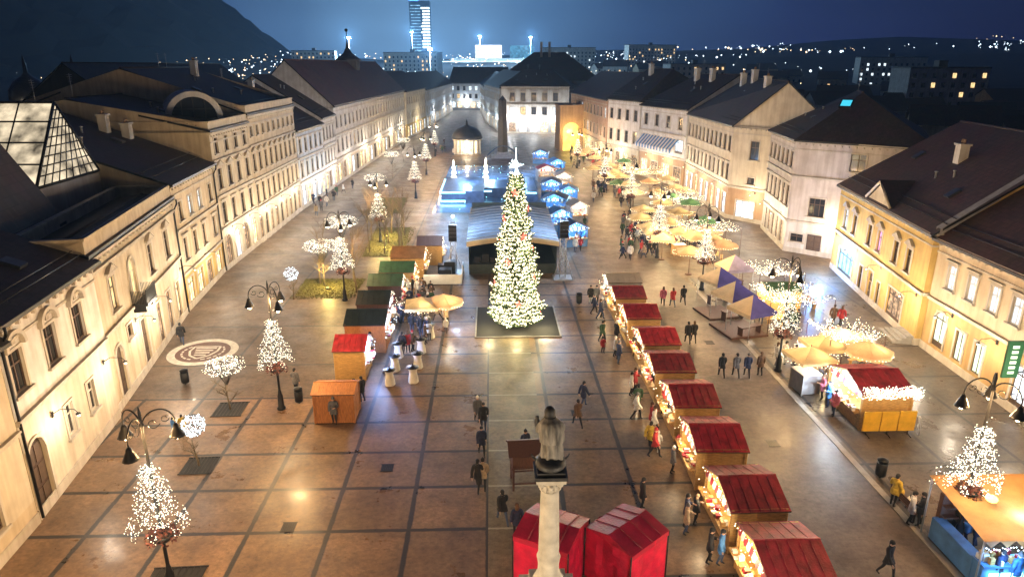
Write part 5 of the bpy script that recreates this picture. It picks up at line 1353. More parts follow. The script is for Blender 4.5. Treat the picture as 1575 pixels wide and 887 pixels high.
# ------------------------------------------------------------------ stage, fountain, obelisk, kiosk
M['stage_roof'] = mat('stage_roof_sheet', (.20, .25, .33), .45, .3, .8, .2)
def stage():
    t = thing('concert_stage', 'big covered concert stage with ribbed grey blue roof behind the Christmas tree', 'stage', (2.05, 66, 0))
    p = MB(); p.box(-4.4, 4.4, 0, 14, 0, 1.0); p.obj('platform', M['felt_dark'], t)
    r = MB(); n = 14; W_ = 4.6
    def z(u, v): return 3.2 + .7*math.sin(PI*(.08 + .84*u)) + .5*v
    for j in range(12):
        for i in range(n):
            u0, u1, v0, v1 = i/n, (i+1)/n, j/12, (j+1)/12
            r.poly([(-W_+2*W_*u, -.3 + 15*v, z(u, v)) for u, v in ((u0,v0),(u1,v0),(u1,v1),(u0,v1))], 0, True)
        r.tube([(-W_+2*W_*i/n, -.3 + 15*(j+.5)/12, z(i/n, (j+.5)/12) + .03) for i in range(n+1)], .06, 4, 1)
    r.obj('roof', [M['stage_roof'], M['box_grey']], t)
    f = MB()
    for i in range(n):
        u0, u1 = i/n, (i+1)/n
        f.poly([(-W_+2*W_*u0, -.36, z(u0,0) - .5), (-W_+2*W_*u1, -.36, z(u1,0) - .5), (-W_+2*W_*u1, -.36, z(u1,0)+.05), (-W_+2*W_*u0, -.36, z(u0,0)+.05)])
    f.obj('fascia', M['canvas'], t)
    s = MB()
    for X in (-4.4, 4.4):
        s.poly([(X, 0, 1), (X, 14, 1), (X, 14, 3.8), (X, 0, 3.0)])
    s.poly([(-4.4, 13.9, 1), (4.4, 13.9, 1), (4.4, 13.9, 4.6), (-4.4, 13.9, 4.6)]); s.obj('curtains', M['felt_dark'], t)
    q = MB()
    for k in range(3): q.box(-3.9 + k*.8, -3.2 + k*.8, .6, 1.4, 1.0, 1.6 + .3*(k % 2))
    q.obj('monitor_speakers', M['iron'], t)
stage()
def tower(label, x, y, h):
    t = thing('stage_tower', label, 'tower', (x, y, 0))
    a = MB(); s = .28
    for X in (-s, s):
        for Y in (-s, s): a.tube([(X, Y, 0), (X, Y, h)], .035, 5)
    k = int(h/.5)
    for i in range(k):
        z0, z1 = h*i/k, h*(i+1)/k
        for (p, q) in (((-s,-s),(s,-s)), ((s,-s),(s,s)), ((s,s),(-s,s)), ((-s,s),(-s,-s))):
            a.tube([(*p, z0), (*q, z1)], .02, 4); a.tube([(*p, z1), (*q, z1)], .02, 4)
    for s2 in (-1, 1): a.tube([(0, 0, h*.55), (s2*1.0, -.8, .05)], .04, 5)
    a.box(-.9, .9, -.9, .9, 0, .1); a.obj('truss', M['steel'], t)
    b = MB()
    for k in range(4): b.obox((0, -.55 - .05*k, h - .3 - .42*k), (.8, .5, .38), 0, 0, -.12*k)
    b.obj('speaker_stack', M['iron'], t)
    plight(t, (0, 3.0, h + 1.6), 1700, (.5, .72, 1.0), .3, 'roof_fill_light')  # fill light added above the stage roof to brighten it
    c = MB(); c.ball((0, .5, h + .5), .16, 0, 7); c.obj('flood_lamp', M['led_cold'], t)
tower('silver truss tower with speakers at the left front of the stage', -3.9, 66.5, 5.2)
tower('silver truss tower with spread feet at the right front of the stage', 6.9, 64.3, 6.0)

def mixing():
    t = thing('stage_barrier', 'white rail barrier with covered equipment left of the stage', 'barrier', (-4.6, 62.6, 0))
    a = MB(); a.box(-2.0, 1.6, -.05, .05, .05, 1.0); a.box(1.55, 1.65, 0, 4.5, .05, 1.0); a.obj('rail_panel', M['canvas_white'], t)
    b = MB(); b.box(-.6, .6, 1.2, 2.2, 0, 1.1); b.box(-.2, .9, 2.6, 3.6, 0, 1.5); b.box(-.9, .1, 3.6, 4.4, 0, .9); b.obj('equipment_cases', M['iron'], t)
mixing()

def fountain():
    t = thing('fountain_pool', 'wide blue lit fountain terrace with cyan glowing edges behind the stage', 'fountain', (0, 0, 0))
    a = MB(); a.box(-7.6, -1.2, 103, 116, .03, 1.9); a.box(2.6, 7.0, 103, 118, .03, 1.7); a.box(-1.2, 2.6, 108, 116, .03, 1.5)
    a.obj('covered_basins', M['felt_blue'], t)
    b = MB(); b.poly([(-8.5, 96, .03), (8.6, 96, .03), (9, 144, .03), (-8.6, 144, .03)]); b.obj('water', M['ice'], t)
    c = MB()
    c.box(-7.7, -4.0, 102.8, 102.98, .25, .5); c.box(-7.7, -4.0, 102.8, 102.98, 1.6, 1.8); c.box(-7.9, -7.72, 103, 116, 1.5, 1.7)
    c.box(-2.0, 0, 107.8, 107.96, .9, 1.1); c.box(4.0, 7.0, 118.2, 118.4, 1.2, 1.5); c.box(3.2, 6.8, 102.8, 102.96, 1.5, 1.65); c.box(-6.6, -2.5, 117, 117.2, .9, 1.2)
    c.obj('light_strips', M['led_cyan'], t)
    rr = random.Random(9); d = MB()
    for k in range(60): d.octa((rr.uniform(-8, 8.5), rr.uniform(97, 143), .25), .07)
    tag(d.obj('floor_lights', M['led_cyan'], t), kind='stuff')
    for x, y, w in ((-5.5, 100, 500), (3, 99, 380), (-4, 111, 700), (5, 112, 500), (0, 126, 900), (6, 132, 600), (-6, 135, 600), (-9.5, 106, 300), (-5, 85, 300), (-6.6, 92, 300)):
        plight(t, (x, y, 3.4), w*2.0, (.34, .60, 1.0), .4, 'fountain_light')
fountain()
def cone_figure(label, x, y, h):
    t = thing('light_cone', label, 'light figure', (x, y, 0)); rr = random.Random(int(x*7)); g = MB()
    for k in range(600):
        f = rr.random()**.8; r = .62*(1-f)**.7*(.75 + .25*math.sin(f*30)); a = rr.uniform(0, 2*PI); g.octa((r*math.cos(a), r*math.sin(a), .2 + h*f), .06)
    tag(g.obj('led_lights', M['led_white'], t), kind='stuff')
    f = MB(); f.lathe([(.6, 0), (.6, .1), (.05, .12), (.04, h)], 8); f.obj('frame', M['steel'], t)
    plight(t, (0, -1.2, 1.6), 240, (.95, .95, 1.0), .3, 'figure_light')
cone_figure('dazzling white light spire with a side bud at the left of the fountain', -6.6, 120, 4.2)
cone_figure('slim white light spire nearer the obelisk on the fountain', -1.0, 119.5, 4.6)
def obelisk():
    t = thing('obelisk', 'tall black granite obelisk standing beyond the fountain', 'obelisk', (2.6, 158, 0))
    a = MB(); a.lathe([(1.15, 1.2), (.85, 12.6), (.02, 13.6)], 4, smooth=False); a.obj('shaft', M['statue_dark'], t)
    b = MB(); b.box(-2.6, 2.6, -2.6, 2.6, 0, .35); b.box(-1.9, 1.9, -1.9, 1.9, .35, .7); b.box(-1.3, 1.3, -1.3, 1.3, .7, 1.2); b.obj('steps', M['box_grey'], t)
    c = MB(); c.tube([(-3.6 + .36*k, -3.2, .7 + 2.2*math.sin(PI*k/20)) for k in range(21)], .12, 5); c.obj('arch', M['felt_blue'], t)
obelisk()
def kiosk():
    t = thing('domed_kiosk', 'round kiosk with a dark dome and bright arched openings down the square', 'kiosk', (-5.7, 165, 0))
    a = MB(); n = 12
    for k in range(n):
        t0, t1 = 2*PI*(k+.14)/n, 2*PI*(k-.14)/n; 
        a.obox((3.0*math.cos(2*PI*k/n), 3.0*math.sin(2*PI*k/n), 1.6), (.35, .55, 3.2), 2*PI*k/n)
    a.lathe([(3.3, 0), (3.3, .25), (2.9, .26)], 24); a.lathe([(2.8, 3.2), (3.6, 3.25), (3.6, 3.5), (2.9, 3.55)], 24); a.obj('arcade', W['pale'], t)
    b = MB(); b.lathe([(3.7, 3.56), (3.6, 4.1), (3.2, 4.9), (2.3, 5.8), (1.0, 6.4), (.3, 6.6), (.15, 7.6), (.02, 8)], 24); b.obj('dome', M['sheet'], t)
    c = MB(); c.lathe([(2.3, .3), (2.3, 3.1)], 16); c.obj('lit_interior', M['shop_warm'], t)
    plight(t, (0, -3.9, 2.2), 500, WARM, .3, 'kiosk_light')
kiosk()

# ------------------------------------------------------------------ parasols, gazebos, tables, terrace furniture
def make_parasol(cm, sq=False):
    t = thing('parasol', 'parasol', 'parasol')
    n = 4 if sq else 8; R_ = 1.75 if sq else 1.6
    c = MB()
    for k in range(n):
        t0, t1 = 2*PI*(k+.5)/n, 2*PI*(k+1.5)/n
        p0, p1 = (R_*math.cos(t0), R_*math.sin(t0)), (R_*math.cos(t1), R_*math.sin(t1))
        m = 4
        for j in range(m):
            f0, f1 = j/m, (j+1)/m
            def pt(p, f): return (p[0]*f, p[1]*f, 3.05 - .62*f - .06*math.sin(PI*f))
            c.poly([pt(p0, f1), pt(p1, f1), pt(p1, f0), pt(p0, f0)] if j else [pt(p0, f1), pt(p1, f1), (0, 0, 3.05)], 0)
        c.poly([(*p0, 2.43), (*p1, 2.43), (p1[0]*1.01, p1[1]*1.01, 2.22), (p0[0]*1.01, p0[1]*1.01, 2.22)][::-1], 0)
    c.obj('canopy', M[cm], t)
    r = MB()
    for k in range(n):
        a = 2*PI*(k+.5)/n; r.tube([(0, 0, 2.95), (R_*.98*math.cos(a), R_*.98*math.sin(a), 2.40)], .015, 4)
    r.obj('ribs', M['wood_d'], t)
    p = MB(); p.tube([(0,0,0), (0,0,3.15)], .03, 6); p.lathe([(.35, 0), (.35, .08), (.06, .1)], 10); p.obj('pole', M['wood_d'], t)
    g = MB()
    for k in range(40):
        a = 2*PI*k/40; g.octa((R_*.97*math.cos(a), R_*.97*math.sin(a), 2.3 - .05*math.sin(a*8)), .03)
    tag(g.obj('string_lights', M['bulb_string'], t), kind='stuff')
    plight(t, (.4, -.3, 2.0), 120, (1.0, .74, .36), .15, 'parasol_light')
    return t
def translucent(name):
    m = M[name]; t = m.node_tree; b = t.nodes['Principled BSDF']
    tr = t.nodes.new('ShaderNodeBsdfTranslucent'); mx = t.nodes.new('ShaderNodeMixShader'); mx.inputs[0].default_value = .45
    t.links.new(b.inputs['Base Color'].links[0].from_socket, tr.inputs['Color'])
    out = [n for n in t.nodes if n.type == 'OUTPUT_MATERIAL'][0]
    t.links.new(b.outputs[0], mx.inputs[1]); t.links.new(tr.outputs[0], mx.inputs[2]); t.links.new(mx.outputs[0], out.inputs['Surface'])
for k in ('canvas', 'canvas_peach', 'canvas_purple', 'canvas_lilac', 'felt_tan', 'canvas_green'): translucent(k)
par = {k: (make_parasol(k, s), []) for k, s in (('canvas', True), ('canvas_peach', False), ('canvas_green', True))}
PS = [(1100, 365, 'canvas', 'in the fourth line of the terrace near the gable end'), (1020, 362, 'canvas', 'at the street edge of the terrace by the striped box'), (1035, 300, 'canvas_green', 'before the shopfront farthest along the cream house'), (1000, 345, 'canvas', 'at the street edge, second from the striped box'), (1055, 290, 'canvas_peach', 'at the back of the terrace, under the cream house windows'), (985, 330, 'canvas', 'leaning into the crowd at the street edge'), (1008, 262, 'canvas', 'at the corner between the awning house and the white house'), (950, 278, 'canvas_green', 'at the street edge before the awning house'), (935, 268, 'canvas', 'at the street edge by the white house past the awning'), (912, 256, 'canvas', 'alone in the street, between the two far crowds'), (955, 255, 'canvas', 'at the white house door past the awning'), (905, 228, 'canvas_peach', 'far off at the pinkish house'), (925, 226, 'canvas', 'under the glowing yellow bay'), (890, 235, 'canvas_peach', 'by the farthest blue hut'),
      (1008, 352, 'canvas', 'nearest the crowd at the front corner of the terrace'), (1050, 352, 'canvas', 'second from the crowd along the front of the terrace'), (1062, 382, 'canvas', 'beside the lamp with the bright figure before the cream house'), (1112, 372, 'canvas_peach', 'nearest the gable end shop window'),
      (1045, 322, 'canvas', 'left of the second lamp on the terrace'), (990, 318, 'canvas', 'at the crowded left edge of the terrace'), (1085, 335, 'canvas_green', 'before the bright shopfronts of the cream house'), (1062, 308, 'canvas_green', 'before the far end of the cream house'), (1012, 292, 'canvas', 'under the striped awning, front'), (1040, 286, 'canvas', 'under the striped awning, back'),
      (975, 292, 'canvas', 'left edge of the terrace before the awning house'), (955, 268, 'canvas', 'in the crowd left of the awning house'), (985, 262, 'canvas', 'close to the white house past the awning'), (938, 252, 'canvas_peach', 'beyond the terrace in the far crowd'), (960, 245, 'canvas_green', 'by the yellowish ground floor past the awning house'), (915, 240, 'canvas', 'to the left of the far pinkish house'), (935, 235, 'canvas', 'in front of the glowing yellow bay'),
      (1030, 338, 'canvas', 'with sagging edge in the second line of the terrace'), (1072, 360, 'canvas', 'in the second line, behind the beer table by the lamp'), (1020, 308, 'canvas', 'third line of the terrace, over the crowd'), (1090, 352, 'canvas_peach', 'third line of the terrace, towards the shopfronts'), (1000, 276, 'canvas_peach', 'directly before the awning house shopfronts'), (968, 280, 'canvas', 'at the far left edge of the terrace, over the far crowd'), (945, 262, 'canvas', 'second from the glowing yellow bay'), (922, 250, 'canvas_peach', 'in the far crowd, left of the lamp by the yellow bay'), (1028, 272, 'canvas', 'squeezed against the awning house wall'), (900, 232, 'canvas', 'farthest out on the street past the fountain huts'),
      (1270, 522, 'canvas', 'crammed behind the drinks hut, left'), (1300, 512, 'canvas_peach', 'behind the drinks hut, middle'), (1335, 532, 'canvas_peach', 'behind the drinks hut, right and nearest the yellow house'), (1247, 540, 'canvas', 'by the grey counter left of the drinks hut'),
      (682, 458, 'canvas_peach', 'alone on the left by the high tables'), (648, 462, 'canvas', 'over the crowd by the dark roofed huts')]
for px, py, k, wh in PS:
    p = at(px, py, 2.7); pr, us = par[k]
    again(pr, us, (p.x, p.y, 0), R(random.Random(px).uniform(-15, 15)), {'canvas': 'beige', 'canvas_peach': 'peach', 'canvas_green': 'green'}[k] + ' parasol ' + wh, 'parasols of the market terraces')

def make_gazebo(k2):
    t = thing('gazebo', 'gazebo', 'gazebo'); a = 1.3
    c = MB(); C = [(-a,-a), (a,-a), (a,a), (-a,a)]
    for i in range(4):
        p, q = C[i], C[(i+1) % 4]
        c.poly([(*p, 2.25), (*q, 2.25), (0, 0, 3.35)], i % 2); c.poly([(p[0], p[1], 2.25), (p[0]*1.01, p[1]*1.01, 1.98), (q[0]*1.01, q[1]*1.01, 1.98), (q[0], q[1], 2.25)], i % 2)
    c.obj('canopy', [M[k2], M['canvas']], t)
    f = MB()
    for p in C: f.tube([(p[0]*.97, p[1]*.97, 0), (p[0]*.97, p[1]*.97, 2.24)], .025, 5)
    for i in range(4): f.tube([(C[i][0]*.97, C[i][1]*.97, 2.1), (C[(i+1)%4][0]*.97, C[(i+1)%4][1]*.97, 2.1)], .018, 4)
    f.obj('frame', M['steel'], t)
    tb = MB(); tb.box(-1.0, 1.0, -.3, .3, .8, .85)
    for X in (-.9, .9): tb.box(X-.03, X+.03, -.25, .25, 0, .8)
    tb.obj('table', M['wood_d'], t)
    plight(t, (.3, .5, 1.95), 60, WHITE, .15, 'gazebo_light')
    return t
gz = make_gazebo('canvas_purple'); gu = []
for px, py, lb in ((1158, 462, 'nearest purple and beige gazebo, before the dark ground mats'), (1131, 440, 'middle purple and beige gazebo of the three'), (1108, 418, 'farthest of the three purple and beige gazebos')):
    p = at(px, py, 2.9); again(gz, gu, (p.x, p.y, 0), R(22), lb, 'purple gazebos')
gl = make_gazebo('canvas_lilac'); p = at(1130, 402, 2.7); gl.location = (p.x, p.y, 0); gl.rotation_euler.z = R(10); gl['label'] = 'lilac gazebo behind the purple ones with tangled lights'
for k, (px, py, w, d) in enumerate(((1100, 482, 2.6, 3.0), (1135, 508, 3.2, 3.4))):
    p = at(px, py); q = MB(); q.box(-w/2, w/2, -d/2, d/2, 0, .14); q.box(-w/2+.1, w/2-.1, -d/2+.1, d/2-.1, .14, .15)
    tag(q.obj('ground_platform', M['wood_d'], None, (p.x, p.y, .01), R(12)), ('far dark low platform' if k == 0 else 'near dark low platform') + ' on the paving before the purple gazebos', 'platform')

def make_bar_table():
    t = thing('bar_table', 'table', 'bar table')
    c = MB(); n = 20
    pr = [(.34, .04), (.31, .35), (.24, .75), (.30, 1.0), (.40, 1.1)]
    for r, z in pr:
        for k in range(n): a = 2*PI*k/n; f = 1 + .06*math.sin(5*a)*(1.1 - z); c.v.append((r*f*math.cos(a), r*f*math.sin(a), z))
    for i in range(len(pr)-1):
        for k in range(n): c.f.append((i*n+k, i*n+(k+1)%n, (i+1)*n+(k+1)%n, (i+1)*n+k)); c.m.append(0); c.s.append(True)
    c.obj('cloth', M['cloth_white'], t)
    b = MB(); b.lathe([(.41, 1.1), (.41, 1.13), (.02, 1.135)], 20); b.obj('table_top', M['iron'], t)
    d = MB(); d.lathe([(.12, 1.136), (.13, 1.2), (.02, 1.22)], 10); d.lathe([(.03, 1.2), (.03, 1.34), (.01, 1.36)], 8); d.obj('candle_bowl', M['iron'], t)
    return t
bt = make_bar_table(); bu = []
for px, py, lb in ((600, 592, 'nearest white draped bar table of the left column'), (636, 588, 'nearest white draped bar table of the right column'), (608, 570, 'second white draped bar table of the left column'), (643, 566, 'second white draped bar table of the right column'), (613, 550, 'third white draped bar table, beside the person in red'), (648, 543, 'third white draped bar table of the right column'), (662, 520, 'white draped bar table under the edge of the peach parasol')):
    p = at(px, py); again(bt, bu, (p.x, p.y, .01), 0, lb, 'white draped bar tables')

# ------------------------------------------------------------------ trees
def branch_tree(h, seed, spread=.35, levels=3, r0=.1):
    rr = random.Random(seed); tr = MB(); br = MB(); tips = []
    def grow(p, d, L, r, lev):
        n = 4; pts = [p]; q = p.copy(); dd = d.copy()
        for i in range(n):
            dd = (dd + Vector((rr.uniform(-.12,.12), rr.uniform(-.12,.12), .04))).normalized(); q = q + dd*(L/n); pts.append(q.copy())
        (tr if lev == 0 else br).tube(pts, [r*(1 - .55*i/n) for i in range(n+1)], 6 if lev == 0 else 4)
        if lev < levels:
            for k in range(5 if lev == 0 else 4):
                f = rr.uniform(.45, 1.0); i = min(n, max(1, int(f*n))); a = rr.uniform(0, 2*PI)
                s = Vector((math.cos(a), math.sin(a), 0)); nd = (dd*(1 - spread) + s*(spread + .25) + Vector((0,0,.15))).normalized()
                grow(pts[i], nd, L*rr.uniform(.42, .62), r*.5, lev+1)
        else: tips.extend(pts[1:])
    grow(Vector((0,0,0)), Vector((0,0,1)), h*.55, r0, 0)
    return tr, br, tips
def lit_tree(label, x, y, h, seed, mt='led_white', n=420, group=None, w=40, shape=None):
    t = thing('lit_tree', label, 'tree', (x, y, 0), 0, group)
    a, b, tips = branch_tree(h, seed, .5, 3, .06)
    a.obj('trunk', M['bark'], t); b.obj('branches', M['bark'], t)
    rr = random.Random(seed); g = MB()
    if shape:
        wf = MB(); rad, th = shape
        for k in range(18):
            q = 2*PI*k/18
            if th: wf.tube([(.05*math.cos(q), .05*math.sin(q), h*.5), (rad*.5*math.cos(q), rad*.5*math.sin(q), h*.8), (rad*math.cos(q), rad*math.sin(q), h*.86)], .012, 3)
            else: wf.tube([(rad*math.sin(b)*math.cos(q), rad*math.sin(b)*math.sin(q), h*.86 - rad*math.cos(b)) for b in [PI*i/8 for i in range(9)]], .01, 3)
        wf.obj('wire_frame', M['iron'], t)
        for k in range(n):
            q, b = 2*PI*rr.random(), 2*PI*rr.random(); e_ = rr.uniform(.85, 1.08)
            if th: R_ = rad*.72 + th*math.cos(b)*e_*(1 + .35*math.sin(9*q)); p = (R_*math.cos(q), R_*math.sin(q), h*.86 + th*.8*math.sin(b)*e_)
            else: c_ = rr.uniform(-1, 1); s_ = math.sqrt(1 - c_*c_)*rad*e_; p = (s_*math.cos(q), s_*math.sin(q), h*.86 + rad*c_*e_)
            g.octa(p, rr.uniform(.016, .03))
    for k in range(0 if shape else n):
        p = rr.choice(tips); g.octa([p[i] + rr.uniform(-.13, .13) for i in range(3)], rr.uniform(.022, .04))
    tag(g.obj('led_lights', M[mt], t), kind='stuff')
    plight(t, (0, -.4, h*.85), w, WHITE, .4, 'tree_light')
lit_tree('young tree with a ring of white lights in a square grate on the left', -16.1, 37.9, 3.4, 41, 'led_white', 420, shape=(1.1, .36))
lit_tree('small young tree carrying a ball of cold white lights, nearest the left lamp post', -15.5, 31.7, 2.8, 43, 'led_cold', 260, shape=(.58, 0))
lit_tree('lit young tree of loose loops left of the lawn', -16.0, 62.5, 4.6, 44, 'led_white', 620, shape=(1.5, .5))
lit_tree('lit young tree with spreading rings at the back of the lawn', -15.8, 70.5, 5.2, 45, 'led_white', 620, shape=(1.5, .55))
lit_tree('small cold white lit bush by the lamp on the left paving', -17.9, 58.6, 2.8, 46, 'led_cold', 160, shape=(.6, 0))
lit_tree('lit young tree farther along the left row of houses', -17.0, 100.0, 5.2, 47, 'led_white', 420, shape=(1.4, .5))
lit_tree('lit young tree in front of the far white row', -18.5, 128.0, 5.2, 48, 'led_white', 420, shape=(1.4, .5))
lit_tree('lit young tree close to the far white row, last of them', -19.0, 150.0, 5.5, 49, 'led_white', 420, shape=(1.4, .5))
for k, (x, y, s, wh) in enumerate(((-16.1, 37.9, 1.7, 'under the loosely lit young tree'), (-15.5, 31.7, 1.5, 'under the smaller cold white tree'), (-13.1, 22.9, 2.1, 'around the near left lamp post'))):
    t = thing('tree_grate', 'square dark iron grate in the paving ' + wh, 'tree grate', (x, y, .016), R(2))
    a = MB()
    for i in range(9):
        u = -s/2 + s*i/8; a.box(u - .02, u + .02, -s/2, s/2, 0, .03); 
    a.obj('bars', M['iron'], t)
    b = MB(); b.poly([(-s/2, -s/2, .004), (s/2, -s/2, .004), (s/2, s/2, .004), (-s/2, s/2, .004)]); b.obj('soil', M['earth'], t)
    c = MB()
    for sg in (-1, 1): c.box(-s/2-.06, s/2+.06, min(sg*s/2, sg*(s/2+.06)), max(sg*s/2, sg*(s/2+.06)), 0, .035)
    c.obj('rim', M['iron'], t)
TP = [(-12.6, 60.5), (-13.4, 63.6), (-10.2, 72.9), (-12.0, 74.0), (-13.8, 74.8), (-10.5, 77.5), (-12.2, 78.6), (-14.4, 80.0), (-10.8, 82.5), (-12.6, 84.0), (-14.6, 85.5), (-16.6, 63.2)]
tg = []
for v in range(3):
    t = thing('young_tree', 'tree', 'tree', (0,0,0), 0, 'slim bare trees on the left lawns'); a, b, _ = branch_tree(7.6 + .6*v, 60 + v, .28, 3, .09); a.obj('trunk', M['bark'], t); b.obj('branches', M['bark'], t); tg.append((t, []))
for i, (x, y) in enumerate(TP):
    again(*tg[i % 3], (x, y, 0), i*1.1, 'slim bare tree standing on the yellow lit lawn' if y > 70 else 'slim bare tree standing on the nearer small lawn', 'slim bare trees on the far lawn' if y > 70 else 'slim bare trees on the nearer lawn')
def ground_flood(x, y, label):
    t = thing('ground_floodlight', label, 'floodlight', (x, y, .03)); a = MB(); a.lathe([(.2, 0), (.22, .12), (.17, .14)], 10); a.obj('housing', M['iron'], t)
    b = MB(); b.lathe([(.15, .141), (.1, .16)], 10); b.obj('lens', M['lamp_yellow'], t); plight(t, (0, 0, 1.6), 560, (1.0, .72, .18), .2, 'flood_light')
ground_flood(-15.5, 61.5, 'yellow ground floodlight on the nearer lawn'); ground_flood(-12.3, 76.2, 'yellow ground floodlight at the front of the far lawn'); ground_flood(-12.8, 81.8, 'yellow ground floodlight at the back of the far lawn')

# ------------------------------------------------------------------ furniture of the square
def crate(label, px, py, w, d, h, m, name='storage_box', cat='box'):
    p = at(px, py); t = thing(name, label, cat, (p.x, p.y, .01), R(8))
    a = MB(); a.box(-w/2, w/2, -d/2, d/2, .06, h)
    for X in (-w/2, w/2):
        for Y in (-d/2, d/2): a.box(X-.04, X+.04, Y-.04, Y+.04, 0, h-.01)
    a.obj('body', M[m], t)
    b = MB(); b.box(-w/2-.05, w/2+.05, -d/2-.05, d/2+.05, h, h+.06); b.obj('lid', M['canvas_white'], t)
crate('grey counter box with a white top left of the drinks hut', 1236, 600, 1.2, 1.4, 1.35, 'box_grey')
crate('beige counter box behind the grey one near the drinks hut', 1236, 560, 1.1, 1.0, 1.3, 'canvas')
crate('yellow and white striped box at the front of the parasol terrace', 1043, 392, 1.3, .9, 1.2, 'wood_y')
def make_bin():
    t = thing('litter_bin', 'bin', 'litter bin'); a = MB(); a.lathe([(.22, .12), (.26, .2), (.27, .85), (.24, .86), (.23, .6), (.02, .58)], 12); a.tube([(0, 0, 0), (0, 0, .12)], .06, 6); a.obj('body', M['iron'], t)
    b = MB(); b.lathe([(.28, .98), (.26, 1.04), (.1, 1.1), (.01, 1.11)], 12)
    for q in range(3): b.tube([(.24*math.cos(q*2.1), .24*math.sin(q*2.1), .8), (.24*math.cos(q*2.1), .24*math.sin(q*2.1), 1.0)], .015, 4)
    b.obj('lid', M['iron'], t); return t
bn0 = make_bin(); bnU = []
for x, y, lb in ((-12.1, 38.6, 'black litter bin beside the lamp near the orange hut'), (19.7, 29.6, 'black litter bin at the street edge beyond the bench'), (-20.3, 41.5, 'black litter bin by the wall below the small balcony'), (7.6, 56.5, 'black litter bin on the open paving before the stage tower')):
    again(bn0, bnU, (x, y, .012), 0, lb, 'litter bins')
def make_drain():
    t = thing('drain_cover', 'drain', 'drain cover'); a = MB()
    for k in range(7): a.box(-.3 + k*.095, -.25 + k*.095, -.3, .3, 0, .012)
    for sg in (-1, 1): a.box(-.34, .34, min(sg*.3, sg*.35), max(sg*.3, sg*.35), 0, .014)
    a.obj('grating', M['iron'], t); b = MB(); b.poly([(-.3, -.3, .002), (.3, -.3, .002), (.3, .3, .002), (-.3, .3, .002)]); b.obj('pit', M['earth'], t); return t
dr0 = make_drain(); drU = []
for x, y, lb in ((-5.6, 31.2, 'square drain cover left of the pale strip, nearest the camera'), (15.5, 33.0, 'square drain cover in the middle of the street'), (5.0, 36.8, 'square drain cover right of the statue on the open paving'), (-9.4, 26.5, 'square drain cover on the left paving by the nearest grate'), (16.4, 47.5, 'square drain cover on the lit street by the dark platforms')):
    again(dr0, drU, (x, y, .016), 0, lb, 'square drain covers')
def ring_stand():
    p = at(1408, 662); t = thing('sign_stand', 'small white wire bicycle shaped stand on the paving right of the yellow panels', 'stand', (p.x, p.y, .01), R(70))
    for X in (-.45, .45):
        w = MB(); w.tube([(X + .36*math.cos(a), 0, .38 + .36*math.sin(a)) for a in [2*PI*i/20 for i in range(21)]], .022, 5)
        for k in range(4): w.tube([(X, 0, .38), (X + .35*math.cos(k*PI/2 + .4), 0, .38 + .35*math.sin(k*PI/2 + .4))], .008, 3)
        w.obj('wheel', M['steel'], t)
    f = MB(); f.tube([(-.45, 0, .38), (-.1, 0, .4), (.3, 0, .85), (-.25, 0, .85), (-.1, 0, .4)], .022, 5); f.tube([(-.45, 0, .38), (-.25, 0, .85), (-.3, 0, 1.0)], .02, 5); f.tube([(.45, 0, .38), (.3, 0, .85), (.26, 0, 1.05), (.4, 0, 1.1)], .02, 5); f.box(-.42, -.18, -.06, .06, 1.0, 1.05); f.obj('frame', M['canvas_white'], t)
ring_stand()
def bench():
    t = thing('park_bench', 'long park bench by the street edge with bags heaped on it', 'bench', (19.45, 26.8, .01), R(92))
    a = MB()
    for k in range(4): a.box(-1.0, 1.0, -.22 + k*.12, -.13 + k*.12, .43, .47)
    a.obj('seat', M['wood_d'], t)
    b = MB()
    for k in range(3): b.box(-1.0, 1.0, .26 + .02*k, .29 + .02*k, .55 + k*.13, .65 + k*.13)
    b.obj('backrest', M['wood_d'], t)
    for X in (-.85, .85):
        l = MB(); l.box(X-.03, X+.03, -.2, -.14, 0, .43); l.box(X-.03, X+.03, .22, .28, 0, .9); l.box(X-.03, X+.03, -.2, .24, .4, .43); l.obj('leg', M['iron'], t)
bench()
def bag(label, x, y, z, col, r=.2):
    t = thing('bag', label, 'bag', (x, y, z), R(random.Random(x).uniform(0, 90)))
    a = MB(); a.lathe([(r*.8, 0), (r, .1), (r*.95, .28), (r*.6, .36)], 12, (0,0,0), 0, 1.0, .65); a.obj('body', CLOTH[col], t)
    h = MB(); h.tube([(r*.45*math.cos(q), 0, .36 + .18*math.sin(q)) for q in [PI*i/8 for i in range(9)]], .015, 4); h.obj('handle', CLOTH['black'], t)
bag('white bag on the middle of the park bench', 19.4, 26.7, .48, 'white'); bag('grey bag near the end of the park bench', 19.42, 26.15, .48, 'grey'); bag('yellow jacket lump of a bag on the far end of the park bench', 19.4, 27.4, .48, 'yellow', .24)

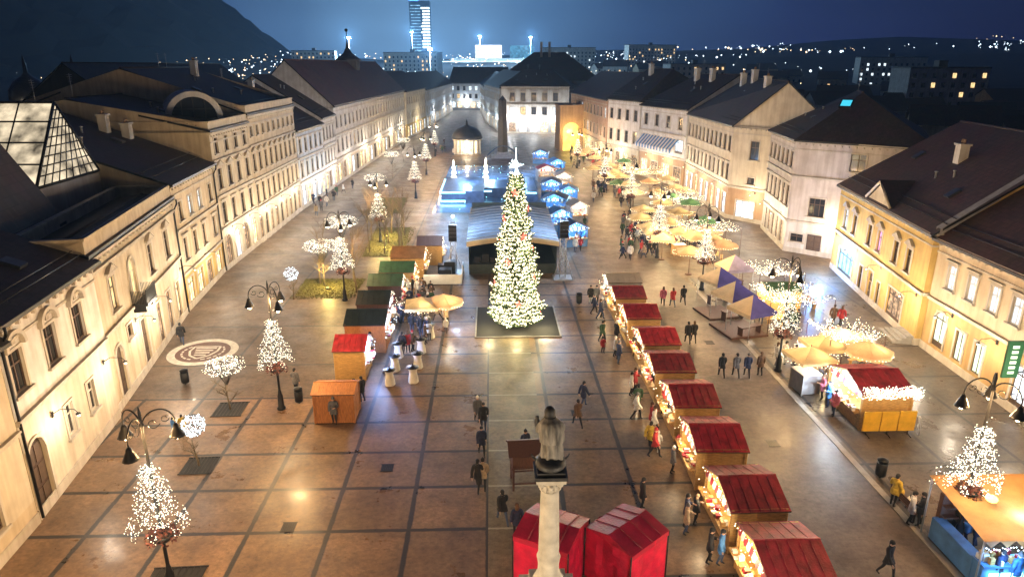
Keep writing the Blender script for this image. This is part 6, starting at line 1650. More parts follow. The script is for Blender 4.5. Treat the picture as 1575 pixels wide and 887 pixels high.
def make_table_set():
    t = thing('beer_table', 'table set', 'table')
    a = MB(); a.box(-.9, .9, -.32, .32, .72, .76); a.obj('table_top', M['wood_y'], t)
    b = MB()
    for X in (-.7, .7): b.tube([(X, -.28, 0), (X, .28, .72)], .02, 4); b.tube([(X, .28, 0), (X, -.28, .72)], .02, 4)
    b.obj('legs', M['iron'], t)
    for s in (-1, 1):
        c = MB(); c.box(-.9, .9, s*.62-.13, s*.62+.13, .43, .47)
        for X in (-.7, .7): c.box(X-.03, X+.03, s*.62-.1, s*.62+.1, 0, .43)
        c.obj('bench', M['wood_y'], t)
    return t
ts = make_table_set(); tu = []
for px, py, lb in ((1100, 400, 'beer table set at the near right corner of the terrace'), (1075, 358, 'beer table set beside the lamp before the cream house'), (1035, 375, 'beer table set at the front edge of the terrace by the crowd'), (1060, 335, 'beer table set in the middle of the terrace'), (1240, 470, 'beer table set in front of the green roofed hut'), (1200, 500, 'beer table set under the lights by the gazebos'), (1330, 565, 'beer table set tucked behind the drinks hut')):
    p = at(px, py); again(ts, tu, (p.x, p.y, .01), R(20 + px % 70), lb, 'beer table sets')
def light_curtain(label, px, py, w, d, z, n, seed):
    """tangled strings of bulbs hung on poles over the terrace"""
    p = at(px, py); t = thing('light_canopy', label, 'string lights', (p.x, p.y, 0)); rr = random.Random(seed)
    po = MB(); C = [(-w/2, -d/2), (w/2, -d/2), (w/2, d/2), (-w/2, d/2)]
    for c in C: po.tube([(*c, 0), (*c, z)], .03, 5)
    po.obj('poles', M['wood_d'], t)
    g = MB(); wr = MB()
    for k in range(n // 22):
        i = rr.randrange(4); a = Vector((*C[i], z)).lerp(Vector((*C[(i+1) % 4], z)), rr.random()); j = (i + 2) % 4; b = Vector((*C[j], z)).lerp(Vector((*C[(j+1) % 4], z)), rr.random())
        pts = [a.lerp(b, q/40) - Vector((0, 0, .5*math.sin(PI*q/40))) for q in range(41)]
        wr.tube(pts[::4], .008, 3)
        for q in pts[::2]: g.octa((q.x + rr.uniform(-.12, .12), q.y + rr.uniform(-.12, .12), q.z - .03 + rr.uniform(-.15, .1)), rr.uniform(.022, .04))
    wr.obj('wire', M['iron'], t); tag(g.obj('bulbs', M['bulb_string'], t), kind='stuff')
    plight(t, (0, 0, z - .7), 260, (1.0, .78, .42), .4, 'canopy_light')
light_curtain('tangle of warm bulbs by the third lamp, near the green roofed hut', 1210, 500, 5, 4.5, 2.9, 700, 1)
light_curtain('tangle of warm bulbs in front of the lilac gazebo', 1185, 455, 4, 4, 2.8, 500, 2)
light_curtain('tangle of warm bulbs above the near end of the parasol terrace', 1085, 385, 6, 5, 3.0, 700, 3)
light_curtain('tangle of warm bulbs above the middle of the parasol terrace', 1040, 330, 6, 7, 3.0, 700, 4)
light_curtain('tangle of warm bulbs before the awning house', 985, 285, 7, 8, 3.0, 600, 5)
light_curtain('tangle of warm bulbs by the glowing yellow bay', 930, 245, 8, 10, 3.0, 500, 6)
light_curtain('tangle of bright bulbs over the counter of the drinks hut', 1290, 570, 3.6, 3.4, 3.2, 700, 7)

def green_sign():
    t = thing('shop_sign', 'upright dark green shop sign sticking out from the ochre house', 'sign', (30.7, 35.6, 2.6))
    a = MB(); a.box(-.95, -.02, -.07, .07, 0, 2.3); a.obj('board', M['sign_green'], t)
    b = MB()
    for k in range(6): b.box(-.68, -.3, -.085, -.072, .25 + .32*k, .42 + .32*k)
    b.obj('light_marks', M['lit_green'], t)
    c = MB(); c.box(-.02, .5, -.03, .03, .3, .36); c.box(-.02, .5, -.03, .03, 1.9, 1.96); c.obj('bracket', M['iron'], t)
M['sign_green'] = mat('green_sign', (.012, .09, .04), .4, .2, 3)
green_sign()
def skylight():
    t = thing('cyan_skylight', 'single cyan lit skylight on the hipped roof of the corner house', 'skylight', (0, 0, 0))
    dg = bpy.context.evaluated_depsgraph_get(); o_ = Vector((0, 0, CAM_H)); d_ = (at(1302, 160, 10.0) - o_).normalized()
    ok, p, n, *_r = sc.ray_cast(dg, o_, d_)
    a = MB(); a.box(-.65, .65, -.6, .6, -.1, .12); a.obj('frame', M['iron'], t)
    b = MB(); b.box(-.5, .5, -.45, .45, .121, .14); b.obj('pane', emit('skylight_cyan', (.05, .55, .75), .9), t)
    t.location = p; t.rotation_euler = n.to_track_quat('Z', 'Y').to_euler()
skylight()

# ------------------------------------------------------------------ people
BONES = {}
def make_body(pose, seed):
    """one continuous skinned figure 1.74 m tall facing -y; returns body mesh maker data"""
    st = {'stand': 0.05, 'walk': .30, 'stride': .42, 'look': .04}[pose]; sw = {'stand': .03, 'walk': .20, 'stride': .28, 'look': .02}[pose]
    V = []; E = []; Rd = []; cls = []
    def v(p, r, c): V.append(p); Rd.append(r); cls.append(c); return len(V) - 1
    def e(a, b): E.append((a, b))
    pel = v((0, 0, .94), (.155, .115), 'torso'); wa = v((0, .005, 1.10), (.14, .10), 'torso'); ch = v((0, .01, 1.29), (.165, .115), 'torso'); up = v((0, .015, 1.42), (.12, .085), 'torso')
    nk = v((0, .005, 1.50), .055, 'head'); he = v((0, -.012, 1.60), (.078, .092), 'head'); tp = v((0, -.005, 1.69), (.065, .078), 'head')
    for a, b in ((pel, wa), (wa, ch), (ch, up), (up, nk), (nk, he), (he, tp)): e(a, b)
    for s in (-1, 1):
        f = s * st
        hp = v((s*.095, 0, .88), .098, 'leg'); kn = v((s*.10, -f*.55 - (.04 if f else 0), .49), .066, 'leg'); an = v((s*.10, -f*.9 + (.08 if f < 0 else .02), .10), .043, 'leg'); to = v((s*.115, -f*.9 - .13 + (.05 if f < 0 else 0), .04), .038, 'shoe')
        hl = v((s*.10, -f*.9 + .05 + (.05 if f < 0 else 0), .045), .036, 'shoe')
        for a, b in ((pel, hp), (hp, kn), (kn, an), (an, to), (an, hl)): e(a, b)
        g = -s * sw
        sh = v((s*.185, .015, 1.40), .068, 'arm'); 
        if pose == 'look' and s == 1: el = v((s*.25, -.02, 1.14), .05, 'arm'); wr = v((s*.16, -.24, 1.17), .034, 'arm'); hd = v((s*.12, -.30, 1.19), .034, 'hand'); fd = Vector((-.5, -.8, .1))
        else: el = v((s*.245, -g*.5 + .02, 1.13), .05, 'arm'); wr = v((s*.235, -g*1.1 - .04, .88), .034, 'arm'); hd = v((s*.23, -g*1.2 - .05, .81), .034, 'hand'); fd = Vector((0, -.15, -1)).normalized()
        for a, b in ((up, sh), (sh, el), (el, wr), (wr, hd)): e(a, b)
        side = Vector((0, 1, 0)) if fd.z < -.5 else Vector((0, 0, 1))
        h0 = Vector(V[hd])
        for k, L in enumerate((.075, .085, .08, .062)):
            o = side * (.026 - .0175*k); a = v(tuple(h0 + o + fd*.045), .0095, 'hand'); b = v(tuple(h0 + o + fd*(.045 + L*.55) + Vector((-s*.008, -.004, 0))), .0088, 'hand'); c = v(tuple(h0 + o + fd*(.045 + L) + Vector((-s*.022, -.01, 0))), .0075, 'hand'); e(hd, a); e(a, b); e(b, c)
        a = v(tuple(h0 + side*-.034 + fd*.02 + Vector((-s*.012, -.02, 0))), .011, 'hand'); b = v(tuple(h0 + side*-.038 + fd*.06 + Vector((-s*.025, -.028, 0))), .009, 'hand'); e(hd, a); e(a, b)
    me = skin_mesh(V, E, Rd, 0, 1, .5)
    segs = [(Vector(V[a]), Vector(V[b]), cls[b] if cls[b] != 'torso' else cls[a], b) for a, b in E]
    return me, segs
def dist_seg(p, a, b):
    d = b - a; t = max(0, min(1, (p - a).dot(d) / max(d.length_squared, 1e-9))); return (p - a - d*t).length
PCACHE = {}
POSES = {}
def pose_data(pose):
    if pose in POSES: return POSES[pose]
    me, segs = make_body(pose, 0)
    verts = [v.co.copy() for v in me.vertices]; nor = [v.normal.copy() for v in me.vertices]; faces = [tuple(p.vertices) for p in me.polygons]
    fc = []
    for f in faces:
        c = sum((verts[i] for i in f), Vector()) / len(f)
        k = min(segs, key=lambda s: dist_seg(c, s[0], s[1]))[2]
        fc.append((k, c))
    bpy.data.meshes.remove(me)
    POSES[pose] = (verts, nor, faces, fc); return POSES[pose]
def person_meshes(pose, coat, legs, hairk):
    key = (pose, legs)
    verts, nor, faces, fc = pose_data(pose)
    if ('b', key) not in PCACHE:
        b = MB(); b.v = [tuple(v) for v in verts]; b.f = list(faces); b.s = [True]*len(faces)
        b.m = [{'head': 0, 'hand': 0, 'leg': 1, 'shoe': 2, 'torso': 1, 'arm': 1}[k] for k, c in fc]
        b.m = [2 if (k == 'leg' and c.z < .09) else m for (k, c), m in zip(fc, b.m)]
        for s in (-1, 1):
            b.ball((s*.031, -.088, 1.625), .011, 3, 5); b.ball((s*.083, .0, 1.615), .022, 0, 5, 1.3)
        b.tube([(0, -.085, 1.625), (0, -.115, 1.59), (0, -.09, 1.583)], [.008, .014, .008], 5, 0); b.box(-.022, .022, -.092, -.085, 1.553, 1.562, 4)
        PCACHE['b', key] = b.mesh('body', [M['skin'], CLOTH[legs], M['shoe'], M['eye'], CLOTH['red']])
    if ('c', pose, coat) not in PCACHE:
        b = MB(); idx = {}
        for f, (k, c) in zip(faces, fc):
            if k in ('torso', 'arm') or (k == 'leg' and c.z > .70):
                q = []
                for i in f:
                    if i not in idx:
                        idx[i] = len(b.v); o = .032 if verts[i].z > .95 else .05
                        if verts[i].z > 1.44: o = .02
                        b.v.append(tuple(verts[i] + nor[i]*o))
                    q.append(idx[i])
                b.f.append(tuple(q)); b.m.append(0); b.s.append(True)
        b.lathe([(.085, 1.43), (.095, 1.49), (.08, 1.52)], 10, (0, .004, 0))
        b.lathe([(.20, .70), (.205, .80), (.19, .95), (.17, 1.02)], 14, (0, 0, 0), 0, 1.0, .8)
        PCACHE['c', pose, coat] = b.mesh('coat', CLOTH[coat])
    if ('h', hairk) not in PCACHE:
        b = MB(); hat = hairk.startswith('hat_')
        n = 12; prof = [(.098, 1.60), (.104, 1.65), (.096, 1.71), (.065, 1.755), (.01, 1.775)]
        for i, (r, z) in enumerate(prof):
            for k in range(n):
                a = 2*PI*k/n; zz = z + (.045*max(0, -math.sin(a)) if i == 0 else 0) - (.05*max(0, math.sin(a)) if (i == 0 and not hat) else 0)
                b.v.append((r*.92*math.cos(a), r*1.1*math.sin(a) - .005, zz))
        for i in range(len(prof)-1):
            for k in range(n): b.f.append((i*n+k, i*n+(k+1)%n, (i+1)*n+(k+1)%n, (i+1)*n+k)); b.m.append(0); b.s.append(True)
        if hat: b.ball((0, 0, 1.79), .03)
        if hairk == 'long': b.lathe([(.09, 1.40), (.10, 1.5), (.09, 1.64)], 10, (0, .04, 0), 0, 1, .6)
        PCACHE['h', hairk] = b.mesh('hat' if hat else 'hair', CLOTH[hairk[4:]] if hat else CLOTH['brown' if hairk == 'long' else 'black'])
    return PCACHE['b', key], PCACHE['c', pose, coat], PCACHE['h', hairk]
def person(x, y, face, label, coat='black', legs='jeans', hair='short', pose='walk', group=None, scale=1.0, z=.015):
    b, c, h = person_meshes(pose, coat, legs, hair)
    o = tag(link('person', b, None, (x, y, z), R(face)), label, 'person', group); o.scale = (scale,)*3
    link('coat', c, o); link('hat' if hair.startswith('hat_') else 'hair', h, o)
    return o
PP = [  # px, py of the feet, facing (0 looks towards the camera), label, coat, legs, hair, pose
 (735, 650, 15, 'person in a white hat walking on the left edge of the pale strip', 'grey', 'black', 'hat_white', 'walk'),
 (744, 661, 0, 'person in a dark coat close behind the white hatted walker', 'black', 'navy', 'short', 'stride'),
 (741, 700, 10, 'person in navy beside the pale strip, below the white hatted walker', 'navy', 'black', 'short', 'walk'),
 (743, 752, 180, 'person in beige with dark trousers left of the wooden stand', 'beige', 'black', 'hat_black', 'walk'),
 (735, 754, 170, 'person in black walking beside the one in beige', 'black', 'black', 'short', 'stride'),
 (773, 804, 200, 'person in black approaching the left red tent', 'black', 'jeans', 'short', 'stride'),
 (795, 826, 190, 'person in dark clothes right at the left red tent side', 'navy', 'black', 'long', 'stand'),
 (808, 705, 30, 'person half hidden behind the wooden stand', 'navy', 'black', 'hat_black', 'stand'),
 (897, 626, 120, 'person in a navy coat right of the statue head', 'navy', 'jeans', 'short', 'walk'),
 (888, 656, 200, 'person in brown coat walking just right of the statue', 'brown', 'black', 'short', 'stride'),
 (980, 631, 180, 'person in dark green standing alone between strip and red huts', 'green', 'black', 'short', 'look'),
 (999, 692, 150, 'person in a yellow jacket walking with a child in white', 'yellow', 'black', 'short', 'walk'),
 (1011, 694, 150, 'small person in white holding close to the yellow jacket', 'white', 'white', 'hat_white', 'walk'),
 (987, 784, 90, 'person behind the right red tent, only upper body showing', 'black', 'black', 'short', 'stand'),
 (926, 527, 30, 'person in green coat right of the Christmas tree on the open paving', 'green', 'black', 'short', 'walk'),
 (927, 543, 20, 'small person in dark red just below the one in green', 'red', 'black', 'short', 'look'),
 (908, 468, 0, 'person in white and black at the far edge of the open paving', 'black', 'white', 'short', 'stand'),
 (917, 468, 10, 'second person of the pair at the far edge of the open paving', 'grey', 'black', 'short', 'stand'),
 (933, 466, 190, 'person in a grey jacket waiting by the grey canvas hut', 'grey', 'jeans', 'hat_grey', 'stand'),
 (941, 458, 170, 'person in white waiting at the grey canvas hut corner', 'white', 'black', 'long', 'stand'),
 (947, 480, 90, 'person in black at the counter of the farthest red hut', 'black', 'black', 'short', 'look'),
 (962, 512, 80, 'person in beige at the counter of the second farthest red hut', 'beige', 'jeans', 'long', 'look'),
 (975, 548, 100, 'person in black leaning to the third farthest red hut', 'black', 'black', 'short', 'look'),
 (988, 552, 60, 'person in white at the third farthest red hut', 'white', 'jeans', 'hat_white', 'stand'),
 (1003, 600, 80, 'person in black at the counter of the fourth farthest red hut', 'black', 'navy', 'short', 'look'),
 (1019, 636, 90, 'person in red jacket at the counter of the yellow sided hut', 'red', 'black', 'short', 'look'),
 (1028, 650, 70, 'person in black next to the red jacket at the yellow sided hut', 'black', 'black', 'hat_black', 'stand'),
 (1090, 866, 70, 'person in black by the nearest huts, beside the light blue jacket', 'black', 'black', 'short', 'look'),
 (1107, 868, 60, 'person in a light blue jacket at the second hut from the bottom', 'blue', 'jeans', 'short', 'stand'),
 (1057, 528, 180, 'person in black, left one of the pair on the lit street', 'black', 'black', 'short', 'walk'),
 (1066, 527, 180, 'person in black, right one of the pair on the lit street', 'black', 'black', 'long', 'walk'),
 (1034, 472, 190, 'person in red coat on the street behind the red huts', 'red', 'jeans', 'long', 'walk'),
 (1050, 468, 180, 'person in black coat right of the red coat on the street', 'black', 'black', 'short', 'stride'),
 (1019, 470, 170, 'person in pink by the far red huts on the street', 'pink', 'black', 'long', 'walk'),
 (1109, 580, 180, 'person in black, leftmost of the group crossing the street', 'black', 'black', 'short', 'walk'),
 (1131, 580, 185, 'person in dark grey, second of the group crossing the street', 'grey', 'black', 'short', 'walk'),
 (1148, 580, 175, 'person in navy, third of the group crossing the street', 'navy', 'black', 'hat_grey', 'walk'),
 (1168, 578, 190, 'person in brown, rightmost of the group crossing the street', 'brown', 'black', 'long', 'stand'),
 (1193, 562, 90, 'person in white coat by the parasols left of the grey counter', 'white', 'grey', 'long', 'stand'),
 (1206, 560, 100, 'person in pale grey beside the white coat near the grey counter', 'white', 'white', 'short', 'stand'),
 (1221, 566, 270, 'person in black between the white coats and the grey counter', 'black', 'black', 'short', 'stand'),
 (1259, 600, 270, 'person in dark navy at the far end of the drinks hut counter', 'navy', 'navy', 'short', 'look'),
 (1263, 615, 260, 'person in a pink jacket at the drinks hut counter', 'pink', 'black', 'long', 'look'),
 (1272, 626, 270, 'person in blue jacket leaning on the drinks hut counter', 'blue', 'navy', 'short', 'look'),
 (1281, 640, 280, 'person in a rose coat at the near end of the drinks hut', 'pink', 'jeans', 'hat_grey', 'stand'),
 (1362, 886, 30, 'person in black walking alone at the bottom of the street', 'black', 'black', 'short', 'walk'),
 (1372, 778, 120, 'person in yellow coat sitting down by the far end of the bench', 'yellow', 'black', 'short', 'look'),
 (1398, 806, 60, 'person in white standing by the bench on the street edge', 'white', 'black', 'short', 'stand'),
 (1412, 808, 240, 'person in black at the near end of the bench', 'black', 'black', 'short', 'look'),
 (1465, 828, 260, 'person in black beside the tan food stall', 'black', 'black', 'short', 'stand'),
 (1483, 836, 250, 'person in shiny blue coat at the tan food stall', 'blue', 'navy', 'short', 'look'),
 (1497, 842, 240, 'person in dark navy close to the blue lit counter', 'navy', 'navy', 'long', 'look'),
 (1530, 900, 200, 'person in navy in front of the blue lit counter at the bottom edge', 'navy', 'black', 'short', 'stand'),
 (1556, 905, 190, 'person in blue at the bottom right corner', 'blue', 'black', 'hat_grey', 'stand'),
 (547, 622, 250, 'person in black, left one at the corner of the orange hut', 'black', 'black', 'short', 'stand'),
 (558, 618, 240, 'person in black, right one at the corner of the orange hut', 'black', 'navy', 'short', 'stand'),
 (541, 634, 200, 'person in yellowish jacket against the orange hut', 'tan', 'black', 'short', 'stand'),
 (515, 652, 0, 'person in grey in front of the orange hut', 'grey', 'black', 'hat_grey', 'look'),
 (628, 543, 200, 'person in bright red among the white bar tables', 'red', 'black', 'long', 'stand'),
 (620, 545, 160, 'person in black next to the red one among the bar tables', 'black', 'black', 'short', 'stand'),
 (634, 512, 180, 'person in black and white behind the bar tables, left', 'black', 'jeans', 'short', 'stand'),
 (645, 512, 190, 'person in black and white behind the bar tables, right', 'black', 'black', 'hat_white', 'stand'),
 (686, 500, 30, 'person in beige right of the peach parasol', 'beige', 'black', 'short', 'walk'),
 (686, 512, 0, 'small person in white right of the bar tables', 'white', 'black', 'hat_white', 'walk'),
 (571, 545, 90, 'person in white at the counter of the red roofed left hut', 'white', 'black', 'short', 'look'),
 (606, 478, 90, 'person in red and white at the dark roofed left huts', 'red', 'jeans', 'hat_white', 'stand'),
 (281, 530, 200, 'person in black by the round paving emblem', 'black', 'jeans', 'short', 'walk'),
 (195, 585, 80, 'person in grey coat close to the sand house wall', 'grey', 'black', 'short', 'stand'),
 (205, 592, 60, 'person in beige coat beside the grey one by the sand house', 'beige', 'black', 'long', 'stand'),
 (270, 672, 140, 'person in a blue jacket, left one by the small lit tree', 'blue', 'white', 'short', 'stand'),
 (283, 668, 200, 'person in a bright yellow jacket by the small lit tree', 'yellow', 'white', 'short', 'stand'),
 (456, 605, 160, 'person in grey sitting on the left paving near the lamp', 'grey', 'black', 'short', 'look'),
 (1280, 500, 140, 'person in brown by the blue shopfront of the yellow house', 'brown', 'black', 'short', 'walk'),
 (1292, 502, 140, 'person in dark red beside the one in brown, blue shopfront', 'red', 'black', 'long', 'walk'),
]
for px, py, fa, lb, co, le, ha, po in PP:
    p = at(px, py); person(p.x, p.y, fa, lb, co, le, ha, po, None, .72 if 'small' in lb else 1.0)
rr = random.Random(21)
def crowd(n, pts, label, group, sp=1.2):
    """pts: corner pixels of the patch the crowd fills"""
    A = [at(*q) for q in pts]; done = []; k = 0
    while len(done) < n and k < n*60:
        k += 1; u, v = rr.random(), rr.random()
        p = A[0].lerp(A[1], u).lerp(A[3].lerp(A[2], u), v)
        if any((p - q).length < .42 for q in done): continue
        done.append(p)
        person(p.x, p.y, rr.choice([0, 180, 20, 200, 160, 340, 90, 270]), label, rr.choice(['black', 'black', 'navy', 'grey', 'brown', 'black', 'red', 'beige', 'green', 'white']), rr.choice(['black', 'jeans', 'navy', 'black']), rr.choice(['short', 'long', 'hat_grey', 'hat_black', 'hat_white', 'hat_red']), rr.choice(['stand', 'walk', 'stride', 'look']), group, rr.uniform(.92, 1.04))
crowd(44, [(950, 400), (1030, 400), (1010, 340), (955, 340)], 'person in winter clothes in the crowd on the street before the parasol terrace', 'crowd before the parasol terrace')
rc = random.Random(31)
for i, y in enumerate(yr):
    for q in range(2 + i % 2):
        person(9.35 - rc.uniform(0, .9), y + rc.uniform(-1.4, 1.4), rc.uniform(60, 120), 'customer in winter clothes standing at the counters of the red roofed huts', rc.choice(['black', 'white', 'grey', 'beige', 'navy', 'red', 'white']), rc.choice(['black', 'jeans', 'black']), rc.choice(['short', 'hat_white', 'long', 'hat_red', 'hat_grey']), rc.choice(['look', 'stand', 'walk']), 'customers at the red roofed huts', rc.uniform(.9, 1.03))
crowd(10, [(905, 312), (940, 312), (938, 290), (908, 290)], 'person in the small knot of people beside the blue fountain huts', 'people by the fountain huts')
crowd(40, [(950, 320), (985, 320), (950, 268), (925, 268)], 'person in the far crowd along the edge of the parasol terrace', 'far crowd by the terrace')
crowd(30, [(880, 262), (945, 268), (925, 232), (870, 232)], 'tiny person in the most distant crowd before the pinkish house', 'most distant crowd')
crowd(26, [(1035, 400), (1110, 410), (1090, 360), (1030, 360)], 'person under the parasols of the terrace', 'people under the parasols')
crowd(26, [(608, 500), (676, 500), (668, 452), (622, 452)], 'person in the crowd between the left huts and the peach parasol', 'crowd by the left huts')
crowd(8, [(628, 545), (655, 540), (668, 505), (640, 505)], 'person standing among the white bar tables', 'people at the bar tables')
crowd(10, [(1255, 560), (1340, 570), (1310, 520), (1250, 530)], 'person in the packed corner behind the drinks hut', 'people behind the drinks hut')
crowd(8, [(1160, 500), (1230, 530), (1250, 490), (1190, 470)], 'person among the bulbs between gazebos and green hut', 'people between the gazebos and the green hut')
crowd(10, [(455, 345), (500, 330), (545, 290), (480, 310)], 'person strolling along the blue and lilac houses on the left', 'strollers on the left side')
crowd(8, [(668, 245), (700, 245), (712, 215), (668, 215)], 'tiny person on the far square by the domed kiosk', 'people by the kiosk')
crowd(5, [(880, 390), (905, 400), (905, 350), (880, 350)], 'person near the blue roofed hut behind the stage', 'people behind the stage')

# ------------------------------------------------------------------ the town beyond
FWIN = {}
def far_house(x, y, w, d, h, rz, wall, seed, label, flats=False, z0=0.0, pane='lit_warm', n_lit=3):
    r = random.Random(seed); t = thing('apartment_block' if flats else 'house', label, 'apartment block' if flats else 'house', (x, y, z0), rz)
    if not flats: t['group'] = label.replace('dark gabled house with few lit windows', 'far houses')
    a = MB(); a.box(-w/2, w/2, -d/2, d/2, -3, h)
    if not flats:
        for X in (-w/2, w/2): a.poly([(X, -d/2, h), (X, d/2, h), (X, 0, h + d*.38)])
    a.obj('wall', W[wall], t)
    b = MB()
    if flats: b.box(-w/2-.2, w/2+.2, -d/2-.2, d/2+.2, h, h+.5); b.box(-1.5, 1.5, -1.5, 1.5, h+.5, h+2.5)
    else:
        o = .5
        for s in (-1, 1): b.poly([(-w/2-o, s*(d/2+o), h-.35), (w/2+o, s*(d/2+o), h-.35), (w/2+o, 0, h + d*.38+.1), (-w/2-o, 0, h + d*.38+.1)][::s])
    b.obj('roof', M['tile_dark' if seed % 2 else 'tile_brown'], t)
    fl = int(h/3.1); nb = max(2, int(w/3.2))
    cells = [(i, j) for i in range(nb) for j in range(fl)]; lit = set(r.sample(cells, min(n_lit, len(cells))))
    for i, j in cells:
        X = -w/2 + w*(i+.5)/nb; Z = 1.0 + 3.0*j
        pk = pane if (i, j) in lit else 'glass'
        if pk not in FWIN:
            q = MB(); q.box(-.6, .6, -.06, -.01, 0, 1.5); FWIN[pk] = q.mesh('window', M[pk])
        link('window', FWIN[pk], t, (X, -d/2, Z))
rr = random.Random(77)
k = 0
for (x0, x1, y0, y1, n) in ((58, 150, 70, 170, 14), (46, 190, 180, 330, 20), (60, 330, 330, 560, 22), (-110, -62, 120, 300, 8), (-140, -40, 320, 520, 12)):
    for i in range(n):
        x, y = rr.uniform(x0, x1), rr.uniform(y0, y1); k += 1
        wdt = rr.uniform(11, 20); z0 = max(0, (y-340)*.055)
        far_house(x, y, wdt, rr.uniform(9, 12), rr.uniform(5, 8.5), rr.uniform(-.5, .5), rr.choice(['cream', 'pale', 'grey', 'sand', 'white']), k, ('dark gabled house with few lit windows ' + ('beyond the right hand row of the square' if x > 0 and y < 330 else 'on the rising ground of the far right town' if x > 0 else 'behind the left hand row of the square' if y < 310 else 'below the wooded hill in the far town')), n_lit=rr.choice([0, 0, 1, 2, 3]), pane=rr.choice(['lit_warm', 'lit_cool', 'lit_warm']), z0=z0)
        o = bpy.context.scene.collection.objects
for i, (x, y, w, h, wh) in enumerate(((150, 235, 26, 19, 'nearest lit apartment block on the far right'), (190, 300, 30, 17, 'apartment block behind the nearest lit block'), (120, 420, 34, 16, 'long low apartment block in the middle distance, right'), (260, 460, 40, 18, 'apartment block on the far right slope'), (-60, 560, 44, 17, 'pale lit apartment block left of the glass tower'), (70, 640, 46, 18, 'wide apartment block right of the glass tower'), (160, 720, 50, 18, 'apartment block on the far hillside'), (-150, 620, 36, 16, 'apartment block under the wooded hill'))):
    far_house(x, y, w, 12, h, rr.uniform(-.3, .2), 'pale', 500 + i, wh, True, max(0, (y-340)*.055), rr.choice(['lit_warm', 'lit_cool']), 9 + i)
def domed():
    t = thing('domed_house', 'dim house with two small round domes far behind the glass hall', 'house', (-84, 142, 0))
    a = MB(); a.box(-9, 9, -7, 7, 0, 13); a.obj('wall', W['grey'], t)
    for x in (-4.5, 4.5):
        b = MB(); b.lathe([(3.2, 13), (3.6, 14), (3.4, 15.5), (2.4, 17), (1.0, 18), (.4, 18.6), (.3, 20.5), (.02, 22)], 14, (x, -3, 0)); b.obj('dome', M['sheet'], t)
        c = MB(); c.tube([(x, -7.0, 12.0), (x, -7.6, 12.3)], .06, 5); c.ball((x, -7.7, 12.1), .22); c.obj('lamp', M['bulb_wall'], t); plight(t, (x, -9, 12.4), 90, WARM, .2, 'lamp_light')
domed()
def glass_tower():
    y = 900; c = at(651, 92, 19.99); dx = (651-787.5)/1050
    p = at(651, 140, 0); d = Vector((p.x, p.y)).normalized(); x, yy = d.x*y, d.y*y
    t = thing('glass_tower', 'tall glass office tower with lit floors and a blue light on top', 'tower', (x, yy, 15))
    a = MB(); a.box(-12, 12, -10, 10, -5, 78); a.obj('core', M['glass'], t)
    for nm, mt, x0, x1, ph in (('lit_floors', 'tower_lit', 1.5, 12.2, 0), ('dim_floors', 'tower_dim', -12.2, 1.0, 1)):
        b = MB(); r = random.Random(ph + 3)
        for k in range(22):
            if ph == 0 and r.random() < .25: continue
            z = 1 + k*3.4; b.box(x0 + r.uniform(0, 2.5), x1, -10.3, -10.05, z, z + (1.9 if ph == 0 else 1.0))
        b.obj(nm, M[mt], t)
    m = MB()
    for k in range(23): m.box(-12.3, 12.3, -10.5, -10.31, 0.1 + k*3.4, .5 + k*3.4)
    for X in (-12.3, -6, 1.2, 6.8, 12.1): m.box(X, X+.3, -10.7, -10.51, 0, 78)
    m.obj('facade_grid', M['iron'], t)
    e = MB(); e.box(-12, -3, -10, 10, 78, 82); e.obj('blue_crown', M['crown_blue'], t)
M['tower_lit'] = emit('tower_lit', (.75, .95, 1.0), 2.6, vary=.6, scale=.12); M['tower_dim'] = emit('tower_dim', (.35, .7, 1.0), .7, vary=.9, scale=.2); M['crown_blue'] = emit('crown_blue', (.05, .2, 1.0), 4.0)
glass_tower()
def mall():
    t = thing('shopping_centre', 'wide white glowing shopping centre right of the glass tower', 'shopping centre', (8, 760, 20))
    a = MB(); a.box(-50, 40, 0, 40, -8, 7); a.obj('wall', W['white'], t)
    b = MB(); b.box(-24, 4, -1, 20, 7.1, 20); b.obj('lit_box', M['mall_lit'], t)
    c = MB(); c.box(-90, 46, -1.4, -.2, -1.0, 4.0); c.obj('lit_band', M['mall_band'], t)
    d = MB()
    for k in range(9): d.box(-23.8 + k*3.1, -23.5 + k*3.1, -1.3, -1.01, 7.2, 19.9)
    for z in (10.5, 14.5): d.box(-23.9, 3.9, -1.5, -1.31, z, z+.3)
    d.obj('mullions', M['steel'], t)
    e = MB()
    for i in range(9):
        for j in range(4):
            if (i + j) % 2 == 0: e.box(14 + i*2.6, 16.4 + i*2.6, -1.0, -.8, 7.2 + j*3, 9.9 + j*3)
    e.box(13, 38, -.7, 18, 7.1, 19.5); e.obj('chequered_sign', M['mall_blue'], t)
M['mall_lit'] = emit('mall_lit', (.85, .9, 1.0), 1.6, vary=.4, scale=.2); M['mall_band'] = emit('mall_band', (.6, .9, 1.0), 2.2, vary=.8, scale=.08); M['mall_blue'] = emit('mall_blue', (.12, .45, .7), .35, vary=.9, scale=.5)
mall()
def glow_mast(x, y, z, w, label, col):  # invented masts, added to make the distant haze glow blue
    t = thing('added_glow_mast', label, 'floodlight', (x, y, 0)); a = MB(); a.tube([(0, 0, 0), (0, 0, z)], .3, 6); a.obox((0, 0, z), (3, .6, 1.2)); a.obj('mast', M['steel'], t)
    b = MB(); b.box(-1.4, 1.4, -.5, -.35, z - .45, z + .45); b.obj('lens', M['led_cold'], t); plight(t, (0, -2, z), w, col, 1.0, 'flood_light')
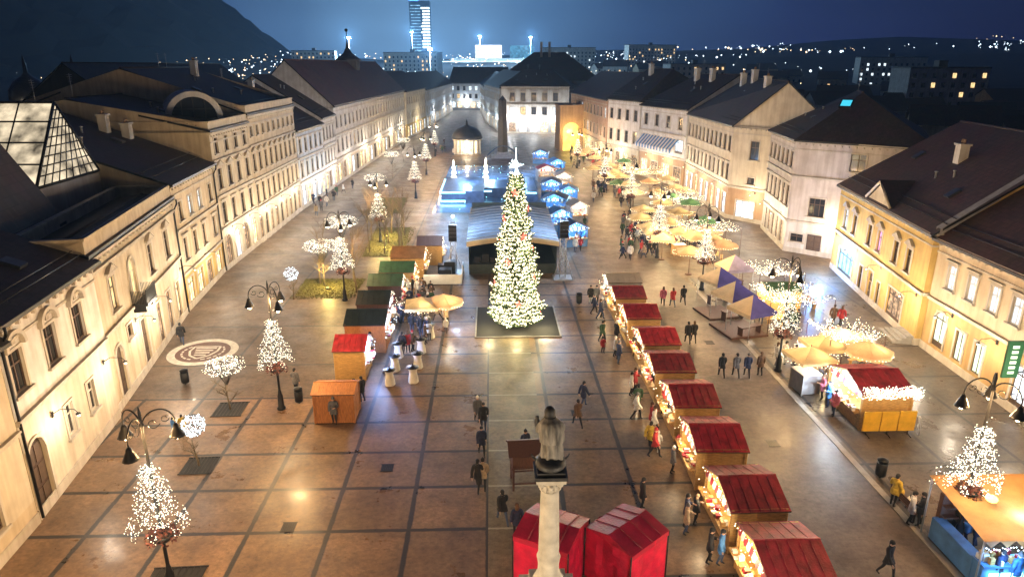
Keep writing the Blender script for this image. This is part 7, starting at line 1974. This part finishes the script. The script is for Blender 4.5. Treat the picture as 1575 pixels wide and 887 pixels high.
for i, (x, y, z, wh) in enumerate(((-75, 700, 50, 'left of the glass tower'), (-10, 690, 46, 'in front of the shopping centre'), (40, 720, 46, 'right of the shopping centre'), (-120, 620, 42, 'over the bright streets on the left of the tower'), (-40, 480, 30, 'above the street end trees'))):
    glow_mast(x, y, z, CITY_GLOW_W, 'added tall cold floodlight mast ' + wh, (.42, .72, 1.0))
# scattered lamps of the far town
def far_lights():
    r = random.Random(15)
    def hgt(x, y):
        z = 0.0
        if y > 340: z += min(26, (y - 340) * .055)
        if x > 120: z += min(12, (x - 120) * .015)
        rid = min(1, max(0.0, (y - 900)/900)); return z + rid*(14 + 16*(1 + math.sin(x*.0021 - 1.2)) + 9*math.sin(x*.0075))
    for nm, mt, cnt, box, sz, lab in (('town_lights', 'far_warm', 320, (-300, 160, 400, 800), (.3, .9), 'sea of warm lamps glowing in the middle of the far town'), ('town_lights', 'far_cool', 460, (-260, 190, 400, 950), (.3, 1.0), 'sea of cold white lamps around the glass tower'), ('hillside_lights', 'far_cool', 120, (150, 1700, 420, 1850), (.35, 1.3), 'clusters of cold lamps across the dark hills on the right'), ('hillside_lights', 'far_warm', 60, (80, 1300, 420, 1500), (.35, 1.2), 'clusters of warm lamps across the dark hills on the right')):
        g = MB(); k = 0; cx = cy = 0; left = 0
        while k < cnt:
            if left <= 0:
                cx, cy = r.uniform(box[0], box[1]), r.uniform(box[2], box[3]); left = r.randint(3, 16); sp = r.uniform(14, 55); an = r.uniform(-.5, .5)
            left -= 1; u = r.gauss(0, 1)*sp; x, y = cx + u*math.cos(an), cy + u*math.sin(an) + r.gauss(0, 1)*sp*.25
            if y < 360 or (nm == 'hillside_lights' and not (.02 < x / y < .98)): continue
            k += 1; q = r.uniform(*sz) * y / 900 * r.choice([.6, .8, 1, 1.3]); z = hgt(x, y) + r.uniform(3, 9)
            g.octa((x, y, z), q)
        tag(g.obj(nm, M[mt]), lab, 'lights', None, 'stuff')
M['far_warm'] = emit('far_warm', (1.0, .72, .42), 3.5, sample=False); M['far_cool'] = emit('far_cool', (.7, .88, 1.0), 4.0, sample=False)
far_lights()
def dark_tree(x, y, h, r, seed, label):
    t = thing('park_tree', label, 'tree', (x, y, 0)); a = MB(); a.tube([(0,0,0), (0,0,h*.5), (.3,0,h*.8)], [.3, .2, .05], 6); a.obj('trunk', M['bark'], t)
    q = random.Random(seed); b = MB()
    cl = [Vector((q.gauss(0, .42)*r, q.gauss(0, .42)*r, h*.62 + q.gauss(0, .17)*h)) for _ in range(14)]
    for k in range(1500):
        c = q.choice(cl) + Vector((q.gauss(0, 1), q.gauss(0, 1), q.gauss(0, 1)))*r*.24; u = Vector((q.uniform(-1,1), q.uniform(-1,1), q.uniform(-1,1)))*.32; v = Vector((q.uniform(-1,1), q.uniform(-1,1), q.uniform(-1,1)))*.32
        b.poly([c-u, c-v, c+u, c+v])
    b.obj('crown', M['leaf_dark'], t)
for i, (x, y, h, r, wh) in enumerate(((-14, 372, 15, 6, 'at the end of the shopping street, left'), (-4, 380, 16, 7, 'at the end of the shopping street, middle'), (8, 376, 14, 6, 'at the end of the shopping street, right'), (-30, 360, 14, 6, 'left of the shopping street end'), (22, 372, 15, 6, 'behind the closing houses'), (-44, 392, 15, 7, 'farthest left of the dark street end trees'))):
    dark_tree(x, y, h, r, i, 'dark leafy tree ' + wh)

# ------------------------------------------------------------------ night haze over the whole valley
def haze():
    mb = MB(); mb.box(-2150, 2150, -110, 2150, -5, 330)
    m = bpy.data.materials.new('haze'); m.use_nodes = True; t = m.node_tree; t.nodes.clear()
    o = t.nodes.new('ShaderNodeOutputMaterial'); v = t.nodes.new('ShaderNodeVolumePrincipled')
    v.inputs['Color'].default_value = (.42, .68, 1.0, 1); v.inputs['Density'].default_value = HAZE; v.inputs['Anisotropy'].default_value = .2
    t.links.new(v.outputs[0], o.inputs['Volume'])
    tag(mb.obj('haze', m), kind='stuff')
HAZE = 0.00042
haze()
